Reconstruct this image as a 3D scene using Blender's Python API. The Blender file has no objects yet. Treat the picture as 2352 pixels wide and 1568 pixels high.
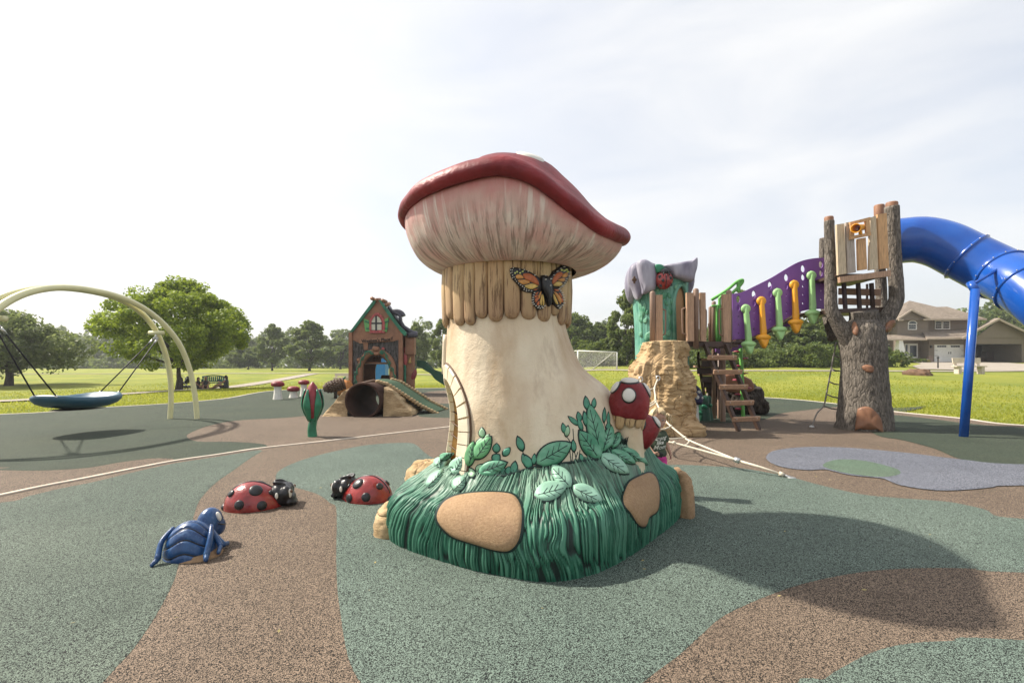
import bpy, bmesh, math, random
import numpy as np
from mathutils import Vector, Matrix
from mathutils.bvhtree import BVHTree
from mathutils.geometry import tessellate_polygon
R = math.radians
random.seed(7); rng = np.random.default_rng(7)
S = bpy.context.scene
COL = S.collection

# ---------------------------------------------------------------- camera, sky, sun, exposure
H = 1.35                                   # eye height in metres
F, CX, HY = 1100.0, 1176.0, 840.0          # survey of the photo: focal length, centre column, horizon row
cam = bpy.data.cameras.new('camera'); camo = bpy.data.objects.new('camera', cam); COL.objects.link(camo)
camo.location = (0, 0, H); camo.rotation_euler = (R(90), 0, 0)
cam.sensor_width = 36; cam.lens = 36 * F / 2352; cam.shift_y = 56 / 2352
cam.clip_start = .05; cam.clip_end = 2000
S.camera = camo
SUN_EL, SUN_AZ = R(47), math.atan2(-.85, .27)      # azimuth from +Y towards +X of the place the sun stands
sd = Vector((math.sin(SUN_AZ) * math.cos(SUN_EL), math.cos(SUN_AZ) * math.cos(SUN_EL), math.sin(SUN_EL)))
W = bpy.data.worlds.new('World'); S.world = W; W.use_nodes = True
nt = W.node_tree; nt.nodes.clear()
out = nt.nodes.new('ShaderNodeOutputWorld'); bg = nt.nodes.new('ShaderNodeBackground')
sky = nt.nodes.new('ShaderNodeTexSky'); sky.sky_type = 'NISHITA'; sky.sun_disc = False
sky.sun_elevation = SUN_EL; sky.sun_rotation = SUN_AZ; sky.dust_density = 4.0; sky.air_density = 1.0; sky.ozone_density = 1.0
# thin high cloud veil over the blue: streaky noise
tc = nt.nodes.new('ShaderNodeTexCoord'); mp = nt.nodes.new('ShaderNodeMapping')
mp.inputs['Scale'].default_value = (1.2, 1.2, 4.0); mp.inputs['Rotation'].default_value = (0, .35, .5)
nz = nt.nodes.new('ShaderNodeTexNoise'); nz.inputs['Scale'].default_value = 1.6; nz.inputs['Detail'].default_value = 6
nz.inputs['Distortion'].default_value = .5
rp = nt.nodes.new('ShaderNodeValToRGB'); rp.color_ramp.elements[0].position = .38; rp.color_ramp.elements[1].position = .68
rp.color_ramp.elements[0].color = (.56, .56, .56, 1); rp.color_ramp.elements[1].color = (.92, .92, .92, 1)
mx = nt.nodes.new('ShaderNodeMix'); mx.data_type = 'RGBA'
mx.inputs['B'].default_value = (4.75, 4.74, 4.70, 1)
nt.links.new(tc.outputs['Generated'], mp.inputs['Vector']); nt.links.new(mp.outputs[0], nz.inputs['Vector'])
nt.links.new(nz.outputs['Fac'], rp.inputs[0]); nt.links.new(rp.outputs[0], mx.inputs['Factor'])
nt.links.new(sky.outputs[0], mx.inputs['A']); nt.links.new(mx.outputs['Result'], bg.inputs['Color'])
bg.inputs['Strength'].default_value = .10; nt.links.new(bg.outputs[0], out.inputs['Surface'])
sl = bpy.data.lights.new('sun', 'SUN'); sl.energy = 3.3; sl.angle = R(1.6); sl.color = (1, .93, .82)
so = bpy.data.objects.new('sun', sl); COL.objects.link(so); so.location = (-20, 10, 30)
so.rotation_euler = sd.to_track_quat('Z', 'Y').to_euler()
S.view_settings.view_transform = 'Standard'; S.view_settings.look = 'None'
S.view_settings.exposure = 1.15; S.view_settings.gamma = 1
S.render.engine = 'CYCLES'

# ---------------------------------------------------------------- helpers
def P(x, y, d): return np.array([(x - CX) / F * d, d, H - (y - HY) / F * d])
def G(x, y, z=0.): return P(x, y, (H - z) * F / (y - HY))
def ss(a, b, x): t = np.clip((np.asarray(x, float) - a) / (b - a), 0, 1); return t * t * (3 - 2 * t)
def lerp(a, b, t): return a + (b - a) * t

def hsh(i, j, k, s):
    n = (i.astype(np.int64) * 374761393 + j.astype(np.int64) * 668265263 + k.astype(np.int64) * 2147483647 + s * 1274126177) & 0x7fffffff
    n = ((n ^ (n >> 13)) * 1274126177) & 0x7fffffff
    return ((n ^ (n >> 16)) & 0xffff) / 65535.0
def vn(p, s=0):
    p = np.asarray(p, float); i = np.floor(p).astype(int); f = p - i; f = f * f * (3 - 2 * f); r = 0
    for a in (0, 1):
        for b in (0, 1):
            for c in (0, 1):
                w = (f[..., 0] if a else 1 - f[..., 0]) * (f[..., 1] if b else 1 - f[..., 1]) * (f[..., 2] if c else 1 - f[..., 2])
                r = r + w * hsh(i[..., 0] + a, i[..., 1] + b, i[..., 2] + c, s)
    return r
def fbm(p, o=4, s=0):
    r = 0; a = .5; p = np.asarray(p, float)
    for k in range(o): r = r + a * vn(p * 2 ** k, s + k); a *= .5
    return r / (1 - .5 ** o)

ORG = {}
def thing(name, label, cat, loc=(0, 0, 0), group=None, rz=0):
    o = bpy.data.objects.new(name, None); COL.objects.link(o); o.empty_display_size = .2
    o.location = loc; o.rotation_euler = (0, 0, rz); tag(o, label, cat, group)
    ORG[o.name] = np.zeros(3) if rz else np.array(loc, float)
    return o
def tag(o, label=None, cat=None, group=None, kind=None):
    if label: o['label'] = label
    if cat: o['category'] = cat
    if group: o['group'] = group
    if kind: o['kind'] = kind
    return o
def add(name, vf, m=None, parent=None, smooth=True, attrs=None, uv=None, auto=None):
    v, f = vf[0], vf[1]; v = np.asarray(v, float)
    if parent is not None: base = ORG[parent.name]
    else: base = np.array([v[:, 0].mean(), v[:, 1].mean(), v[:, 2].min()])
    me = bpy.data.meshes.new(name)
    if isinstance(f, np.ndarray):
        n = f.shape[1]; me.vertices.add(len(v)); me.vertices.foreach_set('co', (v - base).ravel().astype(np.float32))
        me.loops.add(f.size); me.loops.foreach_set('vertex_index', f.ravel().astype(np.int32))
        me.polygons.add(len(f)); me.polygons.foreach_set('loop_start', np.arange(0, f.size, n, dtype=np.int32))
        me.update(calc_edges=True); me.validate()
    else:
        me.from_pydata((v - base).tolist(), [], f)
    if smooth: me.polygons.foreach_set('use_smooth', np.ones(len(me.polygons), bool))
    if smooth and auto:
        me.set_sharp_from_angle(angle=R(auto))
    if attrs:
        for k, a in attrs.items():
            at = me.attributes.new(k, 'FLOAT', 'POINT'); at.data.foreach_set('value', np.asarray(a, np.float32))
    if m: me.materials.append(m)
    o = bpy.data.objects.new(name, me); COL.objects.link(o)
    if parent is not None: o.parent = parent; ORG[o.name] = base
    else: o.location = base; ORG[o.name] = base
    return o
def copy_tree(o, parent=None, **kw):
    c = o.copy(); COL.objects.link(c); c.parent = parent; ORG[c.name] = ORG.get(o.name, np.zeros(3))
    for ch in list(o.children): copy_tree(ch, c)
    return c
def merge(*L):
    L = L[0] if len(L) == 1 and isinstance(L[0], list) else L
    V, Fc, n = [], [], 0
    for v, f in L:
        V.append(np.asarray(v, float)); Fc += [[int(i) + n for i in q] for q in f]; n += len(v)
    return np.concatenate(V), Fc
def xf(vf, loc=(0, 0, 0), rot=(0, 0, 0), sc=(1, 1, 1)):
    from mathutils import Euler
    m = np.array(Euler(rot).to_matrix()); return (np.asarray(vf[0]) * np.array(sc)) @ m.T + np.array(loc), vf[1]
BOXC = {}
def box(c, s, rot=(0, 0, 0), bev=.006):
    key = (tuple(np.round(s, 4)), bev)
    if key not in BOXC:
        bm = bmesh.new(); bmesh.ops.create_cube(bm, size=1)
        for v in bm.verts: v.co = Vector((v.co.x * s[0], v.co.y * s[1], v.co.z * s[2]))
        if bev: bmesh.ops.bevel(bm, geom=bm.edges[:], offset=min(bev, min(s) * .3), segments=1, affect='EDGES')
        bm.verts.index_update()
        BOXC[key] = (np.array([v.co[:] for v in bm.verts]), [[v.index for v in f.verts] for f in bm.faces]); bm.free()
    return xf(BOXC[key], c, rot)
def beam(a, b, w, h, bev=.005, up=(0, 0, 1)):
    a, b = Vector(a), Vector(b); d = (b - a); L = d.length; d.normalize()
    u = Vector(up); x = d.cross(u)
    if x.length < 1e-4: x = Vector((1, 0, 0))
    x.normalize(); z = x.cross(d)
    v, f = box((0, 0, 0), (w, L, h), bev=bev); m = np.array([x, d, z])
    return v @ m + np.array((a + b) / 2), f
def grid(pts, cu=False, cv=False):
    nu, nv = pts.shape[:2]; idx = np.arange(nu * nv).reshape(nu, nv)
    i2 = np.concatenate([idx, idx[:1]], 0) if cu else idx
    i2 = np.concatenate([i2, i2[:, :1]], 1) if cv else i2
    f = np.stack([i2[:-1, :-1], i2[1:, :-1], i2[1:, 1:], i2[:-1, 1:]], -1).reshape(-1, 4)
    return pts.reshape(-1, 3), f
def tube(path, r, n=10, cap=True, closed=False):
    p = np.asarray(path, float); m = len(p); r = np.broadcast_to(np.asarray(r, float), (m,))
    if closed: t = np.roll(p, -1, 0) - np.roll(p, 1, 0)
    else: t = np.gradient(p, axis=0)
    t /= np.linalg.norm(t, axis=1)[:, None] + 1e-12
    u = np.cross(t[0], [0, 0, 1.]);
    if np.linalg.norm(u) < 1e-3: u = np.array([1., 0, 0])
    u /= np.linalg.norm(u); fr = []
    for k in range(m):
        u = u - t[k] * u.dot(t[k]); u /= np.linalg.norm(u); fr.append(u)
    fr = np.array(fr); w = np.cross(t, fr); a = np.linspace(0, 2 * np.pi, n, endpoint=False)
    pts = p[:, None] + r[:, None, None] * (np.cos(a)[None, :, None] * fr[:, None] + np.sin(a)[None, :, None] * w[:, None])
    v, f = grid(pts, cu=closed, cv=True); f = [list(q) for q in f]
    if cap and not closed: f += [list(range(n))[::-1] if 0 else list(range(n)), list(range((m - 1) * n, m * n))[::-1]]
    return v, f
def cr(pts, n=8, closed=False):
    p = np.asarray(pts, float); m = len(p); o = []
    if closed: idx = lambda i: p[i % m]
    else: idx = lambda i: p[min(max(i, 0), m - 1)]
    for i in range(m if closed else m - 1):
        a, b, c, d = idx(i - 1), idx(i), idx(i + 1), idx(i + 2)
        for t in np.linspace(0, 1, n, endpoint=False):
            o.append(.5 * (2 * b + (c - a) * t + (2 * a - 5 * b + 4 * c - d) * t * t + (3 * b - a - 3 * c + d) * t ** 3))
    if not closed: o.append(p[-1])
    return np.array(o)
def lathe(prof, n=24, c=(0, 0, 0)):
    pr = np.asarray(prof, float); a = np.linspace(0, 2 * np.pi, n, endpoint=False)
    pts = np.stack([pr[:, 0, None] * np.cos(a), pr[:, 0, None] * np.sin(a), np.repeat(pr[:, 1, None], n, 1)], -1) + np.array(c)
    v, f = grid(pts, cv=True); f = [list(q[::-1]) for q in f]
    return v, f
def ell(c, s, nu=12, nv=18, rot=(0, 0, 0)):
    t = np.linspace(.02, np.pi - .02, nu); pr = np.stack([np.sin(t), -np.cos(t)], 1)
    return xf(lathe(pr, nv), c, rot, s)
def prism(poly, o, ux, uy, un, h, h0=0., holes=()):
    """flat plate with an outline (and holes) in the plane o,ux,uy and thickness h along un"""
    loops = [poly] + list(holes); o, ux, uy, un = [np.asarray(q, float) for q in (o, ux, uy, un)]
    flat = np.concatenate([np.asarray(l, float) for l in loops]); n = len(flat)
    tri = tessellate_polygon([[Vector((q[0], q[1], 0)) for q in l] for l in loops])
    w = lambda hh: o + flat[:, :1] * ux + flat[:, 1:2] * uy + hh * un
    v = np.concatenate([w(h0 + h), w(h0)])
    pl = np.asarray(poly, float); area = .5 * np.sum(pl[:, 0] * np.roll(pl[:, 1], -1) - np.roll(pl[:, 0], -1) * pl[:, 1])
    f = []
    for t in tri:
        q = flat[list(t)]; s = (q[1, 0] - q[0, 0]) * (q[2, 1] - q[0, 1]) - (q[1, 1] - q[0, 1]) * (q[2, 0] - q[0, 0])
        t = list(t) if s > 0 else list(t)[::-1]; f.append(t); f.append([i + n for i in t[::-1]])
    k = 0
    for li, l in enumerate(loops):
        m = len(l)
        for i in range(m):
            a, b = k + i, k + (i + 1) % m; f.append([b, a, a + n, b + n])
        k += m
    return v, f
def puff(poly, o, ux, uy, un, h, rings=((1, 0), (.97, .5), (.88, .85), (.6, 1.0), (.25, 1.05))):
    p = np.asarray(poly, float); c = p.mean(0); o, ux, uy, un = [np.asarray(q, float) for q in (o, ux, uy, un)]
    n = len(p); V = []
    for s, hh in rings:
        q = c + (p - c) * s; V.append(o + q[:, :1] * ux + q[:, 1:2] * uy + hh * h * un)
    V.append((o + c[0] * ux + c[1] * uy + rings[-1][1] * h * un)[None]); v = np.concatenate(V); f = []
    for k in range(len(rings) - 1):
        for i in range(n): j = (i + 1) % n; f.append([k * n + i, k * n + j, (k + 1) * n + j, (k + 1) * n + i])
    k = len(rings) - 1
    for i in range(n): f.append([k * n + i, k * n + (i + 1) % n, len(v) - 1])
    return v, f
def bvh_of(vf): return BVHTree.FromPolygons([Vector(q) for q in vf[0]], [[int(i) for i in f] for f in vf[1]])
CAMP = Vector((0, 0, H))
def cast(b, x, y):
    d = Vector(((x - CX) / F, 1, -(y - HY) / F)).normalized(); h = b.ray_cast(CAMP, d)
    return (np.array(h[0]), np.array(h[1])) if h[0] is not None else None
def onsurf(b, x, y, dref, h=0.):
    c = cast(b, x, y)
    if c is None or c[0][1] > dref + .9:
        q = b.find_nearest(Vector(P(x, y, dref))); c = (np.array(q[0]), np.array(q[1]))
    nn = c[1]
    if nn.dot(np.array(c[0]) - np.array(CAMP)) > 0: nn = -nn
    return c[0] + nn * h, nn
def spuff(b, poly, h, dref=4., rings=((1.0, -.3), (.98, .45), (.9, .8), (.7, .97), (.35, 1.05))):
    """a raised piece with the outline poly (photo survey points) lying on the surface b"""
    p = np.asarray(poly, float); c = p.mean(0); n = len(p); V = []
    for s, hh in rings:
        for q in p: V.append(onsurf(b, *(c + (q - c) * s), dref, hh * h)[0])
    V.append(onsurf(b, *c, dref, rings[-1][1] * h)[0]); v = np.array(V); f = []
    a = .5 * np.sum(p[:, 0] * np.roll(p[:, 1], -1) - np.roll(p[:, 0], -1) * p[:, 1])
    for k in range(len(rings) - 1):
        for i in range(n): j = (i + 1) % n; f.append([k * n + i, k * n + j, (k + 1) * n + j, (k + 1) * n + i])
    k = len(rings) - 1
    for i in range(n): f.append([k * n + i, k * n + (i + 1) % n, len(v) - 1])
    if a > 0: f = [q[::-1] for q in f]
    return v, f
def sline(b, pts, r, dref=4., n=5, h=0.):
    return tube(np.array([onsurf(b, x, y, dref, h)[0] for x, y in pts]), r, n)
def leafpx(a, t, w, n=11, bias=.85):
    a, t = np.array(a, float), np.array(t, float); d = t - a; L = np.linalg.norm(d); d /= L; pn = np.array([-d[1], d[0]])
    u = np.linspace(0, 1, n); hw = .5 * w * np.sin(np.pi * u ** bias) ** .75
    s1 = a + np.outer(u * L, d) + np.outer(hw, pn); s2 = a + np.outer(u * L, d) - np.outer(hw, pn)
    return np.concatenate([s1, s2[-2:0:-1]])
def text_vf(s, size, depth=.004, shear=0., bold=0.):
    c = bpy.data.curves.new('t', 'FONT'); c.body = s; c.size = size; c.extrude = depth; c.shear = shear; c.align_x = 'CENTER'; c.align_y = 'CENTER'; c.resolution_u = 2; c.offset = bold
    o = bpy.data.objects.new('t', c); COL.objects.link(o); dg = bpy.context.evaluated_depsgraph_get()
    me = bpy.data.meshes.new_from_object(o.evaluated_get(dg)); v = np.array([q.co[:] for q in me.vertices]); f = [list(p.vertices) for p in me.polygons]
    bpy.data.objects.remove(o); bpy.data.curves.remove(c); bpy.data.meshes.remove(me); return v, f
def remesh(o, vox, smooth=3, fac=.5):
    m = o.modifiers.new('remesh', 'REMESH'); m.mode = 'VOXEL'; m.voxel_size = vox; m.use_smooth_shade = True
    if smooth:
        m = o.modifiers.new('smooth', 'SMOOTH'); m.iterations = smooth; m.factor = fac
    return o

# ---------------------------------------------------------------- materials
class MT:
    def __init__(s, name):
        s.m = bpy.data.materials.new(name); s.m.use_nodes = True; s.t = s.m.node_tree; s.b = s.t.nodes['Principled BSDF']
        s.c = s.t.nodes.new('ShaderNodeTexCoord'); s.o = s.t.nodes['Material Output']
    def n(s, ty, **k):
        q = s.t.nodes.new('ShaderNode' + ty)
        for a, b in k.items(): setattr(q, a, b)
        return q
    def put(s, inp, v):
        if hasattr(v, 'links') or hasattr(v, 'is_output'): s.t.links.new(v, inp)
        else: inp.default_value = (tuple(v) + (1,))[:4] if isinstance(v, (tuple, list)) and len(inp.default_value) == 4 else v
    def vec(s, sc=(1, 1, 1), src=None, rot=(0, 0, 0), loc=(0, 0, 0)):
        q = s.n('Mapping'); q.inputs['Scale'].default_value = sc; q.inputs['Rotation'].default_value = rot; q.inputs['Location'].default_value = loc
        s.t.links.new(src or s.c.outputs['Object'], q.inputs['Vector']); return q.outputs[0]
    def noise(s, scale, detail=4, vec=None, rough=.55, dist=0):
        q = s.n('TexNoise'); q.inputs['Scale'].default_value = scale; q.inputs['Detail'].default_value = detail
        q.inputs['Roughness'].default_value = rough; q.inputs['Distortion'].default_value = dist
        s.t.links.new(vec or s.c.outputs['Object'], q.inputs['Vector']); return q.outputs['Fac']
    def voro(s, scale, vec=None, feat='F1', out='Color', rnd=1.):
        q = s.n('TexVoronoi', feature=feat); q.inputs['Scale'].default_value = scale; q.inputs['Randomness'].default_value = rnd
        s.t.links.new(vec or s.c.outputs['Object'], q.inputs['Vector']); return q.outputs[out]
    def ramp(s, fac, *st, interp='LINEAR'):
        q = s.n('ValToRGB'); e = q.color_ramp; e.interpolation = interp
        while len(e.elements) < len(st): e.elements.new(.5)
        for k, (p, c) in enumerate(st):
            e.elements[k].position = p; e.elements[k].color = (tuple(c) + (1,))[:4] if isinstance(c, (tuple, list)) else (c, c, c, 1)
        s.put(q.inputs[0], fac); return q.outputs[0]
    def mix(s, f, a, b, mode='MIX'):
        q = s.n('Mix', data_type='RGBA', blend_type=mode); s.put(q.inputs['Factor'], f); s.put(q.inputs[6], a); s.put(q.inputs[7], b); return q.outputs[2]
    def math(s, op, a, b=0.):
        q = s.n('Math', operation=op); s.put(q.inputs[0], a); s.put(q.inputs[1], b); return q.outputs[0]
    def attr(s, name): q = s.n('Attribute'); q.attribute_name = name; return q.outputs['Fac']
    def sep(s, src): q = s.n('SeparateXYZ'); s.t.links.new(src, q.inputs[0]); return q.outputs
    def bump(s, h, st=.4, d=.02):
        q = s.n('Bump'); q.inputs['Strength'].default_value = st; q.inputs['Distance'].default_value = d; s.put(q.inputs['Height'], h)
        s.t.links.new(q.outputs[0], s.b.inputs['Normal']); return q
    def done(s, base, rough=.6, spec=.4, metal=0., coat=0.):
        s.put(s.b.inputs['Base Color'], base); s.put(s.b.inputs['Roughness'], rough)
        s.b.inputs['Specular IOR Level'].default_value = spec; s.b.inputs['Metallic'].default_value = metal
        s.b.inputs['Coat Weight'].default_value = coat; return s.m
def dk(c, k): return tuple(min(1, q * k) for q in c)
def paint(name, c, rough=.5, var=.18, sc=6., bump=.15, bs=60., spec=.4, coat=0., dirt=.25):
    t = MT(name); a = t.noise(sc, 5); b = t.noise(sc * .35, 3)
    base = t.mix(t.ramp(a, (.3, 0.), (.7, 1.)), dk(c, 1 - var), dk(c, 1 + var))
    base = t.mix(t.math('MULTIPLY', t.ramp(b, (.5, 0.), (.75, 1.)), dirt), base, dk(c, .55))
    if bump: t.bump(t.noise(bs, 4), bump, .01)
    r = t.ramp(a, (.2, rough * .8), (.8, min(1, rough * 1.2)))
    return t.done(base, r, spec, coat=coat)
def wood(name, c, grain=(2, 2, .15), sc=30., rough=.65, dark=.6):
    t = MT(name); v = t.vec(grain); g = t.noise(sc, 6, v, .65, .4); b = t.noise(1.5, 3)
    base = t.mix(t.ramp(g, (.35, 0.), (.65, 1.)), dk(c, dark), dk(c, 1.15)); base = t.mix(t.math('MULTIPLY', b, .35), base, dk(c, .75))
    t.bump(g, .25, .006); return t.done(base, rough, .35)
def metal(name, c, rough=.35): t = MT(name); t.bump(t.noise(40, 3), .05, .01); return t.done(c, rough, .5, 1.)
def rubber(name, c, dark, fade):
    """poured granule surfacing: light and black crumbs, faded in broad patches"""
    t = MT(name); v1 = t.voro(255., out='Color'); cell = t.sep(v1)[0]; d = t.voro(255., out='Distance')
    n = t.noise(.55, 5, rough=.6); n2 = t.noise(2.2, 4); n3 = t.noise(12., 4)
    big = t.ramp(t.noise(110., 2), (.35, 0.), (.65, 1.))
    f = t.ramp(t.math('ADD', t.math('MULTIPLY', cell, .88), t.math('MULTIPLY', big, .12)), (.43, 0.), (.50, 1.))
    light = t.mix(t.ramp(n, (.35, 0.), (.68, 1.)), c, fade)
    light = t.mix(t.math('MULTIPLY', t.ramp(t.sep(v1)[1], (.4, 0.), (1, 1.)), .6), light, dk(fade, 1.7))
    base = t.mix(f, dark, light)
    base = t.mix(t.math('MULTIPLY', t.ramp(n2, (.45, 0.), (.75, 1.)), .36), base, dk(c, .4))
    base = t.mix(t.math('MULTIPLY', t.ramp(n3, (.62, 0.), (.78, 1.)), .25), base, dk(fade, 1.2))
    t.bump(t.math('ADD', t.math('SUBTRACT', 1., d), t.math('MULTIPLY', n3, .6)), .5, .006)
    return t.done(base, .85, .25)
M = {}
BLK = (.009, .010, .010)
M['r_brown'] = rubber('rubber_brown', (.165, .122, .088), (.012, .010, .008), (.235, .176, .128))
M['r_green'] = rubber('rubber_green', (.090, .122, .098), BLK, (.150, .184, .146))
M['r_teal'] = rubber('rubber_teal', (.112, .155, .128), BLK, (.170, .218, .180))
M['r_far'] = rubber('rubber_far_green', (.044, .066, .043), BLK, (.074, .090, .056))
M['r_blue'] = rubber('rubber_blue', (.150, .162, .198), (.014, .014, .016), (.21, .222, .26))
M['r_mint'] = rubber('rubber_mint', (.12, .19, .13), (.02, .03, .025), (.15, .20, .14))
M['conc'] = paint('concrete', (.46, .42, .36), .85, .12, 3., .3, 80., .2)
M['seam'] = paint('seam_filler', (.52, .45, .37), .8, .12, 8., .3, 90., .2)
t = MT('lawn'); n = t.noise(.25, 6); n2 = t.noise(3., 5); n3 = t.noise(60., 4); sp = t.voro(9., out='Distance')
b = t.mix(t.ramp(n, (.38, 0.), (.62, 1.)), (.15, .20, .028), (.31, .31, .046)); b = t.mix(t.ramp(n2, (.4, 0.), (.7, .6)), b, (.13, .175, .028))
b = t.mix(t.ramp(n3, (.35, 0.), (.7, .55)), b, (.36, .36, .07)); b = t.mix(t.ramp(sp, (.03, .5), (.07, 0.)), b, (.5, .5, .42))
t.bump(n3, .9, .06); M['lawn'] = t.done(b, .85, .15)
def leafmat(name, c1, c2, tr=.45):
    t = MT(name); g = t.n('NewGeometry'); r = g.outputs['Random Per Island']
    base = t.ramp(r, (0., c1), (1., c2)); q = t.n('BsdfTranslucent'); t.put(q.inputs['Color'], t.mix(.5, base, dk(c2, 1.3)))
    ad = t.n('MixShader'); ad.inputs[0].default_value = tr; t.done(base, .55, .3)
    t.t.links.new(t.b.outputs[0], ad.inputs[1]); t.t.links.new(q.outputs[0], ad.inputs[2]); t.t.links.new(ad.outputs[0], t.o.inputs['Surface']); return t.m
M['blade'] = leafmat('grass_blade', (.20, .25, .022), (.38, .38, .055), .5)
M['maple'] = leafmat('maple_leaf', (.085, .15, .014), (.33, .40, .04), .42)
M['poplar'] = leafmat('poplar_leaf', (.075, .125, .03), (.19, .23, .06), .5)
M['willow'] = leafmat('silver_leaf', (.075, .115, .035), (.20, .235, .08), .5)
M['wood_leaf'] = leafmat('woodland_leaf', (.04, .08, .02), (.17, .21, .045), .45)
def barkmat(name, c, sc=1.):
    t = MT(name); v = t.vec((1, 1, .28)); a = t.noise(16 * sc, 6, v, .6, .8); d = t.voro(10 * sc, v, 'DISTANCE_TO_EDGE', 'Distance')
    base = t.mix(t.ramp(a, (.35, 0.), (.7, 1.)), dk(c, .35), dk(c, 1.35)); base = t.mix(t.ramp(d, (0., .55), (.09, 0.)), base, dk(c, .22))
    t.bump(t.math('ADD', a, t.math('MULTIPLY', t.ramp(d, (0., 0.), (.12, 1.)), .5)), .7, .03); return t.done(base, .8, .25)
M['bark'] = barkmat('tree_bark', (.08, .065, .05))
M['fbark'] = barkmat('sculpted_bark', (.20, .172, .142), 1.7)

# ---------------------------------------------------------------- terrain and play surface
def px(*z, ox=0., oy=903., k=.5): return [(ox + a * k, oy + b * k) for a, b in z]
def gpts(L): return np.array([G(x, y)[:2] for x, y in L])
edge_back = gpts([(0, 952), (200, 938), (357, 929), (450, 922), (527, 914), (588, 902.6), (629, 897.5), (712, 893.5), (952, 891.5), (1100, 892), (1400, 898), (1742, 912), (1926, 928), (2051, 945), (2200, 960), (2352, 977)])
PLAY = np.concatenate([[[-26, -3], [-26, 4], [-21, 10.5]], edge_back, [[14.5, 9.4], [19, 6], [22, 1], [21, -4], [10, -7], [-10, -7]]])
PLAY = cr(PLAY, 6, True)
def inside(p, poly):
    x, y = p[:, 0], p[:, 1]; c = np.zeros(len(p), bool); q = np.roll(poly, 1, 0)
    for (x1, y1), (x2, y2) in zip(poly, q):
        c ^= ((y1 > y) != (y2 > y)) & (x < (x2 - x1) * (y - y1) / (y2 - y1 + 1e-12) + x1)
    return c
def pdist(p, poly):
    d = np.full(len(p), 1e9); q = np.roll(poly, -1, 0)
    for a, b in zip(poly, q):
        ab = b - a; t = np.clip(((p - a) @ ab) / (ab @ ab + 1e-12), 0, 1); d = np.minimum(d, np.linalg.norm(p - a - t[:, None] * ab, axis=1))
    return d
def terr(p):
    p = np.atleast_2d(np.asarray(p, float)); x, y = p[:, 0], p[:, 1]; a = x / np.maximum(y, 1.)
    zl = np.interp(y, [0, 12, 33, 60, 100, 300], [-.03, -.03, -.30, .25, .55, 1.0]); zr = np.interp(y, [0, 11, 32, 40, 68, 100, 300], [-.03, -.03, .75, .88, 1.9, 2.0, 2.0])
    z = lerp(zl, zr, ss(-.05, .2, a)); d = np.where(inside(p, PLAY), 0, pdist(p, PLAY))
    return -.03 + (z + .03) * ss(0, 14, d) + .12 * (fbm(np.stack([x * .05, y * .05, x * 0], -1), 2, 3) - .5) * ss(5, 30, d)
def tz(x, y): return float(terr([[x, y]])[0])
u = np.linspace(-1, 1, 170); gx = 300 * np.sinh(u * 4.2) / np.sinh(4.2); u = np.linspace(-.42, 1, 150); gy = 15 + 285 * np.sinh(u * 4) / np.sinh(4)
XX, YY = np.meshgrid(gx, gy, indexing='ij'); q = np.stack([XX.ravel(), YY.ravel()], 1)
lawn = add('lawn', grid(np.concatenate([q, terr(q)[:, None]], 1).reshape(170, 150, 3)), M['lawn']); tag(lawn, kind='structure')

def sheet(name, poly, z, m, kind='structure', smoothn=5, skirt=.0):
    p = np.asarray(poly, float)
    if smoothn: p = cr(p, smoothn, True)
    v, f = prism(p, (0, 0, z), (1, 0, 0), (0, 1, 0), (0, 0, 1), max(skirt, .003), -max(skirt, .003))
    if not skirt:   # feathered trowel edge
        tn_ = np.roll(p, -1, 0) - np.roll(p, 1, 0); tn_ /= np.linalg.norm(tn_, axis=1)[:, None] + 1e-9; nn_ = np.stack([tn_[:, 1], -tn_[:, 0]], 1)
        if np.sum(p[:, 0] * np.roll(p[:, 1], -1) - np.roll(p[:, 0], -1) * p[:, 1]) < 0: nn_ = -nn_
        v = np.array(v); v[len(p):, :2] += nn_ * .03
    o = add(name, (v, f), m, smooth=False); tag(o, kind=kind); return o
sheet('play_surface', PLAY, 0., M['r_brown'], smoothn=0, skirt=.06)
# concrete edging
e = PLAY; tn = np.roll(e, -1, 0) - np.roll(e, 1, 0); tn /= np.linalg.norm(tn, axis=1)[:, None]; no = np.stack([-tn[:, 1], tn[:, 0]], 1)
if inside((e[:1] + no[:1] * .3), PLAY)[0]: no = -no
prof = [(-.002, -.06), (-.002, .006), (.02, .012), (.10, .012), (.12, .004), (.12, -.08)]
tag(add('concrete_edging', grid(np.stack([np.concatenate([e + no * a, np.full((len(e), 1), b)], 1) for a, b in prof], 1), cu=True), M['conc'], smooth=False), kind='structure')
def zl(*z): return gpts(px(*z))
def zr_(*z): return gpts(px(*z, ox=1176.))
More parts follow.
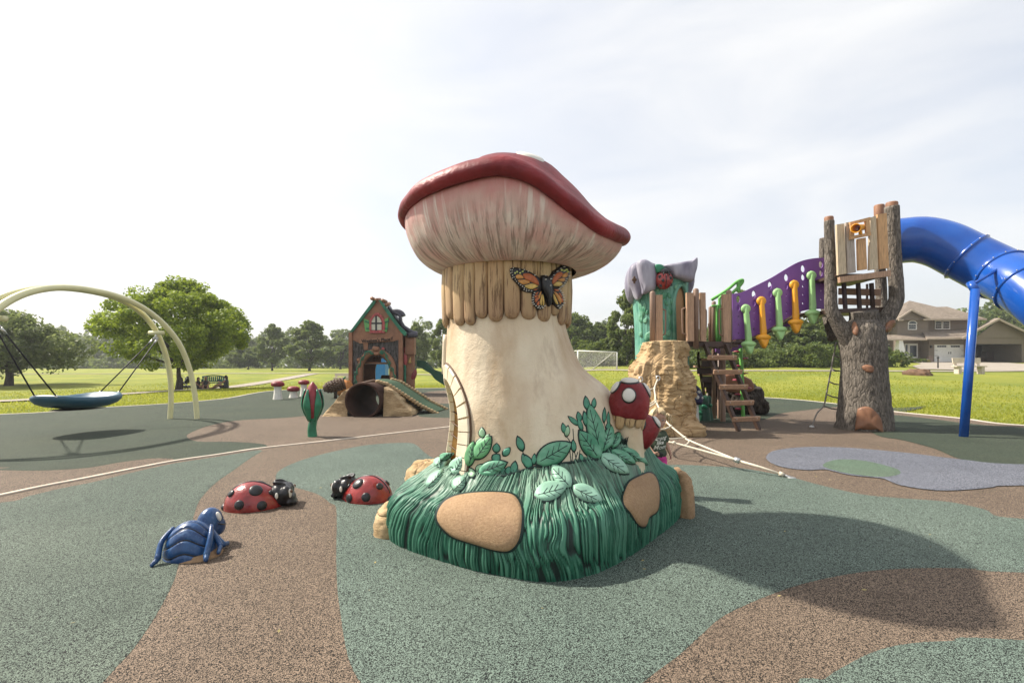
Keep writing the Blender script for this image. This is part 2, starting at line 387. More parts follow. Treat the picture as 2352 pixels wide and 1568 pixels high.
# far green field of the surface, behind seam
far = np.concatenate([[[-24, 2], [-22, 8.5]], (edge_back[:-2] + np.array([0, -.02])), zr_((1900, 60), (1760, 66)), zr_((1500, 62), (1360, 75), (1230, 92), (1150, 120), (1000, 135), (860, 132)),
                      gpts([(1450, 958), (1300, 958), (1100, 958)]), zl((2060, 112), (1940, 108), (1890, 98), (1500, 98), (1300, 112), (1080, 125), (950, 150), (870, 180), (850, 200), (900, 222), (1050, 223), (1190, 232),
                      (1215, 246), (1150, 256), (1000, 279), (830, 303), (800, 298), (700, 297), (550, 315), (400, 340), (200, 352), (0, 350), (-300, 345)), [[-16, 4.5]]])
sheet('rubber_patch', far, .004, M['r_far'])
near_l = np.concatenate([zl((1195, 262), (1130, 305), (1060, 355), (980, 410), (910, 480), (880, 540), (850, 640), (800, 780), (770, 870), (700, 1000), (600, 1150), (500, 1260), (400, 1370), (200, 1600)),
                         [[-2.2, .6], [-5, .5], [-8.5, 1.5], [-7.6, 3.3], [-6.1, 4.25]], zl((0, 505), (150, 470), (300, 435), (450, 405), (600, 368), (760, 332), (830, 318), (1000, 292), (1100, 276))])
sheet('rubber_patch', near_l, .004, M['r_green'])
mid = np.concatenate([zl((1280, 390), (1300, 350), (1400, 305), (1550, 265), (1700, 237), (1850, 228), (1900, 235), (1940, 270), (1990, 300), (2100, 320)), zr_((300, 330), (740, 330), (900, 335), (1050, 345), (1250, 380), (1400, 420), (1600, 465), (1800, 485), (2000, 500), (2150, 530), (2352, 580)),
                      [[6.5, 4.0], [6.5, 2.9]], zr_((2352, 815), (2200, 800), (2000, 793), (1800, 795), (1600, 810), (1400, 845), (1250, 885), (1100, 940), (950, 1010), (850, 1090), (750, 1180), (640, 1260), (520, 1350), (300, 1500)),
                      zl((1850, 1500), (1700, 1330), (1640, 1230), (1610, 1120), (1590, 1000), (1575, 900), (1565, 750), (1560, 530), (1530, 500), (1470, 460), (1370, 430), (1320, 420))])
sheet('rubber_patch', mid, .004, M['r_teal'])
sheet('rubber_patch', np.concatenate([zr_((1380, 1420), (1470, 1330), (1560, 1270), (1700, 1200), (1850, 1165), (2050, 1152), (2352, 1148)), [[4.6, 2.0], [4.6, .8], [1.2, .8]]]), .004, M['r_teal'])
sheet('rubber_patch', np.concatenate([zr_((1690, 195), (1800, 215), (1950, 255), (2080, 305), (2352, 350)), [[13, 6.2], [14, 8.8]], zr_((2352, 158), (2100, 140), (1900, 115), (1750, 100), (1700, 105), (1640, 150))]), .008, M['r_far'])
sheet('rubber_patch', np.concatenate([zr_((1180, 290), (1220, 265), (1350, 250), (1550, 253), (1800, 275), (2050, 305), (2352, 330)), [[9.5, 6.6], [9.6, 5.6]], zr_((2352, 422), (2200, 430), (2100, 440), (1950, 445), (1800, 425), (1720, 395), (1650, 385), (1550, 375), (1440, 350), (1350, 352), (1250, 340), (1190, 315))]), .012, M['r_blue'])
sheet('rubber_patch', zr_((1440, 335), (1500, 310), (1620, 315), (1740, 345), (1770, 362), (1760, 375), (1700, 385), (1600, 378), (1500, 360)), .016, M['r_mint'])
sheet('rubber_patch', gpts([(985, 900), (1040, 897), (1075, 905), (1080, 918), (1040, 926), (990, 925), (950, 915)]), .008, M['r_brown'])
sp = cr(np.concatenate([zl((-300, 528), (0, 470), (200, 428), (400, 390), (600, 350), (800, 312), (1000, 283), (1200, 253), (1500, 220), (1800, 185), (2060, 155)), gpts([(1120, 968), (1250, 956)])]), 8)
tn = np.gradient(sp, axis=0); tn /= np.linalg.norm(tn, axis=1)[:, None]; no = np.stack([-tn[:, 1], tn[:, 0]], 1)
wv = (.030 + .010 * fbm(np.stack([np.arange(len(sp)) * .6, np.zeros(len(sp)), np.zeros(len(sp))], 1), 2, 5))[:, None]
z1 = np.full((len(sp), 1), .014); z0 = np.full((len(sp), 1), .001)
tag(add('seam_strip', grid(np.stack([np.concatenate([sp - no * wv, z0], 1), np.concatenate([sp - no * wv, z1], 1), np.concatenate([sp + no * wv, z1], 1), np.concatenate([sp + no * wv, z0], 1)], 1)[:, ::-1]), M['seam'], smooth=False), kind='structure')
def ribbon(name, pts, w, m, dz=.05, n=30):
    p = cr(pts, n); tn = np.gradient(p, axis=0); tn /= np.linalg.norm(tn, axis=1)[:, None]; no = np.stack([-tn[:, 1], tn[:, 0]], 1); rows = []
    for s in np.linspace(-1, 1, 5):
        q = p + no * w * .5 * s; rows.append(np.concatenate([q, (terr(q) + dz)[:, None]], 1))
    tag(add(name, grid(np.stack(rows[::-1], 1)), m), kind='structure')
M['drive'] = paint('driveway_concrete', (.33, .29, .24), .9, .12, 2., .2, 60., .2)
ribbon('path', [(-27, 6), (-22, 14), (-20.4, 18.5), (-19.8, 24), (-20, 28), (-20.8, 36), (-22.5, 46), (-26, 63)], 1.5, M['drive'], .05)
ribbon('path', [(-120, 58), (-60, 64), (-30, 66), (-8, 58), (6, 44), (16, 40.5), (27, 40), (40, 41), (60, 44)], 2.0, M['drive'], .05)
ribbon('driveway', [(42., 41.2), (47, 48), (55.5, 57), (61, 66.4)], 10.5, M['drive'], .07, 12)
# grass blades along and beyond edging
N = 330000; q = np.stack([rng.uniform(-30, 24, N), rng.uniform(8.5, 42, N)], 1)
k = (np.abs(q[:, 0] / q[:, 1]) < 1.15) & ~inside(q, PLAY); q = q[k]; d = pdist(q, PLAY)
k = (d > .13) & (rng.random(len(q)) < np.clip(1.5 * np.exp(-d / 4.), .1, 1)) & ~((np.abs(q[:, 0] + 18) < 0)); q = q[k]; n = len(q); z = terr(q)
a = rng.uniform(0, 6.28, n); hgt = rng.uniform(.025, .06, n) * (1 + .6 * vn(np.stack([q[:, 0], q[:, 1], z * 0], 1) * .7)); wd = .008 + .0007 * np.linalg.norm(q, axis=1)
tip = np.stack([q[:, 0] + rng.normal(0, .03, n), q[:, 1] + rng.normal(0, .03, n), z + hgt], 1)
b0 = np.stack([q[:, 0] - np.cos(a) * wd, q[:, 1] - np.sin(a) * wd, z - .01], 1); b1 = np.stack([q[:, 0] + np.cos(a) * wd, q[:, 1] + np.sin(a) * wd, z - .01], 1)
tag(add('grass', (np.stack([b0, b1, tip], 1).reshape(-1, 3), np.arange(3 * n).reshape(-1, 3)), M['blade'], smooth=False), 'short sunlit grass along the edge of the play surface', 'grass', kind='stuff')

# ---------------------------------------------------------------- giant mushroom
def zt(*z): return [(846.7 + a * .40795, 715 + b * .40795) for a, b in z]
t = MT('mushroom_flesh'); v = t.vec((1, 1, .35)); a = t.noise(3.2, 6, v, .6, .3); b = t.noise(1.3, 4, t.vec((1, 1, .5), loc=(3, 1, 7))); c = t.noise(9., 5, v)
base = t.mix(t.ramp(a, (.35, 0.), (.68, 1.)), (.48, .34, .20), (.74, .63, .46)); base = t.mix(t.ramp(b, (.45, 0.), (.7, .75)), base, (.76, .68, .53))
base = t.mix(t.ramp(c, (.52, 0.), (.75, .3)), base, (.46, .31, .20)); base = t.mix(t.math('MULTIPLY', t.ramp(t.sep(t.c.outputs['Object'])[2], (.45, 1.), (.80, 0.)), .35), base, (.42, .50, .33))
base = t.mix(t.ramp(t.noise(5., 7, t.vec((1, 1, .12)), .7), (.58, 0.), (.72, .5)), base, (.36, .25, .16)); t.bump(t.math('ADD', t.noise(14., 5), t.math('MULTIPLY', t.noise(90., 4), .35)), .35, .025); M['flesh'] = t.done(base, .5, .4)
t = MT('gill_paint'); ph = t.attr('ph'); tt = t.attr('tt'); cmb = t.n('CombineXYZ'); t.put(cmb.inputs[0], ph); t.put(cmb.inputs[1], t.math('MULTIPLY', tt, 1.1)); cv = cmb.outputs[0]
s1 = t.noise(26., 5, t.vec((1, .07, 1), cv), .7); s2 = t.noise(9., 3, t.vec((1, .25, 1), cv)); s3 = t.noise(40., 5, t.vec((1, .12, 1), cv, loc=(4, 2, 0)), .75); bl = t.noise(3.5, 4, t.vec((1, .9, 1), cv, loc=(9, 1, 0)))
base = t.mix(t.ramp(s2, (.35, 0.), (.65, 1.)), (.60, .43, .37), (.76, .64, .55)); base = t.mix(t.math('MULTIPLY', t.ramp(bl, (.42, 0.), (.66, 1.)), .55), base, (.66, .31, .28))
base = t.mix(t.ramp(t.math('ADD', tt, t.math('MULTIPLY', t.math('SUBTRACT', s2, .5), .35)), (.62, 0.), (1., .75)), base, (.48, .09, .10))
wm = t.math('MULTIPLY', t.ramp(t.noise(13., 2, t.vec((1, .05, 1), cv, loc=(2, 7, 0))), (.58, 0.), (.68, 1.)), t.ramp(tt, (.35, 0.), (.6, 1.), (.85, .8), (.97, 0.)))
base = t.mix(t.math('MULTIPLY', wm, .8), base, (.80, .74, .66))
dm = t.math('MULTIPLY', t.ramp(s1, (.50, 0.), (.58, 1.)), t.ramp(tt, (.02, .2), (.12, 1.), (.45, .85), (.8, 0.)))
base = t.mix(t.math('MULTIPLY', dm, .62), base, (.12, .07, .05)); base = t.mix(t.math('MULTIPLY', t.math('MULTIPLY', t.ramp(s3, (.5, 0.), (.7, 1.)), t.ramp(tt, (.1, .8), (.8, 0.))), .55), base, (.27, .18, .13))
base = t.mix(t.ramp(tt, (.955, 0.), (1., 1.)), base, (.05, .015, .015))
t.bump(t.math('ADD', s1, t.math('MULTIPLY', s3, .5)), .5, .03); M['gill'] = t.done(base, .5, .35)
t = MT('cap_red'); a = t.noise(4., 5); b = t.noise(30., 6); base = t.mix(t.ramp(a, (.35, 0.), (.7, 1.)), (.14, .008, .012), (.27, .020, .024)); base = t.mix(t.ramp(t.noise(2., 4), (.55, 0.), (.75, .35)), base, (.33, .07, .08))
base = t.mix(t.ramp(t.attr('cr'), (0., .9), (.25, 0.)), base, (.03, .010, .010)); t.bump(t.math('ADD', t.math('MULTIPLY', a, 1.4), t.math('MULTIPLY', b, .5)), .45, .03); M['cap'] = t.done(base, .5, .4, coat=0.)
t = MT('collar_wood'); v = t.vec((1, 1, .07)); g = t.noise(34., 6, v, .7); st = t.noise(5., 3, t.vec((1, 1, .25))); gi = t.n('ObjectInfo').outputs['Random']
base = t.mix(t.ramp(st, (.35, 0.), (.7, 1.)), (.50, .35, .18), (.62, .49, .27)); base = t.mix(t.math('MULTIPLY', gi, .45), base, (.44, .25, .14)); base = t.mix(t.ramp(g, (.52, 0.), (.60, .85)), base, (.11, .06, .025))
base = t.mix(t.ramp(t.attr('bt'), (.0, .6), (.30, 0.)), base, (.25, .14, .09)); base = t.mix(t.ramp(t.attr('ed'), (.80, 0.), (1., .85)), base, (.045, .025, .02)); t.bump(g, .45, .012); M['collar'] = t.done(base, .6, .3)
t = MT('mound_grass'); st = t.attr('st'); a = t.noise(2.2, 4); b = t.noise(14., 5); zz = t.sep(t.c.outputs['Object'])[2]
base = t.mix(t.ramp(a, (.35, 0.), (.68, 1.)), (.008, .075, .044), (.018, .120, .070)); base = t.mix(t.math('MULTIPLY', t.ramp(b, (.4, 0.), (.7, 1.)), .45), base, (.055, .20, .125))
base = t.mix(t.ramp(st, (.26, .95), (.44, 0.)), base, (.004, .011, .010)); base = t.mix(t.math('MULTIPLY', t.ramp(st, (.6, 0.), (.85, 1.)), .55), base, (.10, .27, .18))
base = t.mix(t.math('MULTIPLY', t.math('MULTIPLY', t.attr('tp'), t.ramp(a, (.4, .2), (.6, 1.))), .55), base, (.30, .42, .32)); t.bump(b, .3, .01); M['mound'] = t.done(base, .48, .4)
t = MT('sculpted_leaf'); a = t.noise(7., 4); base = t.mix(t.ramp(a, (.35, 0.), (.7, 1.)), (.05, .225, .125), (.20, .43, .29)); t.bump(t.noise(40., 5), .3, .01); M['sleaf'] = t.done(base, .45, .4)
M['sleaf2'] = paint('pale_sculpted_leaf', (.27, .47, .35), .45, .22, 7.)
M['sleaf3'] = paint('fresh_sculpted_leaf', (.13, .34, .16), .45, .35, 7.)
M['dkgreen'] = paint('dark_outline_paint', (.008, .026, .022), .5, .2)
M['pleaf'] = paint('painted_leaf', (.075, .26, .17), .5, .35, 12., .1)
M['pleaf2'] = paint('painted_light_leaf', (.30, .48, .30), .5, .25, 12., .1)
t = MT('sand_patch'); a = t.noise(60., 5, rough=.8); b = t.noise(4., 4); base = t.mix(t.ramp(a, (.3, 0.), (.7, 1.)), (.27, .165, .085), (.44, .295, .17)); base = t.mix(t.ramp(b, (.45, 0.), (.72, .6)), base, (.26, .16, .10)); t.bump(a, .6, .012); M['sand'] = t.done(base, .75, .3)
t = MT('yellow_rock'); a = t.noise(3., 6, rough=.65); b = t.noise(12., 6, t.vec((1, 1, 2.6)), .7); base = t.mix(t.ramp(a, (.35, 0.), (.68, 1.)), (.36, .24, .115), (.54, .40, .23)); base = t.mix(t.ramp(b, (.56, 0.), (.70, .6)), base, (.20, .115, .055))
base = t.mix(t.ramp(t.attr('cv'), (.0, .9), (.35, 0.)), base, (.10, .055, .028)); base = t.mix(t.ramp(t.noise(1.4, 3), (.5, 0.), (.7, .5)), base, (.46, .29, .16)); ck = t.voro(1.7, t.vec((1., 1., 2.2), t.c.outputs['Object'], loc=(1, 2, 3)), 'DISTANCE_TO_EDGE', 'Distance'); ck2 = t.voro(6.5, t.vec((1., 1., 3.4)), 'DISTANCE_TO_EDGE', 'Distance'); base = t.mix(t.ramp(ck, (.0, .6), (.014, 0.)), base, (.09, .05, .025)); t.bump(t.math('ADD', t.math('ADD', b, a), t.math('MULTIPLY', t.ramp(ck, (0., 0.), (.03, 1.)), .5)), .7, .04); M['rock'] = t.done(base, .75, .25)
M['white'] = paint('white_paint', (.66, .64, .58), .5, .08, 9.)
M['black'] = paint('black_paint', (.012, .012, .014), .35, .3, 9., .15, coat=.2)
M['innerwood'] = paint('inner_wood_paint', (.46, .27, .09), .55, .3, 5.)
M['brickcream'] = paint('cream_brick', (.72, .63, .47), .5, .1, 6.)

mush = thing('giant_mushroom', 'giant climbable mushroom sculpture with red cap, cream stalk and green grassy base', 'mushroom sculpture', (.2, 4.3, 0))
AX, AY = -.01, 4.22
# stalk, open at its left side by a doorway
Zk = np.array([.20, .5, .8, 1.0, 1.16, 1.24, 1.31, 1.5, 1.7, 2.25])
Lk = np.interp; Lx = np.array([-.66, -.60, -.56, -.55, -.56, -.565, -.57, -.565, -.555, -.57]); Rx = np.array([1.18, 1.13, 1.04, .95, .85, .745, .635, .54, .475, .50]); Bk = np.array([.80, .75, .69, .66, .62, .60, .58, .545, .51, .53])
def stalk(ph, z, o=0.):
    L, Rr, B = np.interp(z, Zk, Lx), np.interp(z, Zk, Rx), np.interp(z, Zk, Bk)
    k = np.ones(5) / 5
    cx = np.where(np.cos(ph) > 0, 0, 0); x = np.where(np.cos(ph) > 0, Rr, -L) * np.sign(np.cos(ph)) * np.abs(np.cos(ph)) ** .92
    y = B * np.sign(np.sin(ph)) * np.abs(np.sin(ph)) ** .95; r = 1 + o / .6
    w = 1 + .022 * (fbm(np.stack([np.cos(ph) * 2 + 5, np.sin(ph) * 2, z * 1.2], -1), 3, 11) - .5) * 2
    return np.stack([AX + x * r * w, AY + y * r * w, z], -1)
zs = np.linspace(.2, 2.25, 90); kz = np.array([np.interp(zs, Zk, q) for q in (Lx, Rx, Bk)])
for i in range(3):
    for _ in range(6): kz[i][1:-1] = .25 * kz[i][:-2] + .5 * kz[i][1:-1] + .25 * kz[i][2:]
Zk, Lx, Rx, Bk = zs, kz[0], kz[1], kz[2]
DC, DW, DZ0, DZT = R(197), R(30), .38, 1.24
def indoor(ph, z, g=0.):
    d = (ph - DC) / (DW + g); zz = (z - (DZT - .42)) / (.42 + g * .6); return (np.abs(d) < 1) & ((zz < 0) | (d * d + zz * zz < 1))
phs = np.linspace(0, 2 * np.pi, 241)[:-1]; PH, ZZ = np.meshgrid(phs, np.linspace(.2, 2.25, 150), indexing='ij')
pts = stalk(PH, ZZ); v, f = grid(pts, cu=True); fv = v[f].mean(1)
idx = np.arange(pts.shape[0] * pts.shape[1]).reshape(pts.shape[:2]); fph = np.repeat((phs + phs[1] / 2)[:, None], 149, 1).ravel(); fz = np.repeat((ZZ[0, :-1] + .007)[None], 240, 0).ravel()
SB = bvh_of((v, f)); keep = ~indoor(fph, fz)
add('stalk', (v, f[keep][:, ::-1]), M['flesh'], mush)
iv = stalk(PH[::3, ::5], ZZ[::3, ::5], -.13); add('inner_wall', grid(iv, cu=True), M['innerwood'], mush)
# doorway lining and its cream bricks
a = np.linspace(0, np.pi, 25); arc = np.concatenate([[(DC - DW, z) for z in np.linspace(DZ0, DZT - .42, 8)], [(DC - DW * math.cos(q), DZT - .42 + .42 * math.sin(q)) for q in a[1:-1]], [(DC + DW, z) for z in np.linspace(DZT - .42, DZ0, 8)]])
lin = np.stack([stalk(arc[:, 0], arc[:, 1], o) for o in (.015, -.05, -.14, -.22)], 1); add('door_lining', grid(lin), M['innerwood'], mush)
L = np.concatenate([[0], np.cumsum(np.hypot(np.diff(arc[:, 0]) * .6, np.diff(arc[:, 1])))]); nb = 22
for k in range(nb):
    s = np.linspace(L[-1] * k / nb + .004, L[-1] * (k + 1) / nb - .004, 5); q = np.stack([np.interp(s, L, arc[:, 0]), np.interp(s, L, arc[:, 1])], 1)
    tn = np.gradient(q, axis=0) * np.array([.6, 1]); tn /= np.linalg.norm(tn, axis=1)[:, None]; no = np.stack([-tn[:, 1] / .6, tn[:, 0]], 1); rows = []
    for w, o in ((-.005, -.03), (-.005, .016), (.008, .024), (.112, .024), (.126, .014), (.126, -.02)): qq = q + no * w; rows.append(stalk(qq[:, 0], qq[:, 1], o))
    g = np.stack(rows, 1); vv, ff = grid(g); n5 = len(rows); ff = [list(x) for x in ff] + [list(range(n5))[::-1], list(range(4 * n5, 5 * n5))]
    add('brick', (vv, ff), M['brickcream'], mush, smooth=False)
qq = np.stack([arc[:, 0], arc[:, 1]], 1); tn = np.gradient(qq, axis=0) * np.array([.6, 1]); tn /= np.linalg.norm(tn, axis=1)[:, None]; qq = qq + np.stack([-tn[:, 1] / .6, tn[:, 0]], 1) * .130
M['brownline'] = paint('brown_line', (.10, .05, .025), .6, .2)
add('arch_outline', tube(stalk(qq[:, 0], qq[:, 1], .008), .009, 6), M['brownline'], mush)
# slanted painted joints on the far jamb
for z in np.arange(.45, 1.15, .105):
    add('painted_joint', tube(np.array([stalk(np.array(DC - DW + .02), np.array(z + .07), -.01), stalk(np.array(DC - DW + .06), np.array(z + .03), -.09), stalk(np.array(DC - DW + .2), np.array(z), -.122)]), .006, 5), M['brownline'], mush)
add('brick_panel', merge([tube(stalk(np.full(6, R(186)), np.linspace(1.28, 1.62, 6), .006), .03, 8)]), M['brickcream'], mush)
# cap: painted gills below, rolled red rim and dome above
KA = np.array([-180, -150, -120, -95, -83, -69, -49, -27, 0, 40, 90, 140, 180]); KZ = np.array([2.56, 2.595, 2.62, 2.67, 2.61, 2.46, 2.32, 2.33, 2.42, 2.6, 2.7, 2.62, 2.57])
pf = np.arange(-180, 180, .5); zf = np.interp(pf, KA, KZ)
for _ in range(140): zf = .25 * np.roll(zf, 1) + .5 * zf + .25 * np.roll(zf, -1)
def zrim(ph): return np.interp((np.degrees(ph) + 180) % 360 - 180, np.append(pf, 180), np.append(zf, zf[0]))
CXc, CYc = .012, 4.2
GPF = cr(np.stack([[.545, .615, .745, .845, .905, .93, .925], [0, .005, .14, .37, .66, .90, 1.0], [0, .08, .25, .45, .7, .9, 1.]], 1), 12)
def gill(ph, tt):
    zr = zrim(ph); z0 = 2.155; r = np.interp(tt, GPF[:, 2], GPF[:, 0]); z = z0 + (zr - z0) * np.interp(tt, GPF[:, 2], GPF[:, 1])
    return r, z
ph = np.linspace(-np.pi, np.pi, 721)[:-1]; tt = np.linspace(0, 1, 46); PH, TT = np.meshgrid(ph, tt, indexing='ij'); r, z = gill(PH, TT)
r = r + .010 * (vn(np.stack([PH * 14, TT * .8, PH * 0], -1), 5) - .5) * np.sin(np.pi * TT) + .005 * (vn(np.stack([PH * 46, TT, PH * 0], -1), 6) - .5) * np.sin(np.pi * TT); sx = 1.0
v, f = grid(np.stack([CXc + r * np.cos(PH), CYc + r * np.sin(PH), z], -1), cu=True)
add('gills', (v, f), M['gill'], mush, attrs={'ph': PH.ravel() * 1.3, 'tt': TT.ravel()})
cc = np.array([(.918, -.01), (.955, -.020), (.985, .0), (1.0, .036), (.985, .08), (.945, .118), (.88, .15), (.79, .19), (.68, .26), (.52, .37), (.36, .49), (.2, .57), (.08, .60), (.004, .605)])
cs = cr(cc, 4); tp = np.linspace(0, 1, len(cs)); ph = np.linspace(-np.pi, np.pi, 241)[:-1]; PH, _ = np.meshgrid(ph, tp, indexing='ij'); Rr = np.repeat(cs[None, :, 0], 240, 0); Hh = np.repeat(cs[None, :, 1], 240, 0)
zc = 2.57; wr = ss(.25, .95, Rr); z = lerp(zc, zrim(PH), wr) + Hh + .035 * np.sin(PH * 2 + 1.) * (1 - wr) * np.clip(Rr * 2, 0, 1); Rw = Rr * (1 + .012 * np.sin(3 * PH + .6))
nn = (fbm(np.stack([Rw * np.cos(PH) * 3, Rw * np.sin(PH) * 3, z * 3], -1), 3, 8) - .5) * .03
cpts = np.stack([CXc + (Rw + nn) * np.cos(PH), CYc + (Rw + nn) * np.sin(PH), z + nn * .6], -1)
v, f = grid(cpts, cu=True); CAPB = bvh_of((v, f)); add('cap', (v, f), M['cap'], mush, attrs={'cr': np.repeat(tp[None] * 3.5, 240, 0).ravel()})
# white spots lying on the dome
def dome(x, y): h = CAPB.ray_cast(Vector((CXc + x, CYc + y, 5)), Vector((0, 0, -1))); return np.array(h[0]), np.array(h[1])
for (x, y, r0) in ((.14, -.20, .12), (-.45, .1, .16), (.45, .25, .15), (-.1, .55, .15), (-.35, -.5, .10)):
    aa = np.linspace(0, 2 * np.pi, 21)[:-1]; V = []
    for s, h in ((1, -.01), (.96, .012), (.7, .02)): V += [dome(x + r0 * s * math.cos(q), y + r0 * s * math.sin(q) * .9)[0] + np.array([0, 0, h]) for q in aa]
    V.append(dome(x, y)[0] + np.array([0, 0, .022])); ff = [[k * 20 + i, k * 20 + (i + 1) % 20, k * 20 + 20 + (i + 1) % 20, k * 20 + 20 + i] for k in (0, 1) for i in range(20)] + [[40 + i, 40 + (i + 1) % 20, 60] for i in range(20)]
    add('spot', (np.array(V), ff), M['white'], mush)
# collar of rounded planks
def ring(ph, z, o): # collar surface
    r = np.interp(z, [1.6, 1.75, 2.0, 2.2], [.53, .535, .545, .555]) + o
    return np.stack([AX - .035 + r * np.cos(ph) * 1.0, AY + r * np.sin(ph) * .985, z + 0 * ph], -1)
rr = random.Random(4); edges = [0.]
while edges[-1] < 2 * math.pi - .12: edges.append(edges[-1] + rr.uniform(.17, .27))
edges = np.array(edges) * 2 * math.pi / edges[-1]; botz = []
for k in range(len(edges) - 1):
    a0, a1 = edges[k], edges[k + 1]; zb = 1.70 + rr.uniform(-.035, .05); wd = (a1 - a0); U = np.linspace(0, 1, 11); rows = []; ed = []; bt = []
    for jv, v_ in enumerate(np.concatenate([np.linspace(0, 1, 9) ** 1.6 * .25, np.linspace(.3, 1, 10)])):
        row = []
        for u_ in U:
            e_ = abs(2 * u_ - 1); zlo = zb + wd * .55 * .5 * (1 - math.sqrt(max(0, 1 - e_ ** 2.2))) * 1.05; z_ = lerp(zlo, 2.20, v_)
            o_ = .030 * (1 - e_ ** 4) ** .5 * min(1, .35 + v_ * 9) if v_ > 0 else -.015
            o_ *= lerp(1, .35, max(0, (v_ - .6) / .4)); row.append(ring(np.array(a0 + wd * u_), np.array(z_), o_ + .0)); ed.append(e_ * lerp(1, .86, min(1, v_ * 1.3)) if v_ > .001 else 1.); bt.append(z_ - zlo)
        rows.append(row)
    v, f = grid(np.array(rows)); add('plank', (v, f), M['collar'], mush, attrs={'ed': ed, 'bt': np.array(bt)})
# mound
MC = np.array([.30, 4.30]); FT = np.array([(-.99, 3.86), (-.84, 3.58), (-.37, 3.23), (0, 3.05), (.257, 2.99), (.56, 3.12), (.86, 3.42), (1.16, 3.80), (1.42, 4.15), (1.58, 4.5), (1.52, 4.80), (1.15, 5.05), (.8, 5.35), (.2, 5.45), (-.4, 5.3), (-.85, 4.95), (-.98, 4.55), (-1.0, 4.2)])
ft = cr(FT, 10, True) - MC; fa = np.arctan2(ft[:, 1], ft[:, 0]); o = np.argsort(fa); fa, fr = fa[o], np.hypot(*ft.T)[o]
def foot(th): return np.interp(th, np.concatenate([fa - 2 * np.pi, fa, fa + 2 * np.pi]), np.tile(fr, 3))
def inner(th):
    q = stalk(np.linspace(-np.pi, np.pi, 400), np.full(400, .5), -.05)[:, :2] - MC; a = np.arctan2(q[:, 1], q[:, 0]); o = np.argsort(a); return np.interp(th, a[o], np.hypot(*q.T)[o])
MPF = [np.linspace(0, 1, 81)] + [np.interp(np.linspace(0, 1, 81), [0, .12, .30, .48, .62, .8, 1.], q) for q in ([0, .30, .66, .90, .98, 1.0, 1.0], [0, -.04, -.02, .12, .34, .66, 1.05])]
for _ in range(40):
    for q in MPF[1:]: q[1:-1] = .25 * q[:-2] + .5 * q[1:-1] + .25 * q[2:]
def mound(th, t, rel=True):
    Fo, In = foot(th), inner(th); thd = np.degrees(th)
    zt_ = np.interp(thd, [-180, -150, -120, -90, -60, -35, -10, 20, 60, 120, 180], [.55, .56, .60, .63, .70, .84, .88, .72, .55, .5, .55])
    zl_ = np.interp(thd, [-180, -150, -120, -90, -60, -30, 0, 30, 90, 180], [.36, .40, .44, .44, .43, .44, .46, .42, .35, .36])
    hz = np.interp(t, MPF[0], MPF[1]) * zl_; hz = hz + (zt_ - zl_) * ss(.55, 1., t) - .02 * (1 - t)
    rb = np.interp(t, MPF[0], MPF[2]); lob = .06 * (fbm(np.stack([th * 2.2, t * 1.5, th * 0], -1), 2, 21) - .5)
    r = lerp(Fo, In, rb) + lob * (1 - t) * ss(0, .1, t); z = hz + lob * .5 * ss(0, .3, t)
    return r, z
def mpt(r, th, z): return np.stack([MC[0] + r * np.cos(th), MC[1] + r * np.sin(th), z], -1)
TH, T_ = np.meshgrid(np.linspace(-np.pi, np.pi, 241)[:-1], np.linspace(0, 1, 40), indexing='ij'); r, z = mound(TH, T_); MB0 = grid(mpt(r, TH, z), cu=True); MB = bvh_of(MB0)
NT_ = 2800; TH, T_ = np.meshgrid(np.linspace(-np.pi, np.pi, NT_ + 1)[:-1], np.linspace(0, 1, 64) ** .9, indexing='ij'); r, z = mound(TH, T_)
wp = fbm(np.stack([TH * 2.5, T_ * 2.2, TH * 0], -1), 3, 31); Q = np.stack([TH * 62 + wp * 9 + 4 * T_ * np.sin(TH * 3), T_ * 2.6 + wp * 3, TH * 0], -1)
s1_ = np.clip(np.abs(vn(Q, 41) - .5) * 5.5, 0, 1); s2_ = np.clip(np.abs(vn(Q * np.array([1.7, 1.2, 1]) + 7, 42) - .5) * 4.5, 0, 1); st = .12 + .88 * np.minimum(s1_, .25 + .75 * s2_) * (.6 + .5 * vn(Q * np.array([.5, .5, 1]), 43)); am = .026 * ss(0, .05, T_)
r2 = r + am * (st - .5) * np.where(T_ < .6, 1, .3); z2 = z + am * (st - .5) * ss(.35, .7, T_)
add('grass_mound', grid(mpt(r2, TH, z2), cu=True), M['mound'], mush, attrs={'st': st.ravel(), 'tp': ss(.5, .8, T_).ravel()})
BODY = bvh_of(merge([MB0, (grid(pts, cu=True))]))
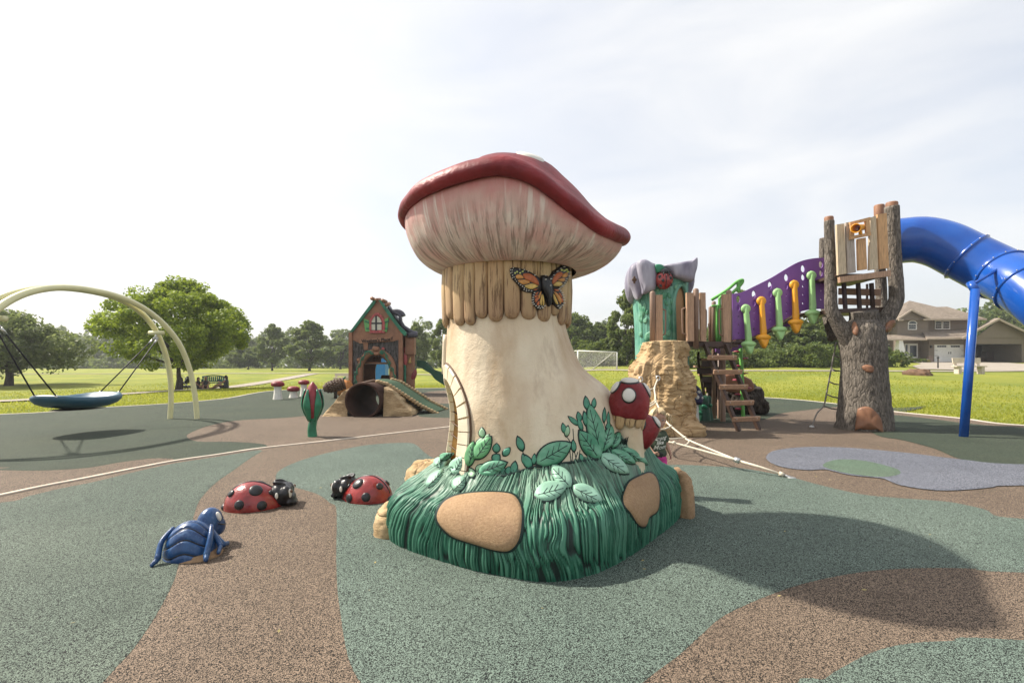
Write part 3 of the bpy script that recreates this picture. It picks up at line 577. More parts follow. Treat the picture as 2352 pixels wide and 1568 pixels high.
# sand coloured rock patches set into the mound
patches = [zt((385, 1150), (420, 1080), (490, 1040), (600, 1022), (740, 1020), (825, 1040), (865, 1110), (868, 1200), (850, 1290), (800, 1345), (720, 1345), (600, 1310), (480, 1270), (410, 1210)),
           zt((1430, 1030), (1460, 960), (1520, 925), (1580, 907), (1620, 950), (1632, 1030), (1620, 1120), (1570, 1160), (1550, 1210), (1510, 1200), (1470, 1140), (1430, 1090))]
for p in patches:
    pc_ = np.array(cr(p, 4, True)); add('patch_outline', spuff(MB, pc_.mean(0) + (pc_ - pc_.mean(0)) * 1.05, .016, 3.5, ((1, -.6), (.985, .8), (.6, 1))), M['dkgreen'], mush)
    add('rock_patch', spuff(MB, cr(p, 4, True), .030, 3.5), M['sand'], mush)
def rock_lump(c, s, seed, amp=.18, nu=40, nv=56, strata=1.6):
    t_ = np.linspace(.03, np.pi - .03, nu); a_ = np.linspace(0, 2 * np.pi, nv + 1)[:-1]; TT, AA = np.meshgrid(t_, a_, indexing='ij'); d = np.stack([np.sin(TT) * np.cos(AA), np.sin(TT) * np.sin(AA), -np.cos(TT)], -1)
    n1 = fbm(d * np.array([2, 2, 2 * strata]) + seed, 4, seed); n2 = vn(d * np.array([2.4, 2.4, 9]) + seed, seed + 3); k = 1 + amp * (n1 - .5) * 2 + .10 * (np.floor(n2 * 4) / 4 - .4)
    sg = np.sign(d) * np.abs(d) ** .8; v, f = grid(sg * k[..., None] * np.array(s) + np.array(c), cv=True); return v, [list(q)[::-1] for q in f], n2.ravel() * 4 % 1
for c, s, sd_ in (((-.97, 3.93, .03), (.15, .20, .20), 3), ((-.80, 4.62, .10), (.24, .24, .34), 5), ((1.56, 4.42, .06), (.09, .2, .34), 9)):
    v, f, cv = rock_lump(c, s, sd_, .14); add('rock_patch', (v, f), M['rock'] if sd_ < 9 else M['sand'], mush, attrs={'cv': cv * .5 + .4})
# raised leaves with their veins, and the leaves painted behind them
leaves = [((600, 830), (690, 705), 78, 1), ((565, 872), (592, 733), 52, 1), ((475, 918), (537, 812), 74, 2), ((620, 910), (778, 850), 84, 0), ((478, 1008), (546, 936), 66, 2), ((328, 990), (422, 898), 46, 2), ((372, 872), (420, 835), 40, 2), ((408, 832), (468, 798), 36, 0),
          ((945, 856), (1138, 742), 122, 0), ((1138, 990), (1028, 872), 88, 2), ((932, 1036), (1114, 990), 104, 2), ((1143, 985), (1312, 1074), 84, 2), ((1300, 830), (1186, 672), 96, 0), ((1308, 800), (1240, 525), 88, 0), ((1318, 792), (1362, 645), 66, 0), ((1372, 772), (1402, 680), 50, 0),
          ((1304, 806), (1458, 914), 82, 2), ((1362, 782), (1494, 858), 54, 0), ((1425, 768), (1564, 862), 46, 0)]
under = []
for a, b, w, k in leaves:
    big = leafpx(a, b, w); cen = big.mean(0); under.append(spuff(BODY, zt(*(cen + (big - cen) * 1.13)), .007, 3.8, ((1, -.6), (.98, .8), (.5, 1))))
    o_ = spuff(BODY, zt(*big), .030, 3.8, ((1, -.4), (.99, .4), (.93, .85), (.75, 1.1), (.45, 1.2), (.2, 1.12))); lf = add('leaf', o_, (M['sleaf'], M['sleaf3'], M['sleaf2'])[k], mush)
    LB = bvh_of(o_); a, b = np.array(a, float), np.array(b, float); d = b - a; pn = np.array([-d[1], d[0]]); ve = [sline(LB, zt(*[a + d * s for s in np.linspace(.12, .9, 7)]), .0032, 3.8)]
    for s in (.28, .45, .62):
        for sg in (-1, 1):
            ww = w / np.linalg.norm(pn) * .30 * math.sin(math.pi * s); ve.append(sline(LB, zt(*[a + d * (s + .16 * q) + pn * sg * ww * q for q in (0, .4, .8, 1.)]), .0026, 3.8))
    add('vein', merge(ve), M['dkgreen'], lf)
pl = [((640, 712), (638, 652), 38, 1), ((615, 775), (642, 708), 48, 1), ((655, 720), (680, 690), 22, 1), ((718, 795), (722, 742), 42, 0), ((700, 842), (738, 805), 50, 0), ((757, 812), (796, 766), 38, 0), ((868, 785), (838, 702), 42, 0), ((912, 885), (878, 806), 50, 0), ((930, 862), (934, 800), 28, 0), ((812, 915), (826, 842), 42, 0), ((780, 915), (792, 872), 36, 0), ((738, 905), (768, 880), 30, 0), ((590, 935), (566, 878), 46, 1), ((610, 905), (640, 858), 40, 1),
      ((1232, 552), (1220, 478), 34, 0), ((1266, 545), (1270, 488), 26, 0), ((1232, 650), (1212, 562), 34, 0), ((1104, 685), (1092, 628), 28, 0), ((1112, 705), (1122, 642), 30, 1), ((1156, 790), (1150, 722), 30, 0), ((1324, 625), (1328, 543), 22, 0), ((1350, 640), (1349, 566), 18, 0), ((1346, 668), (1352, 620), 26, 0), ((1202, 672), (1178, 600), 26, 0), ((1180, 640), (1124, 590), 26, 0), ((1190, 620), (1178, 565), 30, 0), ((880, 862), (866, 800), 26, 0), ((960, 860), (946, 815), 22, 0), ((1205, 845), (1192, 800), 24, 0), ((1000, 800), (1090, 738), 44, 0)]
for a, b, w, k in pl:
    big = leafpx(a, b, w); cen = big.mean(0); under.append(spuff(BODY, zt(*(cen + (big - cen) * 1.16)), .003, 3.8, ((1, -1), (.98, .8), (.5, 1))))
    add('painted_leaf', spuff(BODY, zt(*(cen + (big - cen) * .9)), .006, 3.8, ((1, -.5), (.97, .9), (.5, 1))), M['pleaf2' if k else 'pleaf'], mush)
for L in ([(865, 785), (900, 850)], [(1225, 550), (1240, 650)], [(1105, 690), (1150, 760), (1170, 840)], [(1150, 660), (1155, 730)], [(1326, 625), (1340, 690), (1350, 720)], [(1150, 785), (1145, 850)], [(720, 795), (700, 870)], [(1350, 640), (1345, 700)], [(1222, 640), (1230, 700)], [(1180, 600), (1215, 700)], [(1178, 790), (1160, 845)], [(1190, 780), (1180, 845)], [(1130, 760), (1140, 850)]):
    under.append(sline(BODY, cr(zt(*L), 4), .0035, 3.8, 5))
# dark brushed line where the stalk meets the grass
under.append(sline(BODY, cr(zt((680, 915), (760, 925), (840, 905), (930, 875), (1050, 858), (1180, 845), (1290, 830)), 5), .010, 3.6, 6))
add('painted_outline', merge(under), M['dkgreen'], mush)
# small red mushrooms on its right flank
def small_mush(c, r, hh, tilt, spots, stem_to, group=None):
    q = thing('x', 'x', 'x'); bpy.data.objects.remove(q)
    st = tube(cr([(c[0] + stem_to[0], c[1] + stem_to[1], stem_to[2]), (c[0] + stem_to[0] * .4, c[1] + stem_to[1] * .4, lerp(stem_to[2], c[2], .6)), (c[0], c[1], c[2] + .02)], 5), np.linspace(.80, .66, 11) * r, 24)
    o = add('small_mushroom', st, M['flesh'], mush)
    pr = np.array([(.60, -.02), (.80, -.10), (.95, -.08), (1.02, .08), (1.03, .35), (.97, .66), (.80, .92), (.55, 1.08), (.28, 1.15), (.004, 1.17)]); pc = cr(pr, 4)
    cap = lathe(np.stack([pc[:, 0] * r, pc[:, 1] * hh], 1), 36); cap = xf(cap, c, tilt); add('cap', cap, M['cap'], o, attrs={'cr': np.repeat(np.linspace(0, 4, len(pc)) + .12, 36)}); B = bvh_of(cap)
    for (az, el, sr) in spots:
        d = Vector((math.cos(R(az)) * math.cos(R(el)), math.sin(R(az)) * math.cos(R(el)), math.sin(R(el)))); cc_ = Vector(c) + Vector((0, 0, hh * .45)); h = B.ray_cast(cc_ + d * 1.5, -d)
        if h[0] is None: continue
        n = h[1]; u = n.cross(Vector((0, 0, 1)));  u = u.normalized() if u.length > .1 else Vector((1, 0, 0)); w = n.cross(u); cir = [(math.cos(q) * sr, math.sin(q) * sr * 1.1) for q in np.linspace(0, 2 * np.pi, 21)[:-1]]
        def snap(vf, off):
            V = []
            for p_ in vf[0]:
                e_ = B.find_nearest(Vector(p_)); hgt = (Vector(p_) - h[0]).dot(n); V.append(np.array(e_[0]) + np.array(e_[1] if e_[1].dot(n) > 0 else -e_[1]) * max(hgt + off, -.004))
            return np.array(V), vf[1]
        add('spot_rim', snap(puff([(1.2 * a_, 1.2 * b_) for a_, b_ in cir], h[0], u, w, n, .006, ((1, -.5), (.96, 1), (.5, 1.1))), .001), M['black'], o)
        add('spot', snap(puff(cir, h[0], u, w, n, .013, ((1, 0), (.95, 1), (.6, 1.2), (.3, 1.25))), .001), M['white'], o)
    for k in range(10):
        a0 = k / 10 * 2 * math.pi; wd = 2 * math.pi / 10; ln = r * (1.05 + .2 * math.sin(k * 2.3)) ; rows = []
        for v_ in np.linspace(0, 1, 8):
            row = []
            for u_ in np.linspace(0, 1, 7):
                e_ = abs(2 * u_ - 1); zlo = -ln * (1 - .32 * (1 - math.sqrt(max(0, 1 - e_ ** 2.2)))) * .62 ; z_ = lerp(zlo, 0, v_); rr_ = r * (.80 + .06 * v_) + r * .10 * math.sqrt(max(0, 1 - e_ ** 2)) * (1 if v_ > 0 else .3); row.append((rr_ * math.cos(a0 + wd * u_), rr_ * math.sin(a0 + wd * u_), z_))
            rows.append(row)
        vv, ff = grid(np.array(rows)); e2 = np.tile(np.abs(np.linspace(-1, 1, 7)), 8); add('petal', xf((vv, ff), c, tilt), M['collar'], o, attrs={'ed': e2, 'bt': np.repeat(np.linspace(.15, .6, 8), 7)})
    return o
small_mush((.94, 3.90, .965), .158, .235, (R(4), R(8), 0), ((-100, 18, .052), (-75, 78, .075), (-15, 30, .06), (60, 40, .06), (-165, 45, .05)), (.03, .02, .38))
small_mush((1.05, 4.06, .735), .125, .20, (R(5), R(38), 0), ((-92, 22, .055), (-20, 20, .05), (60, 60, .05)), (-.02, .02, .40))
# short grass fringe at the foot of the small mushrooms
for k in range(26):
    x = 1418 + k * 2.6; o_, n_ = onsurf(BODY, x, 1016 + .012 * (x - 1418) ** 1.45, 4., 0); h = .03 + .03 * random.random()
    add('grass_tuft', tube([o_ - np.array([0, 0, .03]), o_ + np.array([random.uniform(-.01, .01), -.012, h * .6]), o_ + np.array([random.uniform(-.02, .02), -.02, h])], [.010, .008, .001], 5), M['mound'], mush, attrs=None)
# monarch butterfly on the collar
def zb(*z): return [((1200 + a * .10204) / 1.06293, (620 + b * .10204) / 1.06293) for a, b in z]
ca = np.linspace(R(-150), R(-5), 120); CB = bvh_of(grid(np.stack([ring(ca, np.full(120, q), .028) for q in np.linspace(1.55, 2.4, 40)], 1)))
bf = add('butterfly', spuff(CB, cr(zb((1180, 520), (1230, 500), (1310, 520), (1360, 600), (1390, 700), (1400, 850), (1385, 980), (1370, 1120), (1385, 1200), (1360, 1260), (1330, 1255), (1300, 1180), (1280, 1060), (1230, 960), (1180, 850), (1165, 700), (1170, 600)), 3, True), .045, 3.7), M['black'], mush)
bf['label'] = 'black bodied butterfly with orange wings spread on the collar'
wings = [[(430, 380), (470, 335), (560, 320), (680, 345), (860, 405), (1000, 480), (1120, 560), (1200, 680), (1220, 800), (1160, 880), (1020, 925), (880, 930), (780, 905), (690, 830), (620, 740), (520, 640), (460, 540)],
         [(1340, 590), (1420, 480), (1530, 370), (1660, 290), (1760, 270), (1830, 310), (1850, 400), (1820, 560), (1770, 680), (1690, 780), (1600, 830), (1500, 850), (1400, 830), (1370, 720)],
         [(1160, 860), (1230, 930), (1270, 1060), (1255, 1220), (1200, 1310), (1130, 1335), (1050, 1290), (970, 1180), (955, 1060), (960, 940), (1040, 890)],
         [(1420, 830), (1520, 830), (1600, 850), (1660, 960), (1690, 1100), (1690, 1200), (1640, 1300), (1580, 1320), (1520, 1270), (1450, 1150), (1400, 1020), (1390, 900)]]
for w in wings: add('wing', spuff(CB, cr(zb(*w), 3, True), .018, 3.7, ((1, -1.2), (.99, .7), (.93, 1), (.6, 1), (.3, 1))), M['black'], bf)
M['or1'] = paint('butterfly_orange', (.44, .13, .05), .45, .25, 20.); M['or2'] = paint('butterfly_amber', (.56, .27, .08), .45, .3, 20.); M['or3'] = paint('butterfly_yellow', (.62, .43, .13), .45, .25, 20.); M['lime'] = paint('butterfly_lime', (.55, .62, .2), .5, .1)
cells = [(0, [(735, 480), (860, 465), (960, 510), (1060, 600), (1110, 720), (1100, 760), (950, 690), (790, 610), (750, 560)]), (1, [(575, 520), (640, 495), (715, 520), (755, 590), (620, 605), (570, 570)]), (1, [(610, 640), (700, 625), (800, 625), (910, 690), (760, 740), (690, 715)]), (2, [(765, 770), (850, 740), (950, 710), (1090, 770), (1060, 800), (960, 845), (860, 840)]), (0, [(980, 860), (1080, 835), (1060, 855), (1010, 880)]),
         (0, [(1410, 690), (1430, 590), (1500, 480), (1590, 430), (1645, 450), (1640, 520), (1560, 600), (1470, 690), (1425, 730)]), (1, [(1670, 480), (1760, 445), (1770, 500), (1730, 565), (1640, 555)]), (1, [(1540, 630), (1630, 580), (1710, 590), (1680, 665), (1600, 655)]), (2, [(1430, 760), (1500, 680), (1560, 660), (1640, 690), (1620, 760), (1530, 775)]),
         (0, [(1030, 940), (1090, 910), (1070, 960), (1025, 975)]), (0, [(1005, 1000), (1080, 985), (1060, 1040), (1010, 1055)]), (0, [(1010, 1085), (1100, 1035), (1080, 1110), (1030, 1170)]), (1, [(1090, 1000), (1160, 890), (1140, 1000), (1100, 1090)]), (2, [(1130, 1140), (1170, 960), (1170, 1220), (1140, 1210)]), (2, [(1185, 960), (1220, 1080), (1225, 1210), (1195, 1230)]), (0, [(1055, 1195), (1110, 1120), (1110, 1220), (1085, 1240)]),
         (0, [(1450, 850), (1540, 850), (1560, 900), (1490, 890)]), (1, [(1440, 890), (1540, 960), (1620, 1080), (1600, 1210), (1540, 1080)]), (2, [(1435, 950), (1490, 1050), (1545, 1200), (1500, 1190), (1450, 1080)]), (0, [(1560, 930), (1610, 960), (1640, 1050), (1590, 1020)]), (0, [(1600, 1060), (1650, 1080), (1660, 1160), (1625, 1150)])]
for k, c in cells: add('wing_cell', spuff(CB, cr(zb(*c), 2, True), .026, 3.7, ((1, 0), (.95, .95), (.5, 1.05))), M[('or1', 'or2', 'or3')[k]], bf)
dots = []; lim = []
def dot(x, y, r, hh=.024): return spuff(CB, zb(*[(x + r * math.cos(q), y + r * math.sin(q)) for q in np.linspace(0, 6.28, 8)[:-1]]), hh, 3.7, ((1, 0), (.9, 1), (.5, 1.1)))
for x, y in ((455, 390), (490, 395), (515, 345), (455, 465), (485, 450), (500, 520), (495, 580), (530, 565), (560, 620), (585, 665), (635, 710), (680, 745), (725, 785), (770, 820), (815, 855), (760, 860), (815, 895), (870, 880), (930, 892), (660, 380), (765, 385), (855, 425), (1010, 518), (1000, 935), (980, 990), (968, 1045), (965, 1100), (970, 1160), (990, 1205), (1035, 1245), (1080, 1285), (1130, 1300), (1190, 1290), (1235, 1245), (1170, 1262), (1105, 1255), (1685, 310), (1605, 355), (1525, 420), (1450, 510), (1820, 440), (1800, 530), (1740, 600), (1720, 650), (1695, 700), (1660, 740), (1640, 775), (1595, 805), (1565, 845), (1600, 880), (1635, 930), (1655, 985), (1670, 1040), (1680, 1100), (1680, 1170), (1645, 1225), (1600, 1260), (1540, 1250), (1580, 1295), (1250, 525), (1325, 1105), (1330, 1165), (1340, 1215)): dots.append(dot(x, y, 13, .03))
for x, y in ((1215, 625), (1335, 610), (1318, 770)): dots.append(dot(x, y, 14, .055))
for x, y in ((555, 465), (600, 435), (670, 465), (730, 425), (1632, 390), (1690, 405), (1742, 380), (1770, 430)): lim.append(dot(x, y, 24, .026))
add('wing_dots', merge(dots), M['white'], bf)['kind'] = 'stuff'; add('lime_dots', merge(lim), M['lime'], bf)

# ---------------------------------------------------------------- ladybugs
M['lady'] = None
t = MT('ladybug_red'); a = t.noise(7., 5); base = t.mix(t.ramp(a, (.35, 0.), (.7, 1.)), (.17, .012, .012), (.34, .030, .025)); base = t.mix(t.ramp(t.noise(3., 3), (.55, 0.), (.75, .3)), base, (.30, .06, .06)); t.bump(t.noise(25., 5), .3, .02); M['lady'] = t.done(base, .25, .5, coat=.4)
def ladybug(label, loc, rz, flip=1, L=.27, Wd=.20, Hh=.245):
    th = thing('ladybug_sculpture', label, 'ladybug', loc, 'ladybug sculptures on the rubber', rz); n = 40
    t_ = np.linspace(0, 1, 26); a_ = np.linspace(-np.pi / 2 - .25, np.pi / 2 + .25, n); TT, AA = np.meshgrid(t_, a_, indexing='ij')
    w = (np.sin(np.pi * TT ** .9) ** .58); v = np.stack([(TT * 2 - 1) * L, np.sin(AA) * w * Wd, np.cos(AA) * w * Hh * (1.0 - .12 * TT) + .01], -1)
    body = grid(v); add('shell', (body[0], body[1][:, ::-1]), M['lady'], th); B = bvh_of(body)
    def at(x, y): h = B.ray_cast(Vector((x, y, 1)), Vector((0, 0, -1))); return (h[0], h[1] if h[1].z > 0 else -h[1])
    def pt(tx, ang): # position along body (-1..1) and angle round it
        d = Vector((0, math.sin(R(ang)), math.cos(R(ang)))); o = Vector((tx * L, 0, .0)); h = B.ray_cast(o + d, -d); return h[0], (h[1] if h[1].dot(d) > 0 else -h[1])
    add('shell_seam', tube(np.array([np.array(pt(q, 1)[0]) for q in np.linspace(-.94, .80, 18)]), .008, 6), M['black'], th)
    for tx, ang, r0 in ((.12, 33, .060), (.12, -33, .060), (-.35, 68, .044), (-.35, -68, .044), (.35, 74, .044), (.35, -74, .044), (-.68, 25, .036), (-.68, -25, .036), (.58, 30, .026), (.58, -30, .026)):
        c, nn = pt(tx, ang); u = nn.cross(Vector((0, 1, 0))).normalized(); w_ = nn.cross(u); cir = [(r0 * math.cos(q), r0 * math.sin(q)) for q in np.linspace(0, 6.2832, 19)[:-1]]
        vv, ff = puff(cir, c, u, w_, nn, .012, ((1, -.8), (.96, .6), (.8, 1), (.4, 1.2))); V = []
        for p_ in vv:
            e = B.find_nearest(Vector(p_)); hgt = (Vector(p_) - c).dot(nn); V.append(np.array(e[0]) + np.array(e[1] if e[1].dot(nn) > 0 else -e[1]) * max(min(hgt + .003, .018), -.004))
        add('spot', (np.array(V), ff), M['black'], th)
    hx = L * .95; parts = [ell((hx, 0, .10), (.085, .135, .115)), ell((hx + .05, 0, .06), (.06, .12, .07)), ell((hx + .03, .085, .125), (.052, .062, .075)), ell((hx + .03, -.085, .125), (.052, .062, .075)), ell((hx - .05, 0, .13), (.07, .12, .09)),
             tube([(hx + .05, .13, .05), (hx + .10, .04, .025), (hx + .10, -.04, .025), (hx + .05, -.13, .05)], .022, 8)]
    add('tail_tip', ell((-L * .93, 0, .02), (.035, .055, .035)), M['black'], th)
    for s in (-1, 1): parts.append(tube(cr([(hx + .02, s * .05, .20), (hx - .03, s * .06, .225), (hx - .08, s * .045, .23), (hx - .085, s * .02, .215)], 4), .014, 7))
    remesh(add('head', merge(parts), M['black'], th), .009, 2)
    for s in (-1, 1):
        add('eye', ell((hx + .055, s * .105, .128), (.026, .034, .048), rot=(0, 0, s * R(38))), M['white'], th)
        add('cheek_mark', ell((hx - .045, s * .135, .12), (.014, .012, .030)), M['white'], th)
        add('pupil', ell((hx + .080, s * .112, .150), (.010, .014, .016), rot=(0, 0, s * R(38))), M['brownline'], th)
    return th
ladybug('glossy red ladybug sculpture with its head turned away from the blue beetle, on brown rubber', (-2.47, 4.60, 0), R(17))
ladybug('glossy red ladybug sculpture beside the giant mushroom, its head turned left', (-1.47, 4.86, 0), R(180 - 14) + R(360))

# ---------------------------------------------------------------- blue beetle
t = MT('beetle_blue'); a = t.noise(6., 5); base = t.mix(t.ramp(a, (.35, 0.), (.7, 1.)), (.006, .036, .125), (.016, .080, .22)); base = t.mix(t.math('MULTIPLY', t.ramp(t.noise(18., 5), (.55, 0.), (.75, 1.)), .35), base, (.20, .33, .50)); t.bump(t.noise(22., 5), .3, .02); M['bblue'] = t.done(base, .32, .5, coat=.2)
bt = thing('beetle_sculpture', 'small blue beetle sculpture lying on the rubber in front of the ladybugs', 'beetle', (-2.30, 3.43, 0), None, R(14)); bt.scale = (.62, .72, .82)
L, Wd, Hh = .265, .225, .275
t_ = np.linspace(0, 1, 40); a_ = np.linspace(-np.pi / 2 - .3, np.pi / 2 + .3, 90); TT, AA = np.meshgrid(t_, a_, indexing='ij'); w = np.sin(np.pi * TT) ** .42
seg = np.degrees(AA) + 5 * np.sin(TT * 9); gro = np.min(np.abs(seg[..., None] - np.array([-84, -58, -32, -8, 18, 44])), -1); dep = -.020 * np.exp(-(gro / 2.4) ** 2)
v = np.stack([(TT * 2 - 1) * L, np.sin(AA) * (w * Wd + dep), np.cos(AA) * (w * Hh + dep) + .02], -1); g_ = grid(v); 
t = MT('beetle_shell'); t.m = M['bblue'].copy()
add('shell', (g_[0], g_[1][:, ::-1]), M['bblue'], bt)
gl = []
for an in (-84, -58, -32, -8, 18, 44):
    q = np.linspace(.05, .95, 22); aa = R(1) * (an - 5 * np.sin(q * 9)); w_ = np.sin(np.pi * q) ** .42; gl.append(tube(np.stack([(q * 2 - 1) * L, np.sin(aa) * (w_ * Wd - .016), np.cos(aa) * (w_ * Hh - .016) + .02], 1), .0075, 6))
add('shell_groove', merge(gl), M['black'], bt)
hd = [ell((.09, .28, .19), (.145, .12, .145), rot=(0, R(-10), R(40))), ell((.05, .18, .14), (.10, .09, .10)), ell((.18, .31, .15), (.07, .08, .08))]; remesh(add('head', merge(hd), M['bblue'], bt), .008, 3)
add('eye', ell((.195, .25, .255), (.026, .032, .048), rot=(0, R(-25), R(20))), M['white'], bt)
add('smile', tube(cr([(.215, .19, .205), (.250, .25, .18), (.255, .31, .17)], 4), .006, 5), M['black'], bt)
def limb(name, pts, r): 
    p = cr(pts, 5); r = [q * .82 for q in r]; add(name, merge(tube(p, np.interp(np.linspace(0, 1, len(p)), np.linspace(0, 1, len(r)), r), 10), ell(p[-1], (r[-1] * 1.05,) * 3, 8, 10), ell(p[0], (r[0],) * 3, 8, 10)), M['bblue'], bt)
limb('arm', [(.20, .06, .17), (.27, .05, .10), (.32, .06, .05)], [.030, .032, .032]); limb('hand', [(.32, .06, .05), (.34, .11, .04)], [.026, .026])
limb('arm', [(.22, .02, .17), (.28, -.01, .11), (.32, -.04, .07)], [.030, .032, .034]); limb('hand', [(.325, -.06, .06), (.33, -.12, .04)], [.030, .026])
limb('leg', [(.22, -.02, .235), (.25, -.14, .16), (.245, -.21, .06)], [.030, .036, .040]); limb('foot', [(.245, -.22, .045), (.255, -.255, .03)], [.038, .030])
limb('leg', [(-.20, .04, .225), (-.245, -.10, .16), (-.235, -.20, .06)], [.026, .032, .038]); limb('foot', [(-.24, -.22, .04), (-.265, -.26, .02)], [.030, .020])
v, f, cv = rock_lump((.06, -.04, .0), (.27, .19, .05), 12, .1, 24, 40); add('sand_base', (v, f), M['sand'], bt)

# ---------------------------------------------------------------- basket swing
M['cream'] = paint('cream_steel', (.68, .65, .37), .35, .05, 3., .03, 40., .5, .2); M['teal'] = paint('teal_plastic', (.022, .085, .135), .38, .12, 5., .05, 60., .5); M['rope'] = paint('black_cable', (.012, .012, .013), .6, .2); M['galv'] = metal('galvanised', (.62, .62, .60), .4)
M['tealin'] = paint('pale_teal_plastic', (.20, .30, .36), .45, .1, 5.)
SW0 = np.array([-8.47, 9.62]); sdv = np.array([.03, .9995]); snv = np.array([-sdv[1], sdv[0]])
sw = thing('basket_swing', 'pale yellow double arch swing with a teal dish seat hung on black cables', 'swing', (SW0[0], SW0[1], 0))
def sp3(s, n, z): q = SW0 + sdv * s + snv * n; return (q[0], q[1], z)
HS, AHT = 2.62, 2.86
for side in (-1, 1):
    a = np.linspace(-.06, np.pi + .06, 60); s = -HS * np.sign(np.cos(a)) * np.abs(np.cos(a)) ** .86; z = AHT * np.sin(a) ** .78 if 0 else AHT * np.sign(np.sin(a)) * np.abs(np.sin(a)) ** .80; z = np.maximum(z, -.1)
    off = side * np.interp(z, [-.1, 1.9, AHT], [.36, .22, .06]); add('arch', tube([sp3(q, o_, zz) for q, o_, zz in zip(s, off, z)], .060, 16), M['cream'], sw)
dz = .62; DL, DWd = .72, .54
for e in (-1, 1):
    sx_ = e * 1.72; zx = 2.13; cb = add('crossbar', tube([sp3(sx_, -.17, zx), sp3(sx_, .17, zx)], .05, 12), M['cream'], sw); add('hanger', merge(tube([sp3(sx_, 0, zx), sp3(sx_ - e * .03, 0, zx - .14)], .026, 8), tube([sp3(sx_ - e * .02, -.05, zx - .13), sp3(sx_ - e * .02, .05, zx - .13)], .03, 8)), M['galv'], cb)
    for n in (-1, 1):
        A = np.array(sp3(sx_ - e * .04, n * .05, zx - .15)); Bq = np.array(sp3(e * .60, n * .22 + .24, dz + .06)); add('cable', tube([lerp(A, Bq, .07), lerp(A, Bq, .92)], .013, 7), M['rope'], sw)
        add('cable_sleeve', merge(tube([A, lerp(A, Bq, .075)], .022, 8), tube([lerp(A, Bq, .91), Bq], .022, 8)), M['galv'], sw)
a = np.linspace(0, 2 * np.pi, 65)[:-1]; rows = []
for r0, z0 in ((0.02, -.13), (.4, -.125), (.75, -.09), (.92, -.04), (1.0, .02), (1.02, .07), (.98, .11), (.92, .12), (.86, .095), (.7, .03), (.4, -.02), (.02, -.03)):
    n_ = 2.6; x = np.sign(np.cos(a)) * np.abs(np.cos(a)) ** (2 / n_); y = np.sign(np.sin(a)) * np.abs(np.sin(a)) ** (2 / n_); lift = .07 * np.abs(np.cos(a)) ** 2
    rows.append([sp3(x_ * DL * r0, y_ * DWd * r0 + .24, dz + z0 + l_ * r0) for x_, y_, l_ in zip(x, y, lift)])
v, f = grid(np.array(rows), cv=True); dish = add('dish_seat', (v, f), M['teal'], sw)
add('seat_pad', merge([ell((0, 0, 0), (1, 1, 1))] and [xf(ell((0, 0, 0), (.5, .36, .012)), sp3(0, .24, dz - .135 + .004), (0, 0, math.atan2(sdv[1], sdv[0])))]), M['black'], dish)

# ---------------------------------------------------------------- tulips, toadstools
M['tgreen'] = paint('tulip_green', (.022, .16, .085), .4, .4, 5., .1); M['tred'] = paint('tulip_red', (.22, .028, .035), .4, .35, 6., .1)
def tulip(label, loc, hgt, rz, closed):
    th = thing('tulip_sculpture', label, 'tulip', loc, None, rz); s = hgt
    st = cr([(0, 0, -.02), (-.01, 0, .15), (.01, 0, .30), (0, 0, .46)], 5); add('stem', tube(st * s, np.linspace(.085, .06, len(st)) * s, 16), M['tgreen'], th)
    if closed:
        add('bud', lathe(np.array([(.02, .30), (.10, .36), (.155, .50), (.165, .62), (.13, .78), (.07, .92), (.02, .985), (.003, 1.0)]) * s, 24), M['tred'], th)
        for k in range(5):
            a0 = k * 2 * math.pi / 5 + .5; rows = []
            for t_ in np.linspace(0, 1, 14):
                wd = .50 * math.sin(math.pi * min(1, t_ * .93 + .07)) ** .8 * (1 - t_ * .35); r0 = np.interp(t_, [0, .25, .5, .75, 1], [.055, .13, .178, .165, .12]); z = lerp(.28, .86, t_); rows.append([((r0 + .018 * (1 - q * q)) * math.cos(a0 + wd * q) * s, (r0 + .018 * (1 - q * q)) * math.sin(a0 + wd * q) * s, z * s) for q in np.linspace(-1, 1, 9)])
            v, f = grid(np.array(rows)); pt_ = add('sepal', (v, f), M['tgreen'], th); sd_ = pt_.modifiers.new('thick', 'SOLIDIFY'); sd_.thickness = .012
            add('sepal_edge', tube(np.array([r_[0] for r_ in rows] + [r_[-1] for r_ in rows[::-1]]), .006 * s, 5, closed=True), M['black'], pt_)
    else:
        add('bud', lathe(np.array([(.03, .22), (.10, .34), (.17, .50), (.185, .62), (.155, .76), (.09, .90), (.03, .985), (.003, 1.0)]) * s * np.array([1, 1]), 24), M['tgreen'], th)
        add('petal', xf(lathe(np.array([(.02, .44), (.10, .52), (.13, .66), (.10, .82), (.03, .94), (.003, .96)]) * s, 20), (.075 * s, .02, 0)), M['tred'], th)
        add('speaking_port', lathe([(.002, .0), (.035, .0), (.05, .006), (.055, -.01)], 18), M['galv'], th); o = th.children[-1]; o.rotation_euler = (R(90), 0, 0); o.location = (-.03, -.215, .60 * s)
        add('port_ring', xf(lathe([(.058, -.01), (.062, .004), (.075, .004), (.078, -.012)], 18), (-.03, -.212, .60 * s), (R(90), 0, 0)), M['tgreen'], th)
    return th
tulip('closed red tulip bud with green sepals standing on the rubber before the tunnel', tuple(G(718, 1002)), 1.05, .2, True)
tulip('green speaking tulip with a round grey port beside the playhouse', tuple(G(921, 911)), 1.16, 0., False)
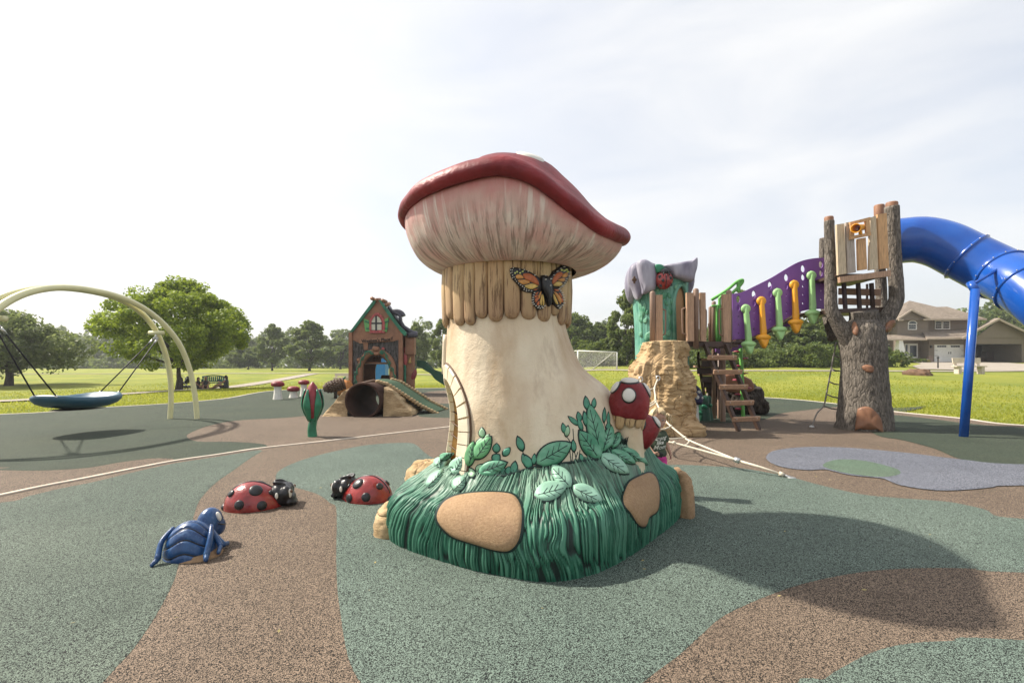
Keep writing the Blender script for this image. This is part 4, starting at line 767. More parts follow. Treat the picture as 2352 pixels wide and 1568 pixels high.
def toadstool(label, loc, hgt, r):
    th = thing('toadstool_seat', label, 'toadstool', loc, 'red capped toadstools in a row')
    a = np.linspace(0, 2 * np.pi, 37)[:-1]; rows = []
    for t_ in np.linspace(0, 1, 9): rows.append([(np.array([math.cos(q), math.sin(q), 0]) * (r * (.72 - .18 * math.sin(t_ * 2.2)) * (1 + .035 * math.sin(9 * q))) + np.array([0, 0, t_ * (hgt - r * .7)])) for q in a])
    add('stem', grid(np.array(rows)[::-1] + np.array(loc), cv=True), M['white'], th)
    pr = cr([(.3, -.02), (.75, -.02), (.96, .12), (1.0, .36), (.9, .60), (.62, .78), (.3, .84), (.004, .85)], 3) * r; add('cap', xf(lathe(pr, 28), np.array(loc) + np.array([0, 0, hgt - .85 * r])), M['cap'], th, attrs={'cr': np.ones(len(pr) * 28)})
    for az, el in ((-100, 70), (-30, 62), (150, 65), (60, 70)):
        d = np.array([math.cos(R(az)) * math.cos(R(el)), math.sin(R(az)) * math.cos(R(el)), 0]); add('spot', ell(np.array(loc) + d * r * 1.1 + np.array([0, 0, hgt - .115 * r]), (r * .16, r * .16, r * .06)), M['white'], th)
toadstool('tall red capped toadstool with white stem, leftmost of the three', tuple(G(638, 917)), .74, .25)
toadstool('short red capped toadstool between the two tall ones', tuple(G(674, 913)), .49, .25)
toadstool('tall red capped toadstool nearest the pinecone', tuple(G(698, 910)), .735, .235)

# ---------------------------------------------------------------- pinecone crawl log and pumpkin
M['cone'] = paint('cone_brown', (.085, .045, .022), .6, .35, 12.); M['pump'] = paint('pumpkin_orange', (.50, .20, .055), .5, .25, 6.)
c0 = P(768, 886, 20.0); pc = thing('pinecone_sculpture', 'brown scaly pinecone sculpture raised on a post beside the pumpkin', 'pinecone', (c0[0], c0[1], 0))
add('core', xf(lathe([(.02, -.46), (.15, -.40), (.24, -.15), (.25, .15), (.22, .36), (.16, .36), (.14, .30), (.004, .28)], 20), c0, (0, R(75), R(20))), M['cone'], pc)
add('post', tube([(c0[0] + .05, c0[1], -.02), (c0[0] + .05, c0[1], c0[2])], .07, 10), M['bark'], pc)
scs = []
for k in range(7):
    for j in range(14):
        a = (j + .5 * (k % 2)) * 2 * math.pi / 14; z = -.40 + k * .11; r = np.interp(z, [-.46, -.3, -.1, .3], [.06, .20, .25, .24]); scs.append(xf(ell((0, 0, 0), (.03, .055, .05), 6, 8), (r * math.cos(a), r * math.sin(a), z), (0, 0, a)))
v, f = merge(scs); add('scales', xf((v, f), c0, (0, R(75), R(20))), M['cone'], pc)['kind'] = 'stuff'
add('rim', xf(lathe([(.17, .36), (.25, .34), (.27, .39), (.22, .43), (.15, .40)], 20), c0, (0, R(75), R(20))), M['brownline'], pc)
c0 = P(789, 890, 21.3); pk = thing('pumpkin_sculpture', 'orange ribbed pumpkin sculpture by the left wall of the playhouse', 'pumpkin', (c0[0], c0[1], 0)); z0 = 0.
a = np.linspace(0, 2 * np.pi, 73)[:-1]; t_ = np.linspace(.03, np.pi - .03, 16); TT, AA = np.meshgrid(t_, a, indexing='ij'); r = .40 * np.sin(TT) ** .8 * (1 - .10 * np.abs(np.sin(AA * 4)) ** .4 + .1)
v, f = grid(np.stack([c0[0] + r * np.cos(AA), c0[1] + r * np.sin(AA), .37 - .37 * np.cos(TT)], -1), cv=True); add('body', (v, f[:, ::-1]), M['pump'], pk)
add('stalk', tube(cr([(c0[0], c0[1], .70), (c0[0] + .02, c0[1], .80), (c0[0] + .09, c0[1], .86)], 4), .04, 8), M['tgreen'], pk)

# ---------------------------------------------------------------- tunnel mound
M['pipe'] = paint('brown_pipe', (.060, .034, .026), .95, .25, 4., spec=.1); M['turf'] = paint('rubber_turf', (.035, .075, .035), .9, .3, 30., .5, 120.)
t = MT('straw_rock'); v_ = t.vec((1.2, 1.2, 5.)); a = t.noise(9., 6, v_, .7); base = t.mix(t.ramp(a, (.35, 0.), (.65, 1.)), (.26, .17, .085), (.56, .42, .25)); base = t.mix(t.ramp(t.noise(2., 3), (.4, 0.), (.7, .5)), base, (.44, .31, .17)); t.bump(a, .8, .04); M['straw'] = t.done(base, .8, .2)
tm = thing('tunnel_mound', 'straw coloured stone mound with a brown pipe tunnel and green ramp on top', 'tunnel', (-3.95, 13.3, 0))
pcx, pcy, pz, pr_ = -3.95, 12.72, .425, .47
yy = np.linspace(pcy, pcy + 1.7, 10); pp = [(pcx + .16 * (y - pcy), y, pz) for y in yy]
ring_ = []
for r0, dy in ((.47, .0), (.475, .25), (.475, 1.7), (.42, 1.7), (.42, .02), (.43, -.02), (.46, -.02)):
    ring_.append([(pcx + .16 * dy + r0 * math.cos(q), pcy + dy, pz + r0 * math.sin(q)) for q in np.linspace(0, 2 * np.pi, 49)[:-1]])
add('pipe', grid(np.array(ring_ + ring_[:1]), cv=True), M['pipe'], tm)
add('pipe_lip', tube([(pcx + .455 * math.cos(q), pcy - .01, pz + .455 * math.sin(q)) for q in np.linspace(0, 2 * np.pi, 49)[:-1]], .035, 8, closed=True), M['pipe'], tm)
def flank(x0, x1, zt0, seed, name):
    rows = []
    for u_ in np.linspace(0, 1, 46):
        x = lerp(x0, x1, u_); top = np.interp(u_, [0, .25, .6, .9, 1.], [zt0, zt0 * .86, zt0 * .45, zt0 * .16, .02]); row = []
        for w in np.linspace(0, 1, 30):
            if w < .45: y, z = pcy + .18 + .05 * w, top * w / .45
            else: y, z = pcy + .23 + (w - .45) / .55 * 1.5, top
            n_ = fbm(np.array([x * 3, y * 3, z * 9]) + seed, 3, seed) - .5; st_ = math.floor((z + .05 * n_) * 14) / 14.; row.append((x + .10 * n_, y - .10 * (1 - w) * (1 - z / .9) - .16 * n_ * (w < .6), z + .05 * n_ if z > .03 else z))
        rows.append(row)
    v, f = grid(np.array(rows)); add(name, (v, f if x1 < x0 else f[:, ::-1]), M['straw'], tm)
flank(pcx + .50, -2.66, .78, 4, 'stone_flank'); flank(pcx - .46, -5.08, .74, 8, 'stone_flank')
rows = []
for u_ in np.linspace(0, 1, 30):
    x = lerp(-4.5, -2.2, u_); z = np.interp(u_, [0, .12, .28, .42, .6, .8, 1.], [.62, .86, .955, .86, .58, .26, .01]); rows.append([(x + .15 * w, 13.25 + 1.0 * w + .5 * u_, z + .02 * math.sin(w * 3)) for w in np.linspace(0, 1, 8)])
rows = np.array(rows)
v, f = grid(rows); rp_ = add('turf_ramp', (v, f[:, ::1]), M['turf'], tm)
rows2 = [[tuple(r_[0]), (r_[0][0], r_[0][1] - .01, max(0, r_[0][2] - .25))] for r_ in rows]; add('ramp_edge', tube(rows[:, 0] + np.array([0, -.03, -.02]), .045, 7), M['cone'], tm)
for k in range(22):
    p_ = rows[min(29, 9 + k // 1)][0] if k < 20 else rows[29][0]; v, f, cv = rock_lump(p_ + np.array([.06, -.10, -.02]), (.07, .06, .05), 30 + k, .2, 10, 14); add('stone', (v, f), M['straw'], tm)
    p_ = rows[min(29, 9 + k // 1)][-1]; v, f, cv = rock_lump(p_ + np.array([.03, .04, .0]), (.06, .06, .05), 60 + k, .2, 10, 14); add('stone', (v, f), M['straw'], tm)

# ---------------------------------------------------------------- storybook playhouse
M['hsign'] = paint('sign_wood', (.34, .17, .095), .6, .2, 6.); M['hwood'] = paint('playhouse_brown', (.27, .128, .070), .55, .25, 4., .2, 30.); M['hgreen'] = paint('trim_green', (.020, .155, .085), .45, .35, 5.); M['slate'] = paint('roof_slate_purple', (.065, .062, .078), .6, .35, 3., .3, 18.); M['pink'] = paint('pink_brick', (.42, .085, .085), .5, .2, 12.); M['lgreen'] = paint('shutter_green', (.13, .36, .11), .5, .35, 12.); M['pane'] = paint('cream_pane', (.55, .53, .42), .4, .12, 9.)
t = MT('thatch_bark'); v_ = t.vec((1, 1, .16)); a = t.noise(24., 6, v_, .7, .6); base = t.mix(t.ramp(a, (.38, 0.), (.64, 1.)), (.02, .018, .018), (.17, .155, .145)); t.bump(a, .9, .05); M['thatch'] = t.done(base, .8, .2)
HYd = 22.0
def hp(zx, zy, d=HYd): return P((650 + zx * .2678) / 1.06293, (680 + zy * .2678) / 1.06293, d)
ho = hp(1010, 1070); ph_ = thing('playhouse', 'brown storybook playhouse with green gable trim and an arched doorway', 'playhouse', (ho[0], HYd, 0))
def hxz(L): return [(p[0], p[2]) for p in (hp(*q) for q in L)]
UX, UZ, UF = (1, 0, 0), (0, 0, 1), (0, -1, 0)
def plate(name, L, m, y=HYd, h=.05, par=None, smooth=False): return add(name, prism(hxz(L), (0, y, 0), UX, UZ, UF, h), m, par or ph_, smooth=smooth)
def arch(cx_, y0, w, top, n=14): return [(cx_ - w, y0)] + [(cx_ - w * math.cos(q), lerp(y0, top, 1) + (y0 - top) * .0 + (1 - math.sin(q)) * min(w * 1.1, (y0 - top))) for q in np.linspace(0, np.pi, n)] + [(cx_ + w, y0)]
door = arch(1005, 1068, 122, 706)
wall_o = [(770, 1072), (883, 1072)] + [(x, y) for x, y in door[1:-1]] + [(1127, 1072), (1250, 1072), (1250, 492), (770, 492)]
plate('wall', [(770, 1072), (883, 1072)] + door[1:-1] + [(1127, 1072), (1250, 1072), (1250, 492), (770, 492)], M['thatch'], HYd, .10)
add('wall', prism([(q[0], q[1]) for q in hxz([(770, 1072), (883, 1072)] + door[1:-1] + [(1127, 1072), (1250, 1072), (1250, 492), (770, 492)])], (0, HYd + 2.0, 0), UX, UZ, UF, .08), M['hwood'], ph_, smooth=False)
plate('gable', [(782, 492), (1010, 205), (1030, 205), (1245, 492)], M['hwood'], HYd, .12)
plate('lintel_board', [(768, 492), (1252, 492), (1252, 545), (1160, 575), (860, 590), (768, 545)], M['hwood'], HYd - .101, .03)
plate('post', [(764, 1074), (796, 1074), (796, 492), (766, 492)], M['hwood'], HYd - .08, .14); plate('post', [(1216, 1074), (1252, 1074), (1252, 492), (1216, 492)], M['hwood'], HYd - .08, .14)
for L in ([(775, 490), (800, 490), (1000, 235), (1012, 205), (985, 210)], ): plate('gable_trim', L, M['hgreen'], HYd - .12, .12)
plate('gable_trim', [(1035, 200), (1058, 205), (1130, 300), (1215, 420), (1292, 500), (1275, 525), (1240, 495), (1160, 390), (1080, 275)], M['hgreen'], HYd - .12, .12)
ap, er, el = hp(1015, 195), hp(1300, 515), hp(765, 500)
for E, nm in ((er, 'roof'), (el, 'roof')):
    d = np.array([0, 2.2, 0]); th_ = np.array([0, 0, .10]); rows = []
    for s in np.linspace(0, 1, 12):
        q = lerp(ap, E, s) + np.array([0, 0, -.20 * math.sin(math.pi * s)]); rows.append([q + d * w + np.array([0, 0, .06 * (fbm(np.array([q[0] * 2, w * 4, 1.]), 2, 4) - .5)]) for w in np.linspace(0, 1, 9)])
    o_ = add('roof', grid(np.array(rows)), M['slate'], ph_); m_ = o_.modifiers.new('t', 'SOLIDIFY'); m_.thickness = .09; m_.offset = 0
# the slate side roof that curls up with a dormer hood
sl_ = []
for s in np.linspace(0, 1, 18):
    zx = np.interp(s, [0, .2, .35, .5, .7, .9, 1], [1100, 1150, 1215, 1230, 1255, 1330, 1378]); zy = np.interp(s, [0, .2, .35, .5, .7, .9, 1], [260, 300, 330, 400, 440, 490, 500]); sl_.append([hp(zx, zy + 6 * math.sin(w * 5), HYd + .2 + 1.5 * w) for w in np.linspace(0, 1, 8)])
o_ = add('roof', grid(np.array(sl_)), M['slate'], ph_); m_ = o_.modifiers.new('t', 'SOLIDIFY'); m_.thickness = .14; m_.offset = 0
q = [hp(1150, 300, HYd + .5), hp(1195, 300, HYd + .5), hp(1230, 318, HYd + .5), hp(1243, 345, HYd + .5)]; add('dormer_hood', tube(cr(q, 4), np.linspace(.10, .16, 13), 10), M['slate'], ph_)
add('dormer_window', ell(hp(1232, 378, HYd + .45), (.05, .08, .18)), M['white'], ph_)
add('roof_eave', tube([hp(1290, 515, HYd + .05), hp(1340, 512, HYd + .05), hp(1378, 510, HYd + .1)], .13, 10), M['slate'], ph_)
for a, b in (((962, 180), (1000, 200)), ((1000, 195), (1034, 192)), ((1060, 200), (1092, 212)), ((1095, 240), (1122, 228))):
    add('ridge_log', tube([hp(*a, HYd - .22), lerp(hp(*a, HYd - .22), hp(*b, HYd + .25), .5), hp(*b, HYd + .25)], .085, 10), M['hwood'], ph_)
# window
win = add('window', prism(hxz(arch(1012, 482, 62, 335)), (0, HYd - .12, 0), UX, UZ, UF, .03), M['pink'], ph_, smooth=False)
wc = [(1012 - 48 * math.cos(q), 400 - 62 * math.sin(q)) for q in np.linspace(0, np.pi, 12)]
for hx_ in (0, 1):
    for L in ([(964 if not hx_ else 1020, 470), (1004 if not hx_ else 1060, 470), (1004 if not hx_ else 1060, 418), (964 if not hx_ else 1020, 418)], ([(964, 403), (1004, 403), (1004, 345), (985, 358), (970, 378)] if not hx_ else [(1020, 403), (1060, 403), (1053, 378), (1040, 358), (1020, 345)])):
        add('pane', prism(hxz(L), (0, HYd - .158, 0), UX, UZ, UF, .02), M['pane'], win, smooth=False)
for L in ([(1004, 478), (1020, 478), (1020, 345), (1004, 345)], [(958, 418), (1066, 418), (1066, 403), (958, 403)]): add('mullion', prism(hxz(L), (0, HYd - (.161 if L[0][0] == 1004 else .156), 0), UX, UZ, UF, .03), M['black'], win, smooth=False)
pts_ = [(950, 470), (950, 425), (952, 385), (968, 355), (990, 330), (1012, 318), (1034, 330), (1056, 355), (1072, 385), (1074, 425), (1074, 470)]
for k in range(len(pts_) - 1):
    a, b = hp(*pts_[k], HYd - .17), hp(*pts_[k + 1], HYd - .17); add('brick', beam(lerp(a, b, .05), lerp(a, b, .95), .09, .11, up=(0, 1, 0)), M['pink'], win, smooth=False)
for k in range(5): a, b = hp(944 + k * 28, 487, HYd - .17), hp(970 + k * 28, 487, HYd - .17); add('brick', beam(a, b, .09, .12, up=(0, 1, 0)), M['pink'], win, smooth=False)
for L in ([(893, 360), (945, 385), (955, 480), (915, 485)], [(1124, 355), (1080, 380), (1070, 480), (1108, 488)]):
    sh = plate('shutter', L, M['lgreen'], HYd - .12, .05)
    for v_ in (.22, .75):
        a = lerp(np.array(L[0]), np.array(L[3]), v_); b = lerp(np.array(L[1]), np.array(L[2]), v_); add('batten', beam(hp(*a, HYd - .185), hp(*b, HYd - .185), .02, .06, up=(0, 0, 1)), M['hgreen'], sh, smooth=False)
# sign
sgn = plate('sign_board', [(860, 560), (1145, 532), (1148, 565), (862, 594)], M['hsign'], HYd - .17, .05); M['signlet'] = paint('sign_letter', (.02, .010, .008), .6, .2)
c = hp(1000, 562, HYd - .232); add('lettering', xf(text_vf("Weebee's Place", .205, .006, 0., .006), c, (R(90), R(-4.5), 0)), M['signlet'], sgn, smooth=False); c = hp(1146, 548, HYd - .23); add('flower_mark', tube(cr([c + np.array([0, 0, -.05]), c, c + np.array([.01, 0, .09])], 3), .018, 6), M['signlet'], sgn)
plate('sign_post', [(893, 590), (938, 585), (935, 650), (900, 650)], M['hwood'], HYd - .12, .05)
# arch frame with vines
ax = arch(1005, 1068, 150, 668); fr_ = [hp(*q, HYd - .16) for q in ax]; add('arch_frame', tube(cr(fr_, 3), .15, 10), M['hwood'], ph_)
add('keystone', merge(box(hp(1000, 640, HYd - .26), (.30, .22, .22), (0, R(8), 0), .05), box(hp(1005, 685, HYd - .26), (.24, .2, .16), (0, R(-6), 0), .05)), M['hwood'], ph_); add('bracket', box(hp(845, 740, HYd - .22), (.16, .18, .16), bev=.04), M['hwood'], ph_); add('flower', ell(hp(1065, 640, HYd - .26), (.07, .06, .07)), M['pink'], ph_)
for s in (-1, 1):
    base = [(845, 1050), (825, 980), (812, 900), (830, 830), (860, 760), (890, 700), (935, 660), (975, 690)] if s < 0 else [(1140, 1000), (1165, 930), (1165, 860), (1130, 800), (1110, 740), (1080, 680), (1045, 655), (1060, 690)]
    vi = add('vine', tube(np.array([hp(x + 7 * math.sin(i * 1.1), y, HYd - .33) for i, (x, y) in enumerate(cr(base, 5))]), .026, 7), M['hgreen'], ph_)
    for k, q in enumerate(cr(base, 2)[1::2]):
        add('curl', tube(np.array([hp(q[0] + (16 + 3 * i) * math.cos(i * .9 + k) * (1 - i / 9), q[1] + (16 + 3 * i) * math.sin(i * .9 + k) * (1 - i / 9), HYd - .34) for i in range(8)]), .016, 6), M['hgreen'], vi)
# inside: floor deck, rear barrel, side block, slide
add('deck_rail', beam(hp(880, 775, HYd + .9), hp(1130, 775, HYd + .9), .06, .06), M['galv'], ph_, smooth=False)
for x in (930, 965, 1000, 1035): add('deck_board', beam(hp(x, 700, HYd + 1.0), hp(x, 770, HYd + 1.0), .14, .03, up=(0, 1, 0)), M['hwood'], ph_, smooth=False)
add('side_wall', box((hp(770, 0)[0], HYd + 1.0, 1.4), (.08, 1.9, 2.8)), M['hwood'], ph_, smooth=False); add('side_wall', box((hp(1240, 0)[0], HYd + 1.35, 1.4), (.08, 1.2, 2.8)), M['hwood'], ph_, smooth=False)
add('floor', box((hp(1005, 0)[0], HYd + 1.0, 1.48), (2.3, 1.8, .08)), M['hwood'], ph_, smooth=False)
add('barrel', lathe([(.02, 0), (.22, 0), (.27, .25), (.28, .45), (.26, .68), (.21, .9), (.02, .9)], 20, hp(1090, 0, HYd + 1.4) * np.array([1, 1, 0])), M['cone'], ph_)
plate('side_panel', [(1262, 535), (1345, 532), (1345, 690), (1262, 690)], M['hwood'], HYd + .5, .4); plate('side_panel', [(1268, 690), (1338, 690), (1338, 1056), (1268, 1056)], M['hwood'], HYd + .45, .2)
M['tan'] = paint('tan_mark', (.45, .32, .10), .5, .1); add('wall_emblem', merge(tube(cr([hp(1305, 770, HYd + .235), hp(1308, 745, HYd + .235), hp(1316, 715, HYd + .235)], 4), [.05, .06, .06, .055, .05, .045, .04, .03, .02], 8), tube([hp(1299, 768, HYd + .235), hp(1328, 764, HYd + .235)], .018, 6)), M['tan'], ph_)
add('flower_panel', merge(ell(hp(1266, 735, HYd + .2), (.10, .10, .32)), ell(hp(1266, 650, HYd + .2), (.06, .06, .14))), M['pink'], ph_); add('flower_panel', ell(hp(1345, 880, HYd + .3), (.13, .08, .28), rot=(0, R(18), 0)), M['tred'], ph_); add('flower_stem', tube([hp(1264, 1050, HYd + .2), hp(1264, 780, HYd + .2)], .06, 8), M['tgreen'], ph_)
M['dslide'] = paint('dark_green_plastic', (.012, .070, .036), .4, .15, 4., .05); top_ = [(1340, 740), (1400, 750), (1450, 790), (1490, 830), (1545, 850), (1600, 890), (1640, 950), (1680, 1000)]; bot_ = [(1690, 1012), (1640, 1000), (1570, 960), (1510, 920), (1470, 870), (1420, 840), (1380, 815), (1340, 800)]
for y in (HYd + .9, HYd + 1.4): plate('slide_side', [tuple(q) for q in cr(top_, 3)] + [tuple(q) for q in cr(bot_, 3)], M['dslide'], y, .05)
ch = cr(bot_, 3)[:: -1]; add('slide_chute', grid(np.array([[hp(x, y - 14, HYd + .92), hp(x, y - 14, HYd + 1.36)] for x, y in ch])), M['dslide'], ph_)

# ---------------------------------------------------------------- right hand structures
def zz(ox, oy, k): return lambda x, y, d: P((ox + x * k) / 1.06293, (oy + y * k) / 1.06293, d)
z3, z6, z7, z8, z4 = zz(1500, 580, .3444), zz(1510, 610, .1722), zz(1640, 780, .17857), zz(1980, 470, .21053), zz(1980, 460, .40816)
def slab(pts, h, c=None, back=.35, bend=0., rings=((1, 0), (.96, .55), (.86, .88), (.6, 1.), (.3, 1.02))):
    """solid pillow with a traced outline standing upright, its front towards -Y"""
    p = np.asarray(pts, float); c = p.mean(0); n = len(p); V = []
    for s, hh in list(rings)[::-1]: V.append(c + (p - c) * s + np.array([0, -h * hh, 0]))
    for s, hh in list(rings)[1:]: V.append(c + (p - c) * s + np.array([0, h * back * hh, 0]))
    m = len(V); v = np.concatenate(V); v[:, 1] += bend * (v[:, 0] - c[0]) ** 2; f = []
    for k in range(m - 1):
        for i in range(n): j = (i + 1) % n; f.append([k * n + i, k * n + j, (k + 1) * n + j, (k + 1) * n + i])
    f += [list(range(n))[::-1], list(range((m - 1) * n, m * n))]; x, z = p[:, 0], p[:, 2]
    if np.sum(x * np.roll(z, -1) - np.roll(x, -1) * z) > 0: f = [q[::-1] for q in f]
    return v, f
def quad(L, h): # flat board from four traced corners
    p = np.asarray(L, float); return prism([(q[0], q[2]) for q in p], (0, p[:, 1].mean(), 0), (1, 0, 0), (0, 0, 1), (0, -1, 0), h)
# climbing rock
rk = thing('climbing_rock', 'tall layered sandstone coloured climbing rock under the flower tower', 'climbing rock', (3.1, 9.75, 0))
zz_ = np.linspace(-.03, 1.84, 130); aa = np.linspace(0, 2 * np.pi, 181)[:-1]; A_, Z_ = np.meshgrid(aa, zz_, indexing='ij')
xl = np.interp(Z_, [0, .3, .6, .9, 1.2, 1.35, 1.5, 1.62, 1.84], [2.58, 2.52, 2.50, 2.50, 2.50, 2.54, 2.62, 2.72, 2.78]); xr = np.interp(Z_, [0, .12, .35, .6, .95, 1.15, 1.3, 1.55, 1.84], [3.72, 3.74, 3.66, 3.60, 3.52, 3.60, 3.55, 3.54, 3.44]); dep = np.interp(Z_, [0, .5, 1.2, 1.84], [.66, .58, .54, .42])
sg = lambda q, e: np.sign(q) * np.abs(q) ** e
X_ = (xl + xr) / 2 + (xr - xl) / 2 * sg(np.cos(A_), .75); Y_ = 9.75 + dep * sg(np.sin(A_), .75); q = np.stack([X_, Y_, Z_], -1)
bigf = fbm(q * np.array([1.5, 1.5, 1.15]), 3, 3); lay = bigf * 11 + 1.4 * fbm(q * np.array([2., 2., 5.]), 3, 13); fr = lay - np.floor(lay); crk = np.minimum(fr, 1 - fr) * 2
stp = (np.floor(lay) + ss(.0, .35, fr)) / 11.; colz = fbm(np.stack([np.cos(A_) * 2.4, np.sin(A_) * 2.4, Z_ * .5], -1), 2, 23); blk = np.floor(colz * 7) / 7
dsp = .55 * (stp - .55) + .35 * (blk - .5) + .07 * (fbm(q * 4.5, 4, 17) - .5) + .055 * (fbm(q * np.array([2.6, 2.6, 20]), 4, 19) - .5); dsp = np.clip(dsp, -.14, .14); crk = .35 + .65 * np.clip(crk * 1.6, 0, 1); dirv = np.stack([np.cos(A_), np.sin(A_), 0 * A_], -1); q = q + dirv * dsp[..., None]
top = np.concatenate([q, (np.array([3.1, 9.75, 0]) + (q[:, -1:] - np.array([3.1, 9.75, 0])) * np.array([.5, .5, 1]) + np.array([0, 0, .02])), np.broadcast_to(np.array([3.1, 9.75, 1.87]), (180, 1, 3))], 1)
add('rock_body', grid(top, cu=True), M['rock'], rk, attrs={'cv': np.concatenate([crk * .8 + .15, np.ones((180, 2))], 1).ravel()}); RB = bvh_of(grid(top, cu=True))
for k, (x, y, z) in enumerate(((3.45, 9.25, .10), (2.75, 9.2, .08))):
    v, f, cv = rock_lump((x, y, z), (.28, .22, .17), 71 + k, .2); add('rock_foot', (v, f), M['rock'], rk, attrs={'cv': cv * .5 + .4})
# flower tower
M['fgreen'] = None
t = MT('flower_stem_green'); v_ = t.vec((1, 1, .06)); a = t.noise(20., 5, v_, .6, .3); base = t.mix(t.ramp(a, (.38, 0.), (.62, 1.)), (.05, .20, .15), (.14, .38, .28)); base = t.mix(t.ramp(t.noise(2.5, 3), (.4, 0.), (.7, .6)), base, (.24, .47, .36)); t.bump(a, .7, .03); M['fgreen'] = t.done(base, .5, .4)
t = MT('lilac_petal'); a = t.noise(3., 5, t.vec((1, 1, .3))); base = t.mix(t.ramp(a, (.35, 0.), (.68, 1.)), (.17, .155, .215), (.42, .41, .47)); t.bump(t.noise(12., 5, t.vec((1, 1, .2))), .3, .03); M['lilac'] = t.done(base, .5, .4)
FX, FY, FR = 3.56, 11.45, .63
ft_ = thing('flower_tower', 'green stem shaped tower with drooping lilac petals and a ladybug above its door', 'play tower', (FX, FY, 0))
pa = np.linspace(-np.pi, np.pi, 145)[:-1]; pz_ = np.linspace(.0, 3.62, 92); A_, Z_ = np.meshgrid(pa, pz_, indexing='ij')
rr_ = FR * (1 + .05 * np.cos(Z_ * 1.6)) * (1 + .012 * np.sin(A_ * 38 + 2 * np.sin(Z_ * 2)))
q = np.stack([FX - .03 * (Z_ - 2) + rr_ * np.cos(A_), FY + rr_ * np.sin(A_), Z_], -1); v, f = grid(q, cu=True); FB = bvh_of((v, f))
fa_ = np.degrees(np.repeat((pa + pa[1] / 2 - pa[0] / 2)[:, None], 91, 1)).ravel(); fz_ = np.repeat((pz_[:-1] + .02)[None], 144, 0).ravel(); da = (fa_ + 58) / 21.; dzz = (fz_ - 2.72) / .47; hole = (np.abs(da) < 1) & (fz_ > 1.85) & ((dzz < 0) | (da ** 2 + dzz ** 2 < 1))
add('stem', (v, f[~hole]), M['fgreen'], ft_)
M['tanin'] = paint('tan_lining', (.42, .24, .115), .6, .12, 4.); qi = np.stack([FX - .03 * (Z_ - 2) + (FR - .06) * np.cos(A_), FY + (FR - .06) * np.sin(A_), Z_], -1)[::3, ::4]; add('lining', grid(qi[:, ::-1], cu=True), M['tanin'], ft_)
jm = [(-58 - 21 * math.cos(s) , 2.72 + .47 * math.sin(s)) for s in np.linspace(0, np.pi, 20)]; jm = [(-79, 1.85)] + jm + [(-37, 1.85)]
fp = lambda ad, z, r: np.array([FX - .03 * (z - 2) + r * math.cos(R(ad)), FY + r * math.sin(R(ad)), z]); add('door_frame', tube([fp(a_, z, FR + .005) for a_, z in jm], .045, 8), M['fgreen'], ft_)
def zc(f_, L): return [f_(x, y, 10.85) for x, y in L]
PET = [[(145, 330), (165, 240), (210, 195), (255, 175), (275, 200), (270, 330), (300, 480), (335, 600), (320, 680), (280, 705), (255, 690), (200, 540), (155, 430)],
       [(262, 180), (300, 145), (350, 135), (400, 150), (460, 185), (520, 215), (532, 330), (525, 480), (510, 570), (440, 600), (345, 635), (330, 560), (290, 400), (268, 280)],
       [(630, 220), (740, 200), (850, 185), (960, 165), (1050, 150), (1095, 112), (1115, 130), (1112, 240), (1080, 350), (1060, 440), (1000, 450), (880, 420), (780, 390), (750, 340), (680, 270)]]
for k, L in enumerate(PET):
    d = (11.05, 10.82, 10.80)[k]; add('petal', slab(cr([z6(x, y, d) for x, y in L], 3, True), .16, back=1.6, bend=.25), M['lilac'], ft_)
for ang, h0 in ((60, 3.5), (110, 3.55), (165, 3.4), (15, 3.5)): 
    c = fp(ang, h0 - .1, FR); add('petal', ell(c, (.18, .42, .45), 12, 18, (0, 0, R(ang))), M['lilac'], ft_)
add('leaf', slab(cr([z6(x, y, 10.70) for x, y in ((510, 215), (570, 205), (620, 220), (650, 270), (640, 330), (590, 320), (540, 330), (515, 270))], 3, True), .08), M['tgreen'], ft_)
c = z6(645, 425, 10.72); r0 = .205; lb = add('ladybug_ornament', ell(c, (r0 * .97, .17, r0 * 1.05)), M['lady'], ft_)
add('head', merge(ell(c + np.array([0, -.04, r0 * .80]), (.13, .12, .09)), *[tube([c + np.array([s * .05, -.15, r0 * .75]), c + np.array([s * .07, -.175, r0 * .35])], .014, 6) for s in (-1, 1)]), M['black'], lb)
for x, z in ((-.13, .05), (.10, .02), (-.07, -.04), (-.10, -.14), (.14, .11), (.13, -.12)):
    yv = .17 * math.sqrt(max(.05, 1 - (x / (r0 * .97)) ** 2 - (z / (r0 * 1.05)) ** 2)); add('spot', ell(c + np.array([x, -yv, z]), (.034, .014, .036)), M['black'], lb)
add('wing_line', tube([c + np.array([0, -.172, z_]) * np.array([1, math.sqrt(max(.1, 1 - (z_ / .215) ** 2)), 1]) for z_ in np.linspace(.08, -.19, 6)], .008, 5), M['black'], lb)
for L, w in ((((300, 720), (350, 960)), 55), (((350, 940), (380, 740)), 62), (((360, 1040), (410, 960)), 60), (((380, 1290), (470, 1150)), 100), (((310, 1230), (330, 1160)), 50), (((330, 1040), (305, 920)), 50), (((600, 690), (690, 600)), 90), (((740, 690), (700, 600)), 50), (((700, 790), (655, 710)), 50), (((740, 770), (770, 690)), 45), (((740, 930), (725, 810)), 60), (((680, 1230), (735, 1130)), 75), (((700, 1290), (630, 1190)), 50), (((540, 580), (590, 550)), 45), (((900, 500), (970, 480)), 40), (((790, 560), (850, 470)), 50), (((400, 920), (420, 840)), 40), (((320, 1430), (330, 1330)), 60)):
    Lp = [((1510 + x * .1722) / 1.06293, (610 + y * .1722) / 1.06293) for x, y in leafpx(L[0], L[1], w)]; add('leaf', spuff(FB, Lp, .028, 10.9), M['sleaf'], ft_)
